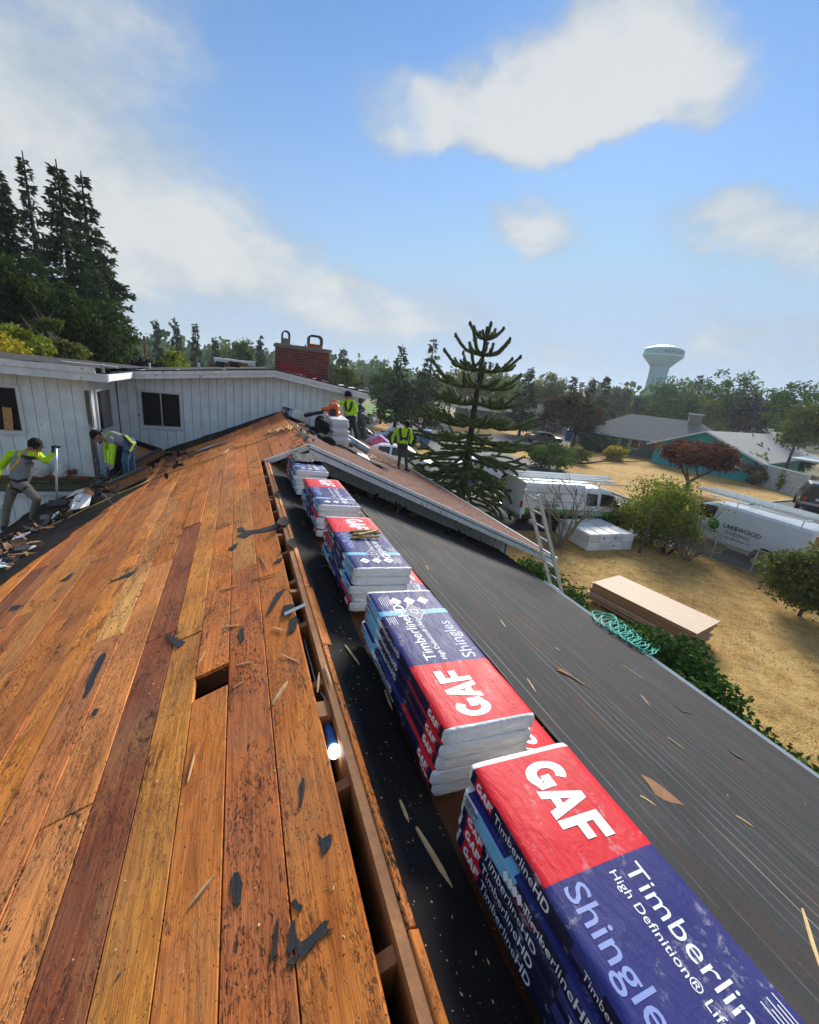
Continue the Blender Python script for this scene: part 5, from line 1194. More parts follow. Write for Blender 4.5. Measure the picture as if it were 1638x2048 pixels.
# bare branching shrubs
def bare(name, label, b, H, spread, seed, n=9, r0=.035, levels=3, mat=TWIG, leafy=None, lean=(0, 0)):
    r = random.Random(seed); mb = MB(); tips = []
    def grow(p, d, L, rad, lv):
        q1 = p+d*L*.5+Vector((r.uniform(-1, 1), r.uniform(-1, 1), r.uniform(-.4, .6)))*L*.09; q = p+d*L+Vector((r.uniform(-1, 1), r.uniform(-1, 1), r.uniform(-.3, .5)))*L*.12
        mb.tube([p, q1, q], [rad, rad*.8, rad*.62], 5, caps=False); tips.append(q)
        if lv:
            for _ in range(r.choice((2, 3))):
                nd = (d+Vector((r.uniform(-1, 1), r.uniform(-1, 1), r.uniform(-.5, .7)))*.75).normalized(); grow(q1.lerp(q, r.random()), nd, L*r.uniform(.5, .8), rad*.58, lv-1)
    for i in range(n):
        a = i*6.283/n+r.uniform(-.3, .3); d = Vector((math.cos(a)*spread+lean[0], math.sin(a)*spread+lean[1], 1)).normalized(); grow(Vector((.06*math.cos(a), .06*math.sin(a), -.05)), d, H*r.uniform(.38, .55), r0*r.uniform(.7, 1.1), levels)
    o = thing(name, label, 'shrub', b); add_mesh('branches', mb.mesh('branches', mat), o)
    if leafy:
        P = np.array([tuple(t) for t in tips]); P = np.repeat(P, leafy[1], 0)+R.normal(0, .12, (len(P)*leafy[1], 3)); v, f = leaves(P, leafy[2]); add_mesh('leaves', fast_mesh('leaves', v, f, LM[leafy[0]], R.random(len(P))), o)
bare('bare_shrub', 'bare branching shrub with pale stems behind the ladder', onG(1115, 1095), 3.3, .42, 5, 7, .05, 3)
bare('dry_shrub', 'tangled dry grey shrub in front of the van', Vector((17.2, 10.3, GZ)), 1.45, .8, 6, 14, .026, 3, leafy=('dry', 2, .06))
bare('sparse_tree', 'thin sparse shrub with few leaves rising in front of the van', Vector((17.9, 10.9, GZ)), 3.2, .28, 9, 3, .035, 3, leafy=('olive', 2, .09))
bare('dry_shrub', 'small twiggy shrub left of the tangled dry one', Vector((16.8, 11.0, GZ)), 1.2, .7, 8, 12, .02, 2, BARKD)

# dry tufts standing up out of the near lawn
n = 42000; X = R.uniform(7.2, 22, n); Y = R.uniform(-4, 14.5, n); cl_ = np.array([fbm(x*.9, y*.9, 4) for x, y in zip(X[:n], Y[:n])]); kp = (R.random(n) < np.clip(.35+cl_, .05, 1)); X, Y = X[kp], Y[kp]
P = np.stack([X, Y, np.full(len(X), GZ+.005)], 1); v, f = leaves(P, .075, R, 0, 5, np.tile([[0, 0, .8]], (len(P), 1)), .55)
TUFT = leaf_mat('dry_grass_blade', (.20, .12, .04), (.44, .30, .11), (.62, .47, .22), .15); tag(add_mesh('dry_grass', fast_mesh('dry_grass', v, f, TUFT, R.random(len(P)))), 'dry straw coloured grass blades of the near lawn', 'grass', kind='stuff')

# ---------------------------------------------------------------- vehicles
def paint(name, col, rough=.3): 
    t = NT(name); c = t.ramp(t.noise(t.co(), 2, 4), [(.3, mul(col, .93)), (.7, mul(col, 1.04))]); t.b.inputs['Coat Weight'].default_value = .6; t.b.inputs['Coat Roughness'].default_value = .08; return t.fin(c, rough, 0, .5)
PW = paint('white_car_paint', (.80, .81, .82)); PS = paint('silver_car_paint', (.42, .44, .46)); PK_ = paint('black_car_paint', (.012, .013, .016)); PD = paint('dark_grey_car_paint', (.05, .06, .07)); PVAN = paint('van_pale_grey_paint', (.66, .70, .74)); PG = paint('green_wrap', (.14, .36, .04)); PBK = paint('black_wrap', (.010, .012, .012))
TYRE = M('tyre_rubber', (.015, .015, .016), .8, .2, 20); RIM = M('alloy_rim', (.55, .56, .58), .3, .1, 10, metal=.8); TAIL = M('tail_lamp', (.45, .01, .01), .25, .1, 10); HEADL = M('head_lamp', (.7, .72, .74), .12, .05, 10); CHR = M('chrome', (.6, .61, .62), .15, .05, 10, metal=1)
def wheel(root, x, y, r, w, sg):
    """axle along local y; sg = outward side"""
    R_m = RX(-math.pi/2*sg)
    mb = MB(); mb.lathe([(r*.62, -w/2), (r*.93, -w/2), (r, -w*.32), (r, w*.32), (r*.93, w/2), (r*.62, w/2)], 24, (x, y, r), R_m, caps=False); mb.lathe([(r*.62, -w/2), (r*.62, w/2)], 24, (x, y, r), R_m, caps=False)
    e = MB(); e.merge(mb); t = e.build('wheel', TYRE, root, local=True, smooth=True)
    rm = MB(); rm.lathe([(r*.63, w*.40), (r*.58, w*.47), (r*.52, w*.30), (r*.15, w*.34), (r*.12, w*.5), (.001, w*.5)], 20, (x, y, r), R_m, caps=False)
    rm.build('rim', BLACKP, t, local=True, smooth=True)
    sp = MB()
    for i in range(6):
        a = i*math.pi/3; dv = R_m @ Vector((math.cos(a), math.sin(a), 0)); o = Vector((x, y+sg*w*.40, r)); sp.beam(o+dv*r*.1, o+dv*r*.56, r*.13, w*.14, up=(0, 1, 0))
    sp.lathe([(r*.56, w*.44), (r*.63, w*.50), (r*.66, w*.44)], 22, (x, y, r), R_m, caps=False); sp.build('spokes', RIM, t, local=True)
def loft_car(name, label, cat, loc, rz, st, wheels, mat, r=.33, ww=.2, group=None, glass=(), lamps=True):
    """st: stations (x, zbottom, zbelt, ztop, half width, top half width); front = +x.
    glass: list of (i, kind) station spans whose upper side / top faces are panes"""
    root = thing(name, label, cat, loc, rz, group); body = MB(); n = len(st)
    def sec(s):
        x, zb, zl, zt_, w, wt = s
        half = [(w*.86, zb), (w*.98, zb+.10), (w, zb+(zl-zb)*.45), (w*.985, zl), (wt, zt_-.05 if zt_-zl > .15 else zt_-.01), (wt*.86, zt_), (0.0, zt_+.015)]
        return [(x, y, z) for y, z in half]+[(x, -y, z) for y, z in half[-2::-1]]
    S = [sec(s) for s in st]; m = len(S[0]); panes = []
    for i in range(n-1):
        for j in range(m-1):
            q = [S[i][j], S[i][j+1], S[i+1][j+1], S[i+1][j]]
            kind = None
            for gi, kd in glass:
                if gi == i and ((kd == 'side' and j in (3, m-5)) or (kd in ('front', 'rear') and j in (4, 5, 6, 7)) or (kd == 'all' and j in (3, m-5, 4, 5, 6, 7))): kind = kd
            if kind: panes.append((i, j, q, kind))
            body.add(q, [(3, 2, 1, 0)])
        body.add([S[i][0], S[i][-1], S[i+1][-1], S[i+1][0]], [(0, 1, 2, 3)])
    body.add(S[0], [tuple(range(m))]); body.add(S[-1], [tuple(range(m-1, -1, -1))])
    body.build('body', mat, root, local=True)
    def inset(q, k, off):
        c = sum((Vector(p) for p in q), Vector())/4; nrm = (Vector(q[1])-Vector(q[0])).cross(Vector(q[2])-Vector(q[0])).normalized()
        if nrm.dot(c-Vector((c.x*.5, 0, .6))) < 0: nrm = -nrm
        return [c+(Vector(p)-c)*k+nrm*off for p in q]
    for i, j, q, kind in panes:
        if kind in ('side', 'all') and j in (3, m-5):
            p = MB(); p.prism(inset(q, .86, .004), (0, 0, .0008)); p.add(inset(q, .86, .006), [(0, 1, 2, 3)]); p.build('side_window', DARKG, root, local=True)
    for gi, kd in glass:
        if kd in ('front', 'rear', 'all'):
            a, b = S[gi], S[gi+1]; p = MB(); q = [a[4], a[m-5], b[m-5], b[4]]; qs = inset(q, .88, .03); p.add(qs, [(0, 1, 2, 3)]); p.prism(inset(q, .88, .022), (0, 0, .004)); p.build('windscreen' if kd != 'rear' else 'rear_window', DARKG, root, local=True)
    W2 = max(s[4] for s in st)
    for x in wheels:
        for sg in (-1, 1):
            ar = MB(); A = [(x+r*1.18*math.cos(a), sg*(W2+.004), max(st[0][1]*.4, r+r*1.18*math.sin(a))) for a in np.linspace(-.3, math.pi+.3, 16)]; ar.prism(A, (0, -sg*.03, 0)); ar.build('wheel_arch', BLACKP, root, local=True)
            wheel(root, x, sg*(W2-ww*.36), r, ww, sg)
    if lamps:
        for sg in (-1, 1):
            s0, s1 = st[0], st[-1]
            l = MB(); l.box((s1[0]-.03, sg*s1[4]*.78, s1[1]+(s1[2]-s1[1])*.66), (.14, .30, .14)); l.build('headlight', HEADL, root, local=True)
            l = MB(); l.box((s0[0]+.03, sg*s0[4]*.84, s0[1]+(s0[2]-s0[1])*.66), (.14, .22, .2)); l.build('tail_light', TAIL, root, local=True)
    return root
SED = [(-2.25, .35, .85, .90, .74, .62), (-2.15, .25, .95, 1.0, .82, .70), (-1.55, .2, .98, 1.06, .87, .70), (-.95, .2, .96, 1.38, .88, .60), (-.1, .2, .94, 1.43, .88, .62), (.45, .2, .93, 1.38, .88, .60), (1.2, .2, .92, .98, .87, .68), (2.0, .22, .80, .86, .82, .66), (2.28, .34, .66, .72, .70, .58)]
SEDG = [(2, 'rear'), (3, 'side'), (4, 'side'), (5, 'front'), (2, 'side'), (5, 'side')]
HAT = [(-2.05, .35, .95, 1.05, .76, .66), (-1.98, .25, 1.0, 1.30, .84, .64), (-1.5, .2, 1.0, 1.52, .87, .62), (-.6, .2, .98, 1.58, .88, .64), (.3, .2, .96, 1.54, .88, .62), (1.25, .2, .94, 1.02, .87, .70), (1.9, .22, .80, .86, .80, .66), (2.12, .34, .66, .72, .68, .56)]
HATG = [(1, 'rear'), (2, 'side'), (3, 'side'), (4, 'front'), (4, 'side')]
def car_at(px, py, name, label, rz, st, gl, mat, group=None, sc=1.06):
    o = loft_car(name, label, 'car', onG(px, py), rz, st, (1.35, -1.32), mat, glass=gl, group=group); o.scale = (sc,)*3; return o
car_at(720, 888, 'parked_car', 'white hatchback parked behind the blower, nose to the right', math.radians(-14), HAT, HATG, PW)
car_at(792, 886, 'parked_car', 'silver estate car parked right of the white hatchback', math.radians(172), SED, SEDG, PS)
car_at(1085, 886, 'parked_car', 'dark grey saloon in the drive of the blue house', math.radians(-14), SED, SEDG, PD)
car_at(800, 938, 'parked_car', 'white car half hidden below the roof eave by the standing worker', math.radians(-30), HAT, HATG, PW)
car_at(965, 958, 'parked_car', 'white car glimpsed through the monkey puzzle branches', math.radians(-20), SED, SEDG, PW)
# dark utility vehicle at the right edge, seen from behind
SUV = [(-2.4, .45, 1.15, 1.22, .90, .80), (-2.38, .42, 1.15, 1.75, .95, .74), (-2.2, .38, 1.15, 1.86, .97, .76), (-.6, .38, 1.13, 1.88, .98, .78), (.4, .38, 1.12, 1.82, .98, .76), (1.1, .38, 1.1, 1.18, .97, .80), (2.2, .4, 1.0, 1.05, .93, .78), (2.45, .5, .85, .9, .82, .7)]
sv = loft_car('dark_suv', 'black utility vehicle at the right edge on the drive', 'car', onG(1625, 1018), math.radians(27), SUV, (1.5, -1.45), PK_, r=.38, ww=.26, glass=[(0, 'rear'), (2, 'side'), (3, 'side'), (4, 'front')]); sv.scale = (1.15,)*3
mb = MB(); mb.box((-2.44, 0, .62), (.14, 1.8, .16)); mb.build('bumper', CHR, sv, local=True); mb = MB(); mb.box((-2.43, .0, .92), (.03, .5, .15)); mb.build('number_plate', WHITEP, sv, local=True)

# roofing company's van: its left side faces the house
GRASSG = leaf_mat('logo_green', (.05, .2, .02), (.12, .3, .04), (.2, .42, .06), 0); LGREEN = paint('logo_disc_green', (.10, .30, .05)); LDARK = paint('logo_dark_green', (.02, .09, .015)); INK = M('black_lettering', (.012, .012, .014), .4, .1, 10, 0); WINK = M('white_lettering', (.7, .72, .72), .4, .05, 10, 0)
def logo(root, M0, r, dark=False):
    """green disc with grass blades; M0 maps its xy plane"""
    d = MB(); d.add([(r*math.cos(i*math.pi/16), r*math.sin(i*math.pi/16), .0) for i in range(32)], [tuple(range(32))]); MB().merge(d, M0).build('logo_disc', LGREEN, root, local=True)
    g = MB(); rr = random.Random(4)
    for i in range(22):
        x = -r*.9+1.8*r*i/21; h = math.sqrt(max(.01, r*r-x*x))*.95; y0 = -h; t = rr.uniform(-.1, .5)*r; t = min(t, h*.8); g.add([(x-.05*r, y0, .004), (x+.06*r, y0, .004), (x+rr.uniform(-.1, .1)*r, t, .004+.0004*i)], [(0, 1, 2)])
    MB().merge(g, M0).build('logo_grass', LDARK, root, local=True)
    k = MB()
    for i in range(32):
        a, b = i*math.pi/16, (i+1)*math.pi/16; k.add([(r*q*math.cos(x), r*q*math.sin(x), .003) for q, x in ((1, a), (1, b), (1.07, b), (1.07, a))], [(0, 1, 2, 3)])
    MB().merge(k, M0).build('logo_ring', WINK, root, local=True)
def lettered(root, txt, size, bold, M0, mat, sx=1, shear=0): 
    t = text_mb(txt, size, bold, 'LEFT', sx, shear); return MB().merge(t, M0).build('lettering', mat, root, local=True)
pr_, pf = onG(1516, 1137), onG(1371, 1078)
vx = .5*(pr_.x+pf.x)+1.0; vy = .5*(pr_.y+pf.y)
V = thing('roofing_van', 'white roofing van with green logo and ladders on its roof rack', 'van', (vx, vy, GZ), math.pi/2)   # local x = forward (world +y), local y = world -x (its left)
wb = (pf-pr_).length/2; Lr, Lf = -wb-1.25, wb+.95; hw = 1.02
vs = [(Lr, .50, 1.35, 2.08, .97, .86), (Lr+.06, .42, 1.35, 2.16, hw, .88), (-.2, .40, 1.35, 2.20, hw, .88), (wb-.75, .40, 1.34, 2.17, hw, .87), (wb-.25, .40, 1.30, 2.02, hw, .84), (wb+.38, .42, 1.22, 1.30, 1.0, .86), (Lf-.1, .45, 1.02, 1.08, .95, .80), (Lf, .50, .85, .92, .86, .74)]
body = MB(); S = []
for (x, zb, zl, zt_, w, wt) in vs:
    half = [(w*.9, zb), (w, zb+.12), (w, zb+(zl-zb)*.5), (w*.99, zl), (wt+.03, zt_-.12), (wt-.06, zt_-.02), (0., zt_+.02)]; S.append([(x, y, z) for y, z in half]+[(x, -y, z) for y, z in half[-2::-1]])
m_ = len(S[0])
for i in range(len(S)-1):
    for j in range(m_-1): body.add([S[i][j], S[i][j+1], S[i+1][j+1], S[i+1][j]], [(3, 2, 1, 0)])
    body.add([S[i][0], S[i][-1], S[i+1][-1], S[i+1][0]], [(0, 1, 2, 3)])
body.add(S[0], [tuple(range(m_))]); body.add(S[-1], [tuple(range(m_-1, -1, -1))]); body.build('body', PVAN, V, local=True)
def vpoly(name, pts, mat, off=(0, .004, 0)): p = MB(); p.prism(pts, off); return p.build(name, mat, V, local=True)
# door window, windscreen, rear windows, seams
ys = lambda z: 1.012+.006 if z < 1.34 else 1.012-.115*(z-1.34)/.7+.008
vpoly('door_window', [(wb-.95, ys(1.42), 1.40), (wb+.12, ys(1.36), 1.36), (wb-.16, ys(1.9), 1.90), (wb-.42, ys(1.97), 1.98), (wb-.95, ys(1.98), 1.99)], DARKG)
p = MB(); p.add([(wb+.33, .78, 1.36), (wb+.33, -.78, 1.36), (wb-.20, -.74, 2.02), (wb-.20, .74, 2.02)], [(0, 1, 2, 3)]); p.prism([(wb+.33, .78, 1.35), (wb+.33, -.78, 1.35), (wb-.20, -.74, 2.01), (wb-.20, .74, 2.01)], (.01, 0, .01)); p.build('windscreen', DARKG, V, local=True)
for sg in (-1, 1): vpoly('rear_window', [(Lr-.006, sg*.08, 1.38), (Lr-.006, sg*.80, 1.38), (Lr-.004, sg*.74, 1.92), (Lr-.004, sg*.08, 1.92)], DARKG, (.004, 0, 0)); p = MB(); p.box((Lr-.01, sg*.90, 1.15), (.05, .10, .5)); p.build('tail_light', TAIL, V, local=True)
p = MB(); p.box((Lr-.06, 0, .52), (.14, 1.95, .2)); p.build('bumper', CHR, V, local=True)
for x in (wb-1.05, -.35): p = MB(); p.box((x, 1.021, .95), (.012, .006, .9)); p.build('door_seam', BLACKP, V, local=True)
p = MB(); p.box((wb+.15, 1.16, 1.36), (.10, .22, .2)); p.build('mirror', BLACKP, V, local=True)
for x in (-wb, wb):
    for sg in (-1, 1):
        ar = MB(); ar.prism([(x+.52*math.cos(a), sg*(hw+.006), max(.30, .38+.50*math.sin(a))) for a in np.linspace(-.15, math.pi+.15, 18)], (0, -sg*.04, 0)); ar.build('wheel_arch', BLACKP, V, local=True); wheel(V, x, sg*(hw-.08), .37, .24, sg)
SD = lambda x, z: frame((x, 1.030, z), (-1, 0, 0), (0, 0, 1))     # reading direction on the left side: towards the rear
lettered(V, 'LAKEWOOD', .27, .012, SD(.20, 1.20), INK); lettered(V, 'ROOFING', .22, -.004, SD(.0, .96), INK); lettered(V, 'LakewoodRoofingwa.com', .105, 0, SD(.02, .77), INK); lettered(V, '253.533.3896', .14, .006, SD(1.05, .83), INK)
logo(V, SD(.62, 1.20), .26)
# rack and two ladders on the van roof
rk = MB()
for x in (Lr+.5, 0., wb-.6):
    rk.tube([(x, .9, 2.05), (x, .86, 2.42), (x, -.86, 2.42), (x, -.9, 2.05)], .022, 6)
for y in (.86, -.86): rk.tube([(Lr+.3, y, 2.43), (wb-.3, y, 2.43)], .02, 6)
rk.build('roof_rack', WHITEP, V, local=True)
def ladder(name, label, A, B, w, n, up=(0, 0, 1), mat=ALU, rail=(.03, .09)):
    """rails and rungs each a part"""
    A, B = Vector(A), Vector(B); d = (B-A).normalized(); s = d.cross(Vector(up)).normalized(); o = thing(name, label, 'ladder', A)
    for sg in (-1, 1): mb = MB(); mb.beam(A+s*sg*w/2, B+s*sg*w/2, rail[0], rail[1], up=up); mb.build('rail', mat, o)
    L = (B-A).length
    for i in range(n): p = A+d*(L*(i+.6)/n); mb = MB(); mb.tube([p-s*w/2, p+s*w/2], .017, 6); mb.build('rung', mat, o)
    return o
WM = V.matrix_basis if False else (Matrix.Translation((vx, vy, GZ)) @ Matrix.Rotation(math.pi/2, 4, 'Z'))
ladder('extension_ladder', 'ladder on the van rack, on the side away from the house', WM @ Vector((Lr-.5, -.5, 2.52)), WM @ Vector((Lf-.6, -.5, 2.52)), .42, 19, mat=WHITEP)
ladder('extension_ladder', 'ladder on the van rack, on the side nearer the house', WM @ Vector((Lr-.3, .35, 2.52)), WM @ Vector((Lf-.4, .35, 2.52)), .42, 19, mat=WHITEP)

# service truck with green and black wrap: its right side faces the house
tf = onG(1236, 1066); td = Vector((.985, -.172, 0)); T = thing('roofing_truck', 'white service truck with green and black wrap and pipes on top', 'truck', (tf.x-.0*td.x-1.9*td.x+.172*.9, tf.y-1.9*td.y+.985*.9, GZ), math.atan2(td.y, td.x))
ts = [(-3.6, .62, 1.1, 1.15, .95, .93), (-3.55, .55, 1.3, 2.25, 1.0, .97), (-.55, .55, 1.3, 2.27, 1.0, .97), (-.5, .5, 1.25, 2.12, 1.0, .86), (.35, .5, 1.24, 2.16, 1.0, .84), (1.0, .5, 1.22, 2.02, 1.0, .80), (1.75, .52, 1.2, 1.30, 1.0, .86), (2.75, .55, 1.05, 1.12, .96, .82), (2.95, .6, .9, .95, .9, .78)]
bd_ = MB(); S = []
for (x, zb, zl, zt_, w, wt) in ts:
    half = [(w*.9, zb), (w, zb+.10), (w, zb+(zl-zb)*.5), (w*.995, zl), (wt+.02, zt_-.10), (wt-.06, zt_), (0., zt_+.02)]; S.append([(x, y, z) for y, z in half]+[(x, -y, z) for y, z in half[-2::-1]])
for i in range(len(S)-1):
    for j in range(m_-1): bd_.add([S[i][j], S[i][j+1], S[i+1][j+1], S[i+1][j]], [(3, 2, 1, 0)])
    bd_.add([S[i][0], S[i][-1], S[i+1][-1], S[i+1][0]], [(0, 1, 2, 3)])
bd_.add(S[0], [tuple(range(m_))]); bd_.add(S[-1], [tuple(range(m_-1, -1, -1))]); bd_.build('body', PW, T, local=True)
def tp(name, pts, mat, dy=-.006): p = MB(); p.prism([(x, -1.004, z) for x, z in pts], (0, dy, 0)); return p.build(name, mat, T, local=True)
tp('black_wrap', [(-3.5, .58), (2.8, .58), (2.88, .80), (2.2, .86), (-3.5, .80)], PBK)
tp('green_wrap', [(-3.4, .805), (2.2, .865), (2.85, .82), (2.7, 1.0), (1.6, 1.08), (-.6, 1.10), (-3.4, 1.12)], PG, -.004)
gb = MB(); rr = random.Random(2)
for i in range(120):
    x = -3.35+5.9*i/119; gb.add([(x-.04, -1.0115, .78), (x+.045, -1.0115, .78), (x+rr.uniform(-.08, .08), -1.0115-.0001*i/120, rr.uniform(.9, 1.16))], [(0, 1, 2)])
gb.build('grass_print', LDARK, T, local=True)
TS = lambda x, z: frame((x, -1.020, z), (1, 0, 0), (0, 0, 1))
lettered(T, 'LAKEWOOD', .25, .012, TS(-.75, .86), WINK, 1, .25); lettered(T, 'ROOFING', .17, .004, TS(-.30, .66), WINK, 1, .2); lettered(T, '253.533.3896', .17, .006, TS(-2.6, 1.22), INK); logo(T, TS(1.15, .87), .22)
for a, b in ((-.35, .25), (.42, 1.05)):
    pts = [(a, 1.34), (b, 1.34), (b-(.0 if b < .5 else -.25), 1.36), (b-.02, 1.88), (a+.02, 1.92)] if b < .5 else [(a, 1.34), (1.5, 1.32), (1.05, 1.86), (a, 1.92)]
    p = MB(); p.prism([(x, -1.0+.14*(z-1.25)/.8-.022, z) for x, z in pts], (0, -.006, 0)); p.build('side_window', DARKG, T, local=True)
p = MB(); p.add([(1.68, .74, 1.36), (1.68, -.74, 1.36), (1.08, -.70, 2.0), (1.08, .70, 2.0)], [(0, 1, 2, 3)]); p.prism([(1.68, .74, 1.35), (1.68, -.74, 1.35), (1.08, -.70, 1.99), (1.08, .70, 1.99)], (.012, 0, .012)); p.build('windscreen', DARKG, T, local=True)
p = MB(); p.box((-3.58, -.92, 1.25), (.06, .14, .28)); p.build('tail_light', TAIL, T, local=True); p = MB(); p.box((-3.68, 0, .66), (.2, 1.95, .22)); p.build('bumper', CHR, T, local=True); p = MB(); p.box((3.0, 0, .72), (.16, 1.9, .26)); p.build('front_bumper', BLACKP, T, local=True)
p = MB(); p.box((-.4, -1.03, .545), (4.8, .03, .03)); p.build('side_trim', CHR, T, local=True); p = MB(); p.box((1.25, -1.14, 1.42), (.12, .2, .22)); p.build('mirror', BLACKP, T, local=True)
for z in (1.45, 1.85): p = MB(); p.box((-2.05, -1.0, z), (2.9, .012, .015)); p.build('locker_seam', BLACKP, T, local=True)
for x in (-2.3, 1.9):
    for sg in (-1, 1):
        ar = MB(); ar.prism([(x+.54*math.cos(a), sg*1.006-(.012 if sg < 0 else 0), max(.40, .42+.52*math.sin(a))) for a in np.linspace(-.1, math.pi+.1, 18)], (0, -sg*.04, 0)); ar.build('wheel_arch', BLACKP, T, local=True); wheel(T, x, sg*.93, .41, .26, sg)
rk = MB()
for x in (-3.2, -1.6, .2): rk.tube([(x, .9, 2.15), (x, .88, 2.38), (x, -.88, 2.38), (x, -.9, 2.15)], .025, 6)
for y in (.88, -.88): rk.tube([(-3.9, y, 2.38), (1.9, y, 2.38)], .025, 6)
for y in (.6, .35): rk.tube([(-3.8, y, 2.44), (1.7, y, 2.44)], .05, 8)
rk.build('pipe_rack', WHITEP, T, local=True)
TM = Matrix.Translation(T.location) @ Matrix.Rotation(math.atan2(td.y, td.x), 4, 'Z')
ladder('extension_ladder', 'ladder lying on the service truck rack', TM @ Vector((-3.9, -.35, 2.44)), TM @ Vector((1.2, -.35, 2.44)), .42, 16, mat=WHITEP)

# ---------------------------------------------------------------- things in the yard
# ladder leaning on the eave: two sections, feet on the lawn
lt_ = onX(1061, 985, 6.1); ltop = Vector((6.15, 6.35, -.55))
A = Vector((7.35, 6.55, GZ)); B = hit(1064, 984, Vector((0, 1, 0)), 6.45)
ladder('leaning_ladder', 'aluminium extension ladder leaning against the far eave', A, B, .40, 13, up=(1, 0, .3), rail=(.032, .075))
# plywood sheets, each its own thing
PLY = M('plywood_face', (.60, .44, .31), .7, .16, 5, .3, 60); PLYE = M('plywood_edge', (.34, .19, .10), .75, .3, 40)
pN, pNR, pFL = onG(1388, 1264, GZ+.68), onG(1468, 1264, GZ+.68), onG(1217, 1178, GZ+.68)
dl = (pFL-pN); Lp = 2.44*1.2; dl.z = 0; dl.normalize(); sdv = Vector((dl.y, -dl.x, 0)); cN = pN+dl*Lp/2+sdv*.72
ang = math.atan2(dl.y, dl.x)
for k in range(12):
    mb = MB(); mb.box((0, 0, 0), (Lp, 1.42, .040), None, 1); 
    mb.m = [1, 0, 1, 1, 1, 1]
    loc = Vector((cN.x, cN.y, GZ+.12+k*.047))+sdv*rnd.uniform(-.05, .05)+dl*rnd.uniform(-.06, .06)-sdv*(.10 if k < 5 else 0)
    o = add_mesh('plywood_sheet', mb.mesh('plywood_sheet', [PLY, PLYE]), None, loc, (0, 0, ang+rnd.gauss(0, .012)))
    tag(o, ('top plywood sheet of the stack on the lawn' if k == 11 else 'bottom plywood sheet of the stack on the lawn' if k == 0 else ORD[11-k]+' plywood sheet from the top of the lawn stack'), 'plywood sheet', 'plywood sheets stacked on the lawn')
for s in (-1, 1):
    mb = MB(); mb.box((0, 0, 0), (.09, 1.5, .09)); o = add_mesh('bearer', mb.mesh('bearer', SPLINT), None, Vector((cN.x, cN.y, GZ+.052))+dl*s*Lp*.36, (0, 0, ang)); tag(o, 'wood bearer under the plywood stack, '+('nearer the truck' if s > 0 else 'nearer the hedge end'), 'bearer')
# pallet of wrapped white packs
pa = onG(1173, 1104); pb = onG(1262, 1101); ax = (pb-pa); Wp = ax.length; ax.normalize(); ay = Vector((-ax.y, ax.x, 0))
PT = thing('wrapped_pallet', 'pallet of white film wrapped packs on the dry lawn by the bare shrub', 'pallet', pa+ax*Wp/2+ay*1.0); PALE = M('white_pack', (.80, .82, .85), .3, .08, 12, .4, 30, .02)
nw = 4; wq = Wp/nw
for lv in range(2):
    for i in range(nw):
        for dpt in range(2):
            c_ = pa+ax*(wq*(i+.5))+ay*(.55+dpt*1.02)+Vector((0, 0, .22+lv*.36)); mb = MB(); mb.box((0, 0, 0), (wq*.985, 1.0, .345), RZ(math.atan2(ax.y, ax.x)), 0, .05)
            o = mb.build('pack', FILM if (i+lv) % 2 else PALE, PT, (0, 0, 0), local=True); o.location = c_-wloc(PT)+Vector((rnd.uniform(-.015, .015), rnd.uniform(-.015, .015), 0)); bpy.context.view_layer.update
            if dpt == 0:
                t = text_mb('\u25c6 ~~', .16); l = MB().merge(t, frame(c_+ax*(-wq*.3)-ay*.505+Vector((0, 0, -.05)), ax, (0, 0, 1))); l.build('print', PBLUE, PT)
mb = MB(); 
for q in (.1, 1.0, 1.9): mb.box(pa+ax*Wp/2+ay*q+Vector((0, 0, .03)), (Wp, .1, .05), RZ(math.atan2(ax.y, ax.x)))
mb.build('runners', SPLINT, PT)
# leaning wooden post and chain-link fence
b = onG(1279, 1106); t_ = at(1306, 1022, math.hypot(b.x-CAM.x, b.y)); mb = MB(); mb.tube([b-Vector((0, 0, .1)), b.lerp(t_, .5)+Vector((.02, 0, .0)), t_], [.06, .055, .05], 8); tag(mb.build('wooden_post', BARK, None, b), 'leaning weathered wooden post at the lawn edge by the bush', 'post')
FN = thing('chain_link_fence', 'low chain link fence between the lawn and the van', 'fence', onG(1500, 1145)); P = [onG(*q) for q in ((1352, 1096), (1420, 1118), (1499, 1147), (1560, 1172), (1638, 1205))]; hF = 1.05
for i, p in enumerate(P): mb = MB(); mb.tube([p, p+Vector((0, 0, hF+.05))], .025, 8); mb.build('post', METAL, FN)
for i in range(len(P)-1):
    a, b2 = P[i], P[i+1]; mb = MB(); mb.tube([a+Vector((0, 0, hF)), b2+Vector((0, 0, hF))], .016, 6); mb.build('top_rail', METAL, FN)
    L = (b2-a).length; d = (b2-a).normalized(); n = int(L/.075); wv_ = MB()
    for j in range(-int(hF/.075), n):
        for sg in (1, -1):
            s0 = j*.075; q0 = max(0, -s0); x0 = s0+q0; h0 = q0; x1 = min(L, s0+hF); h1 = x1-s0
            if x1 <= x0: continue
            za, zb = (h0, h1) if sg > 0 else (hF-h0, hF-h1); wv_.tube([a+d*x0+Vector((0, 0, za)), a+d*x1+Vector((0, 0, zb))], .0035, 3, caps=False)
    tag(wv_.build('wire_mesh', METAL, FN), kind='stuff')
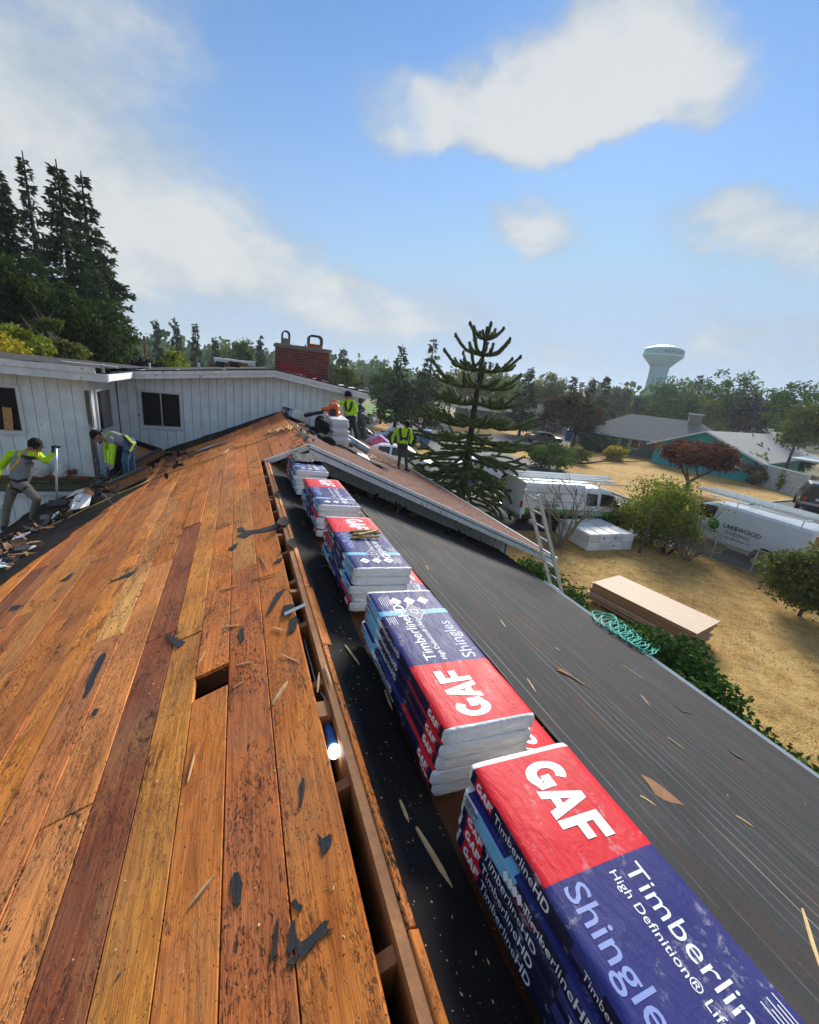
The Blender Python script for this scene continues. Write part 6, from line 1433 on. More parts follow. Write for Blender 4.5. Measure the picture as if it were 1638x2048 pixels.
# bins and playhouse further off
BIN = M('blue_plastic', (.03, .14, .42), .4, .1, 5); 
def wheelie(px, py, lab):
    p = onG(px, py); o = thing('wheelie_bin', lab, 'bin', p, math.radians(-25)); mb = MB(); mb.hexa([(-.32, -.36, .05), (.32, -.36, .05), (.32, .36, .05), (-.32, .36, .05), (-.42, -.46, 1.15), (.42, -.46, 1.15), (.42, .46, 1.15), (-.42, .46, 1.15)]); mb.build('tub', BIN, o, local=True)
    mb = MB(); mb.hexa([(-.47, -.50, 1.16), (.47, -.50, 1.16), (.47, .52, 1.16), (-.47, .52, 1.16), (-.40, -.40, 1.30), (.40, -.40, 1.30), (.42, .52, 1.32), (-.42, .52, 1.32)]); mb.build('lid', BIN, o, local=True); o.scale = (1.25,)*3
wheelie(848, 893, 'blue wheelie bin at the roadside right of the worker'); wheelie(1135, 880, 'dark blue bin by the blue house wall')
p = onG(757, 900); o = thing('toy_playhouse', 'small pink and purple toy playhouse on the dry grass', 'playhouse', p, math.radians(-20)); mb = MB(); mb.prism([(-.65, -.5, 0), (.65, -.5, 0), (.65, -.5, .8), (0, -.5, 1.25), (-.65, -.5, .8)], (0, 1.0, 0)); mb.build('walls', M('pink_plastic', (.75, .12, .35), .5), o, local=True)
for sg in (-1, 1): mb = MB(); mb.hexa([(0, -.62, 1.27), (0, .62, 1.27), (sg*.85, .62, .72), (sg*.85, -.62, .72), (0, -.62, 1.36), (0, .62, 1.36), (sg*.85, .62, .81), (sg*.85, -.62, .81)]); mb.build('roof_panel', M('lilac_plastic', (.42, .22, .62), .5), o, local=True)
# cut branch on the far lawn
a, b = onG(1155, 928), onG(1290, 924); mb = MB(); mb.tube([a, a.lerp(b, .4)+Vector((0, 0, .25)), a.lerp(b, .7)+Vector((0, 0, .12)), b+Vector((0, 0, .1))], [.10, .08, .06, .03], 6); tag(mb.build('fallen_branch', BARKD, None, a), 'long dark fallen branch lying on the far dry lawn', 'branch')
# bird bath on the corner lawn
p = onG(1068, 893); mb = MB(); mb.lathe([(.25, 0), (.12, .1), (.09, .5), (.35, .58), (.38, .66), (.33, .64)], 14, p); tag(mb.build('bird_bath', CONC, None, p), 'small round bird bath on the dry corner lawn', 'bird bath')

# ---------------------------------------------------------------- the roofing crew
def cloth(name, col, rough=.8):
    t = NT(name); P = t.co(); f = t.noise(t.co('Object', (1, 1, 1)), 9, 5, .6, 1.5); c = t.ramp(f, [(.25, mul(col, .72)), (.55, col), (.8, mul(col, 1.18))]); t.bump(t.m('ADD', f, t.m('MULTIPLY', t.noise(P, 30, 3), .3)), .7, .03); return t.fin(c, rough, 0, .2)
HIV = cloth('hi_vis_yellow', (.48, .80, .015), .6); GREYT = cloth('grey_shirt', (.26, .27, .27)); PANT = cloth('brown_grey_trousers', (.19, .175, .145)); JEAN = cloth('blue_jeans', (.07, .13, .22)); DPANT = cloth('dark_trousers', (.035, .035, .04)); BPANT = cloth('brown_trousers', (.085, .065, .058))
SKIN = M('tan_skin', (.36, .17, .10), .5, .12, 14); HAIR = M('black_hair', (.012, .010, .010), .7, .3, 40); CAPM = cloth('black_cap', (.014, .014, .016)); GLB = cloth('blue_glove', (.03, .085, .14)); GLG = cloth('grey_glove', (.30, .32, .34)); BOOT = cloth('dark_boot', (.04, .035, .032)); STRY = M('yellow_strap', (.62, .40, .02), .6, .1, 30); STRK = M('black_strap', (.018, .018, .02), .6, .2, 30); STRL = M('lime_strap', (.50, .62, .06), .6, .1, 30); PRN = M('shirt_print', (.02, .02, .022), .7, .1, 30)
def capsule(mb, a, b, ra, rb, n=10):
    a, b = Vector(a), Vector(b); d = b-a; L = d.length
    if L < 1e-5: mb.ball(a, ra, nu=n, nv=7); return
    d /= L; pts, rs = [], []
    for t in (-1, -.85, -.5): pts.append(a+d*ra*t); rs.append(ra*math.sqrt(max(.0004, 1-t*t)))
    pts += [a, a.lerp(b, .5), b]; rs += [ra, (ra+rb)/2, rb]
    for t in (.5, .85, 1): pts.append(b+d*rb*t); rs.append(rb*math.sqrt(max(.0004, 1-t*t)))
    mb.tube(pts, rs, n)
def pd(px, py, dep): return CAM+ray(px, py)*dep
def person(label, dep, J, face, mats, voxel=.0115, s=.96, head_up=None, grip=None, cap=True, straps=(), print_=None, extra=()):
    """J: joint -> (px, py, depth offset).  mats: torso, sleeve, leg, hand_l, hand_r, boot
    the body is one skin grown over tapered limbs; material follows the nearest limb"""
    j = {k: pd(v[0], v[1], dep+(v[2] if len(v) > 2 else 0)) for k, v in J.items()}
    caps = []       # a, b, ra, rb, material
    def C_(a, b, ra, rb, m): caps.append((Vector(a), Vector(b), ra*s, rb*s, m))
    T_, SL, LG, HL, HR, BT, SK = range(7)
    hc = (j['hipl']+j['hipr'])/2; ch = j['chest']; sm = (j['shl']+j['shr'])/2; nk = j['neck']
    side = (j['shl']-j['shr']).normalized(); hs = (j['hipl']-j['hipr']).normalized()
    C_(hc+hs*.05, hc-hs*.05, .125, .125, LG); C_(hc.lerp(ch, .25)+hs*.045, hc.lerp(ch, .3)+side*.045, .118, .122, T_); C_(hc.lerp(ch, .25)-hs*.045, hc.lerp(ch, .3)-side*.045, .118, .122, T_)
    C_(hc.lerp(ch, .3)+side*.05, ch+side*.07, .118, .125, T_); C_(hc.lerp(ch, .3)-side*.05, ch-side*.07, .118, .125, T_)
    C_(ch+side*.07, sm+side*.09, .122, .085, T_); C_(ch-side*.07, sm-side*.09, .122, .085, T_); C_(sm, nk, .085, .060, mats.get('collar', T_)); C_(nk, j['head'], .055, .058, SK)
    for e, hm in (('l', HL), ('r', HR)):
        C_(sm.lerp(j['sh'+e], .6), j['sh'+e], .075, .074, SL if mats.get('shoulder', 1) else T_); C_(j['sh'+e], j['sh'+e].lerp(j['el'+e], .35), .072, .062, SL if mats.get('shoulder', 1) else T_); C_(j['sh'+e].lerp(j['el'+e], .3), j['el'+e], .062, .052, SL); C_(j['el'+e], j['wr'+e], .050, .037, SL)
        w = j['wr'+e]; d = (w-j['el'+e]).normalized(); g = (grip or {}).get(e)
        d2 = Vector(g) if g else d; d2.normalize(); u = d2.cross(side if abs(d2.dot(side)) < .9 else Vector((0, 0, 1))).normalized(); v = d2.cross(u)
        C_(w, w+d2*.055, .034, .038, hm)
        for q in range(4):
            o = v*(-.030+.020*q); L = (.034, .042, .040, .030)[q]; k1 = w+d2*.085+o; k2 = k1+(d2*.75+u*.6).normalized()*L; k3 = k2+(d2*.1+u).normalized()*L*.8
            C_(w+d2*.05+o*.8, k1, .013, .0115, hm); C_(k1, k2, .0112, .0105, hm); C_(k2, k3, .0105, .009, hm)
        C_(w+d2*.02+v*.03, w+d2*.055+v*.055+u*.015, .014, .012, hm); C_(w+d2*.055+v*.055+u*.015, w+d2*.085+v*.05+u*.035, .0115, .010, hm)
        C_(j['hip'+e], j['kn'+e], .092, .064, LG); C_(j['kn'+e], j['an'+e], .064, .046, LG); C_(j['an'+e], j['an'+e], .05, .05, BT)
        tv = j['toe'+e]-j['an'+e]; tv.z = 0; tv = tv.normalized() if tv.length > .01 else Vector((1, 0, 0)); hz_ = j['an'+e]+Vector((0, 0, -.055*s))
        C_(hz_-tv*.05*s, hz_+tv*.15*s, .045, .038, BT)
    # head with jaw, nose and ears
    hd = j['head']; f = Vector(face).normalized(); up_ = Vector(head_up or (0, 0, 1)); up_ = (up_-f*up_.dot(f)).normalized(); sd_ = f.cross(up_)
    C_(hd+up_*.035, hd+up_*.035-f*.02, .088, .088, SK); C_(hd+f*.012, hd-up_*.065+f*.035, .075, .050, SK); C_(hd+f*.088+up_*.01, hd+f*.104-up_*.022, .011, .016, SK)
    for q in (-1, 1): C_(hd+sd_*q*.082+up_*.0-f*.01, hd+sd_*q*.084-up_*.025-f*.008, .016, .012, SK)
    for a, b, ra, rb, m in extra: C_(pd(*a), pd(*b), ra, rb, m)
    mb = MB()
    for a, b, ra, rb, m in caps: capsule(mb, a, b, ra, rb)
    foot = min((p for p in (j['anl'], j['anr'])), key=lambda p: p.z); org = Vector((hc.x, hc.y, foot.z-.1*s))
    tmp = bpy.data.objects.new('tmp', mb.mesh('tmp', SKIN, org)); C.objects.link(tmp); md = tmp.modifiers.new('r', 'REMESH'); md.mode = 'VOXEL'; md.voxel_size = voxel; md.adaptivity = 0
    sm_ = tmp.modifiers.new('s', 'SMOOTH'); sm_.factor = .5; sm_.iterations = 3
    bpy.context.view_layer.update(); me = bpy.data.meshes.new_from_object(tmp.evaluated_get(bpy.context.evaluated_depsgraph_get())); bpy.data.objects.remove(tmp)
    n = len(me.polygons); cen = np.empty(n*3, np.float32); me.polygons.foreach_get('center', cen); cen = cen.reshape(-1, 3)+np.array(org)
    best = np.full(n, 1e9); idx = np.zeros(n, np.int32)
    for a, b, ra, rb, m in caps:
        A, B = np.array(a), np.array(b); d = B-A; L2 = max(1e-9, d@d); t = np.clip(((cen-A)@d)/L2, 0, 1); dist = np.linalg.norm(cen-(A+t[:, None]*d), axis=1)-(ra+(rb-ra)*t); k = dist < best; best[k] = dist[k]; idx[k] = m
    me.materials.clear()
    for m in (mats['torso'], mats['sleeve'], mats['leg'], mats['hand_l'], mats['hand_r'], BOOT, SKIN): me.materials.append(m)
    me.polygons.foreach_set('material_index', idx); me.polygons.foreach_set('use_smooth', np.ones(n, dtype=bool)); me.name = 'body'
    root = thing('person', label, 'person', org); add_mesh('body', me, root)
    # eyes, brows, hair or cap
    e = MB()
    for q in (-1, 1): e.ball(hd+f*.083+sd_*q*.032+up_*.018, .011, nu=8, nv=5)
    e.build('eyes', HAIR, root)
    Rh = Matrix((sd_, f, up_)).transposed()
    hr = MB(); hr.lathe([(.096, -.01), (.10, .03), (.088, .075), (.05, .118), (.0, .126)], 16, hd+up_*.028-f*.012, Rh); hr.build('cap' if cap else 'hair', CAPM if cap else HAIR, root, smooth=True)
    if cap:
        sg = -1 if cap == 'back' else 1
        br = MB(); br.grid(8, 4, lambda u, v: hd+up_*(.05-.015*v-.03*(2*u-1)**2)+f*sg*(.085*math.cos((u-.5)*2.0)+.075*v*math.cos((u-.5)*1.6)-.012)+sd_*(.095*math.sin((u-.5)*2.2))); br.build('brim', CAPM, root)
    bd2 = MB(); bd2.ball(hd-up_*.088+f*.058, (.040, .030, .022), Rh, 10, 6); bd2.ball(hd-f*.062+up_*.0, (.080, .045, .05), Rh, 10, 6); bd2.build('beard_and_hair', HAIR, root, smooth=True)
    # straps lie on the body surface
    bv = BVHTree.FromPolygons([v.co+org for v in me.vertices], [tuple(p.vertices) for p in me.polygons])
    for mt, w, pts in straps:
        path = []
        P = [pd(p[0], p[1], dep+(p[2] if len(p) > 2 else -.35)) for p in pts]
        for a, b in zip(P[:-1], P[1:]):
            for t in np.linspace(0, 1, 7)[:-1]:
                q = a.lerp(b, float(t)); dr = (q-CAM).normalized(); h_ = bv.ray_cast(q-dr*1.2, dr)
                if h_[0] is not None: path.append((h_[0]+h_[1]*.007, h_[1]))
        st = MB(); vs_ = []
        for i, (p, nn_) in enumerate(path):
            d = (path[min(i+1, len(path)-1)][0]-path[max(0, i-1)][0]); d = d.normalized() if d.length > 0 else Vector((0, 0, 1)); x = nn_.cross(d).normalized(); vs_ += [p-x*w/2, p+x*w/2, p+x*w/2-nn_*.012, p-x*w/2-nn_*.012]
        for i in range(len(path)-1): st.add([vs_[i*4+q] for q in range(4)]+[vs_[i*4+4+q] for q in range(4)], [(0, 1, 5, 4), (1, 2, 6, 5), (3, 0, 4, 7)])
        if len(path) > 1: st.build('harness_strap', mt, root)
    if print_:
        (txts, c0, sz) = print_; pm = MB()
        for r_, tx in enumerate(txts):
            t = text_mb(tx, sz, .02, 'CENTER')
            for f_ in range(1):
                b0 = len(pm.v); ok = True; vv = []
                for v in t.v:
                    q = pd(c0[0]+v[0]/(dep/819), c0[1]-v[1]/(dep/819)+r_*sz*1.05/(dep/819), dep-.4); dr = (q-CAM).normalized(); h_ = bv.ray_cast(q-dr*.5, dr); vv.append(h_[0]+h_[1]*.006 if h_[0] is not None else q)
                pm.add(vv, t.f)
        pm.build('shirt_print', PRN, root)
    return root
w1 = person('worker in grey vest over lime sleeves, black cap, scraping debris at the left eave', 6.95,
 dict(head=(71, 894, -.10), neck=(56, 903, -.03), chest=(45, 928), shl=(76, 911, -.10), shr=(22, 908, .08), ell=(91, 922, -.25), wrl=(108, 905, -.18), elr=(-1, 938, .05), wrr=(-9, 962, -.10), hipl=(49, 973, -.06), hipr=(27, 973, .06), knl=(74, 998, -.22), knr=(15, 1012, .0), anl=(64, 1038, -.05), anr=(9, 1053, .03), toel=(78, 1044, -.2), toer=(20, 1056, -.1)),
 (.75, -.5, -.22), dict(torso=GREYT, sleeve=HIV, leg=PANT, hand_l=GLB, hand_r=GLB, collar=1), grip={'l': (.1, -.2, .55)}, head_up=(.25, -.1, .95),
 straps=[(STRY, .045, [(44, 894), (43, 908), (36, 925), (22, 938), (8, 950)]), (STRY, .045, [(73, 904), (76, 915), (70, 926)]), (STRK, .04, [(40, 912), (56, 914), (74, 916)]), (STRK, .05, [(12, 958), (24, 976), (42, 983), (56, 972)]), (STRY, .04, [(5, 950), (16, 966), (22, 974)]), (STRK, .045, [(18, 959), (36, 963), (58, 958)])], print_=(('AERO', '1995'), (60, 920), .085))
w2 = person('worker bent double in grey shirt and jeans, reaching into the valley', 7.85,
 dict(head=(196, 874, -.05), neck=(207, 873, -.02), chest=(228, 875), shl=(222, 880, -.17), shr=(217, 874, .17), ell=(226, 905, -.22), wrl=(224, 928, -.22), elr=(212, 900, .2), wrr=(214, 925, .15), hipl=(258, 887, -.1), hipr=(259, 885, .1), knl=(250, 922, -.18), knr=(262, 918, .16), anl=(253, 952, -.08), anr=(268, 946, .2), toel=(240, 956, -.1), toer=(256, 949, .18)),
 (-.75, -.35, -.85), dict(torso=GREYT, sleeve=HIV, leg=JEAN, hand_l=GLG, hand_r=GLG, shoulder=0), head_up=(-.8, .1, .55), cap='back',
 straps=[(STRL, .045, [(209, 874), (216, 866), (229, 861), (240, 862)]), (STRL, .05, [(240, 862), (252, 872), (264, 884), (272, 886)]), (STRK, .05, [(246, 870), (256, 884), (262, 894)]), (STRL, .045, [(268, 886), (263, 898), (258, 904)]), (STRK, .045, [(243, 900), (252, 904), (262, 903)])])
w3 = person('worker in lime shirt and dark harness steadying the orange blower', 11.3,
 dict(head=(696, 793), neck=(698, 801), chest=(699, 815), shl=(708, 806, -.05), shr=(689, 805, .0), ell=(713, 823, -.12), wrl=(697, 829, -.25), elr=(679, 806, -.2), wrr=(669, 811, -.55), hipl=(706, 837, .0), hipr=(696, 837, 0), knl=(712, 866, -.1), knr=(699, 864, -.1), anl=(716, 890), anr=(702, 889, .0), toel=(722, 895, -.1), toer=(696, 894, -.15)),
 (-.75, -.55, -.15), dict(torso=HIV, sleeve=HIV, leg=DPANT, hand_l=GLG, hand_r=SKIN), straps=[(STRK, .07, [(691, 802), (691, 812), (694, 824)]), (STRK, .07, [(704, 803), (702, 815), (696, 826)]), (STRK, .09, [(690, 832), (700, 835), (712, 834)])])
w4 = person('worker in lime shirt and black harness walking down the brown shingles', 13.2,
 dict(head=(814, 850, -.05), neck=(811, 856), chest=(807, 870), shl=(820, 861), shr=(796, 859), ell=(824, 876, .02), wrl=(820, 887, -.1), elr=(785, 874, 0), wrr=(784, 885, -.1), hipl=(811, 893), hipr=(800, 892), knl=(812, 915, -.1), knr=(800, 912), anl=(813, 936, .02), anr=(797, 931, 0), toel=(820, 940, -.12), toer=(799, 936, -.12)),
 (.25, -.75, -.7), dict(torso=HIV, sleeve=HIV, leg=BPANT, hand_l=CAPM, hand_r=CAPM), straps=[(STRK, .085, [(800, 853), (801, 868), (803, 884)]), (STRK, .085, [(818, 856), (816, 870), (812, 884)]), (STRK, .07, [(800, 876), (808, 877), (816, 877)]), (STRK, .10, [(796, 889), (806, 891), (816, 891)])])

# ---------------------------------------------------------------- tools and materials on the roof
# tear-off shovel in the first worker's hand
hd_ = pd(112, 900, 6.72); bt = pd(114, 1003, 6.85)
o = thing('tear_off_shovel', 'long handled roofing shovel held by the worker at the left eave', 'shovel', bt)
mb = MB(); mb.tube([hd_+(hd_-bt)*.06, hd_.lerp(bt, .5), bt], .017, 8); mb.build('handle', METAL, o, smooth=True)
mb = MB(); a = hd_+(hd_-bt)*.06; mb.tube([a+Vector((-.06, 0, .0)), a+Vector((.06, 0, 0))], .018, 8); mb.build('grip', BLACKP, o)
mb = MB(); bl = pd(112, 1012, 6.7); mb.hexa([bl+Vector(p) for p in ((-.11, -.02, -.05), (.13, .06, -.04), (.10, .16, -.04), (-.12, .10, -.05), (-.11, -.02, .0), (.13, .06, .01), (.10, .16, .08), (-.12, .10, .07))]); mb.build('blade', BLACKP, o)
# skylight curbs: black topped boxes with raw sides
def curb(name, label, a, b, w, h, lift=.0):
    A, B = onL(*a, .06), onL(*b, .06); d = (B-A); L = d.length; o = thing(name, label, 'roof curb', A)
    s = d.cross(Vector((-KS, 0, 1))).normalized(); upv = Vector((-KS, 0, 1)).normalized(); R_m = Matrix((d.normalized(), -s, upv)).transposed(); c = (A+B)/2+upv*(h/2+lift)
    mb = MB(); mb.box(c, (L, w, h), R_m); mb.build('side', OLDWOOD if 'near' in label else BLACKP, o); mb = MB(); mb.box(c+upv*(h/2+.02), (L*1.03, w*1.15, .045), R_m, 0, .01); mb.build('cap', M('matt_black_metal', (.035, .037, .04), .35, .2, 10), o)
    mb = MB(); mb.box(c+d.normalized()*(L/2+.03), (.05, w*1.05, h*.9), R_m); mb.build('end_board', OLDWOOD, o)
curb('skylight_curb', 'long black capped curb with raw wood side, the near one by the bent worker', (226, 985), (300, 950), .16, .15); curb('skylight_curb', 'long black capped curb behind the near one, against the sheathing', (258, 945), (322, 912), .14, .12)
# loose grey flashing strip
def strip(name, label, cat, pts, w, mat, zf, th=.004, curl=0, n=6):
    P = [Vector(p) for p in pts]; mb = MB()
    for i in range(len(P)-1):
        a, b = P[i], P[i+1]; d = (b-a).normalized(); s = d.cross(Vector((0, 0, 1))).normalized()*w/2; mb.hexa([a-s, a+s, b+s, b-s, a-s+Vector((0, 0, th)), a+s+Vector((0, 0, th)), b+s+Vector((0, 0, th)), b-s+Vector((0, 0, th))])
    return tag(mb.build(name, mat, None, P[0]), label, cat)
GREYM = M('grey_flashing', (.36, .40, .44), .35, .1, 8)
strip('flashing_strip', 'pale grey metal flashing strip lying on the far boards', 'flashing', [onL(392, 903, .03), onL(430, 889, .04), onL(458, 880, .05)], .17, GREYM, zL); strip('flashing_strip', 'narrow white flashing lying along the valley by the wall', 'flashing', [onL(352, 906, .04), onL(378, 904, .04), onL(402, 897, .05)], .07, WHITEP, zL)
strip('flashing_strip', 'bent bright metal strap across the ridge gap', 'flashing', [onL(569, 1229, .012), onL(592, 1218, .016), onL(612, 1209, .02)], .035, METAL, zL); 
# ropes
ROPE = M('yellow_rope', (.58, .40, .14), .75, .25, 40, .5, 120); ROPEG = M('green_rope', (.03, .36, .28), .6, .2, 40)
def rope(name, label, pts, r, mat, seed=0, sub=8, jit=.012):
    P = [Vector(p) for p in pts]; out = []
    for i in range(len(P)-1):
        p0, p1, p2, p3 = P[max(0, i-1)], P[i], P[i+1], P[min(len(P)-1, i+2)]
        for k in range(sub):
            t = k/sub; q = .5*((2*p1)+(p2-p0)*t+(2*p0-5*p1+4*p2-p3)*t*t+(3*p1-p0-3*p2+p3)*t**3); out.append(q+Vector((nz(q.x*5, q.y*5, seed), nz(q.y*5, q.x*5, seed+3), 0))*jit)
    out.append(P[-1]); mb = MB(); mb.tube(out, r, 6); return tag(mb.build(name, mat, None, P[0], smooth=True), label, 'rope')
rope('yellow_rope', 'long yellow safety rope running across the boards to the left eave', [onL(*p, .022) for p in ((-10, 1082), (30, 1071), (77, 1060), (120, 1043), (164, 1022), (205, 1003), (246, 984), (280, 970), (308, 955), (345, 942), (380, 930), (420, 918), (447, 907), (462, 896), (500, 888), (530, 877), (560, 862), (575, 853))], .013, ROPE)
rope('yellow_rope', 'thin yellow rope from the bent worker along the valley', [pd(272, 893, 8.6), onL(310, 905, .12), onL(340, 904, .05), onL(365, 905, .03), onL(400, 899, .03)], .008, ROPE, 2)
P = [onL(535+rnd.uniform(-8, 8), 866+rnd.uniform(-3, 3), .03)]
for i in range(26): t = i/25; P.append(onL(535+70*t+6*math.cos(i*1.3), 864-16*t+rnd.uniform(-2, 2)+(3*math.sin(i*1.9)), .03+.012*(i % 3)))
rope('yellow_rope', 'tangled heap of yellow rope over the far ridge', P, .012, ROPE, 5)
P = [onRF(725+75*(i/24)+rnd.uniform(-6, 6), 905+30*(i/24)+rnd.uniform(-1.5, 1.5)+2*math.sin(i*2.3), .03+.01*(i % 3)) for i in range(25)]
rope('yellow_rope', 'yellow rope lying in loose coils on the brown shingles', P, .011, ROPE, 6)
P = [onR(612+60*(i/12)+5*math.sin(i*2), 848+(i % 3)*6+i*3, .45) for i in range(1)]
P = []
for i in range(60):
    t = i/59; cx_, cy_ = 1205+95*t, 1238+62*t; P.append(onR(cx_+26*math.cos(i*1.9), cy_+16*math.sin(i*1.9+.4)-4, .03+.05*abs(math.sin(i*.7))))
rope('green_hose', 'tangled green air hose hanging over the gutter', [onR(1180, 1224, .03)]+P+[onR(1300, 1310, .05)], .010, ROPEG, 7, 6, .02)
# far stack of white bundles carrying the blower
for k in range(9):
    z = zRF(1.78)+.05+BH/2+k*.064; topb = k == 8
    bundle((1.78+rnd.uniform(-.03, .03)+.01*(k-4)*(-.3), 9.95+rnd.uniform(-.04, .04), z), math.pi/2*0+rnd.gauss(0, .03), ('top white bundle of the far stack under the blower' if topb else ORD[8-k]+' white bundle from the top of the far stack'), 'white bundles on the far roof', me=BMW[k % 3], top=False, side=0)
for (x, y, rz, lab) in ((2.10, 9.62, .3, 'white bundle slipped down beside the far stack, upper one'), (2.32, 9.35, -.15, 'white bundle lying flat on the brown shingles below the far stack'), (2.62, 9.0, .35, 'white bundle lowest down the shingles below the far stack')):
    b_ = bundle((x, y, zRF(x)+.045), rz, lab, 'white bundles on the far roof', me=BMW[1], top=False, side=0, ry=TH); b_.scale = (.8, .55, .8)
# bundles by the far ridge, one with a red end
b_ = bundle((.92, 10.9, zRF(.92)+.17), .25, 'red ended bundle lying across the far ridge behind the black bag', 'bundles at the far ridge', top=True, side=-1, ry=.25); b_.scale = (1.0, .75, 3.2)
for k in range(3): b_ = bundle((.98, 11.55, zRF(.98)+.06+k*.07), .1*k, ('lower', 'middle', 'upper')[k]+' white bundle against the upper wall at the far ridge', 'bundles at the far ridge', me=BMW[k], top=False, side=0, ry=.1); b_.scale = (1, .45, 1.05)
def roll(name, label, a, b, r, mat):
    a, b = Vector(a), Vector(b); o = thing(name, label, 'roll', a); d = (b-a).normalized(); Rm = d.to_track_quat('Z', 'Y').to_matrix(); L = (b-a).length
    mb = MB(); mb.lathe([(r*.25, .0), (r*.3, -.002), (r*.98, .004), (r, .012), (r, L-.012), (r*.98, L-.004), (r*.3, L+.002), (r*.25, L)], 22, a, Rm, caps=True); mb.build('sheet', mat, o, smooth=True)
    mb = MB(); mb.lathe([(r*1.012, L*.42), (r*1.012, L*.45)], 22, a, Rm, caps=False); mb.build('tie', BLACKP, o); mb = MB(); mb.lathe([(.03, -.004), (.03, L+.004)], 12, a, Rm); mb.build('core', SPLINT, o)
BGREY = M('blue_grey_underlay', (.23, .31, .38), .45, .08, 12); LGREY = M('light_grey_underlay', (.42, .44, .46), .45, .08, 12)
roll('underlay_roll', 'blue grey underlayment roll lying down the slope beside the far stack', onY(690, 873, 10.3), onY(736, 902, 10.3), .095, BGREY); roll('underlay_roll', 'light grey underlayment roll against the upper wall at the far ridge', onY(566, 822, 11.6), onY(580, 828, 11.6)+Vector((.05, -.25, 0)), .10, LGREY)
# backpack blower on the far stack
ORG = M('orange_plastic', (.72, .13, .02), .4, .08, 8); YEL = M('yellow_tool', (.62, .40, .06), .45, .1, 8)
dB = 10.0; c_ = pd(668, 820, dB); kx = dB/819; ux = R_.copy(); ux.z = 0; ux.normalize(); uz = Vector((0, 0, 1)); uy = uz.cross(ux)
o = thing('leaf_blower', 'orange backpack leaf blower with long black tube on the far stack', 'leaf blower', c_-uz*.26); RB = Matrix((ux, uy, uz)).transposed()
mb = MB(); mb.box(c_+uz*.02, (.24, .22, .27), RB, 0, .05); mb.box(c_-uz*.09+ux*.02, (.25, .24, .14), RB, 0, .03); mb.build('housing', ORG, o)
mb = MB(); mb.lathe([(.09, 0), (.095, .015), (.06, .03), (.02, .02)], 18, c_-uz*.05-uy*.115, RB @ RX(math.pi/2)); mb.build('fan_cover', BLACKP, o)
mb = MB(); q = c_-ux*.13; mb.tube([q+ux*.08, q-ux*.05, q-ux*.16-uz*.01], [.085, .065, .045], 14); mb.build('outlet', ORG, o, smooth=True)
e1 = pd(646, 824, dB-.02); e2 = pd(583, 835, dB+.25); mb = MB(); mb.tube([e1, e1.lerp(e2, .33), e1.lerp(e2, .34), e1.lerp(e2, .7), e2], [.046, .043, .052, .046, .040], 14); mb.build('blower_tube', BLACKP, o, smooth=True)
mb = MB(); mb.tube([c_+uz*.15-ux*.1, c_+uz*.22-ux*.07, c_+uz*.22+ux*.08, c_+uz*.14+ux*.11], .018, 8); mb.build('handle', ORG, o, smooth=True)
mb = MB(); mb.box(c_-uz*.21-ux*.02, (.30, .20, .10), RB, 0, .02); mb.build('tank_base', YEL, o)
# black tool bag and jackets heaped by the far ridge
def lump(name, label, cat, pts, mat, seed):
    mb = MB()
    for (c0, r_) in pts: mb.ball(c0, r_, nu=14, nv=10)
    ctr = Vector(pts[0][0]); me = mb.mesh(name, mat, ctr, True); tmp = bpy.data.objects.new('t', me); C.objects.link(tmp); md = tmp.modifiers.new('r', 'REMESH'); md.mode = 'VOXEL'; md.voxel_size = .018
    bpy.context.view_layer.update(); m2 = bpy.data.meshes.new_from_object(tmp.evaluated_get(bpy.context.evaluated_depsgraph_get())); bpy.data.objects.remove(tmp)
    for v in m2.vertices: n_ = fbm(v.co.x*9, v.co.y*9, v.co.z*9+seed); v.co += v.normal*.03*n_
    m2.materials.clear(); m2.materials.append(mat); m2.polygons.foreach_set('use_smooth', np.ones(len(m2.polygons), dtype=bool)); m2.name = name
    return tag(add_mesh(name, m2, None, ctr), label, cat)
lump('tool_bag', 'crumpled black tool bag slumped at the far ridge peak', 'bag', [(pd(640, 880, 8.9), (.22, .18, .14)), (pd(655, 884, 8.8), (.18, .15, .13)), (pd(622, 872, 9.0), (.15, .14, .12))], CAPM, 3)
lump('black_jacket', 'black jacket heaped against the far white stack', 'jacket', [(pd(645, 856, 9.3), (.16, .16, .2)), (pd(640, 845, 9.4), (.12, .12, .16)), (pd(632, 865, 9.2), (.16, .15, .15))], CAPM, 8)
lump('nail_gun', 'dusty nail gun and hose beside the farthest bundle stack', 'tool', [(pd(566, 930, 7.0), (.10, .09, .16)), (pd(575, 945, 6.9), (.09, .09, .10)), (pd(583, 955, 6.8), (.12, .1, .06)), (pd(570, 918, 7.0), (.05, .05, .08))], BLACKP, 5)
# bundle up on the upper roof
pb0 = onY(470, 723, YF+.9); b_ = bundle((pb0.x, pb0.y, pb0.z-.02), math.pi/2, 'white bundle with red stripe lying on the upper roof', 'bundles on the upper roof', top=True, side=1, me=BMW[0]); b_.scale = (1.0, 1.0, 2.2)
for i, (px, w) in enumerate(((426, .12), (440, .16), (452, .14), (468, .2), (484, .22))):
    p = onY(px, 731, YF+.45); mb = MB(); mb.box(p+Vector((0, 0, .03)), (w, .2, .1+.04*(i % 2)), RZ(.2*i), 0, .01); tag(mb.build('torn_roofing_piece', BLACKP if i % 2 else OLDWOOD, None, p), ['dark lump of torn roofing at the left end of the upper bundle', 'brown lump left below the upper bundle', 'black lump in front of the upper bundle', 'brown piece at the middle of the upper bundle', 'broad black piece right of centre below the upper bundle'][i], 'debris')
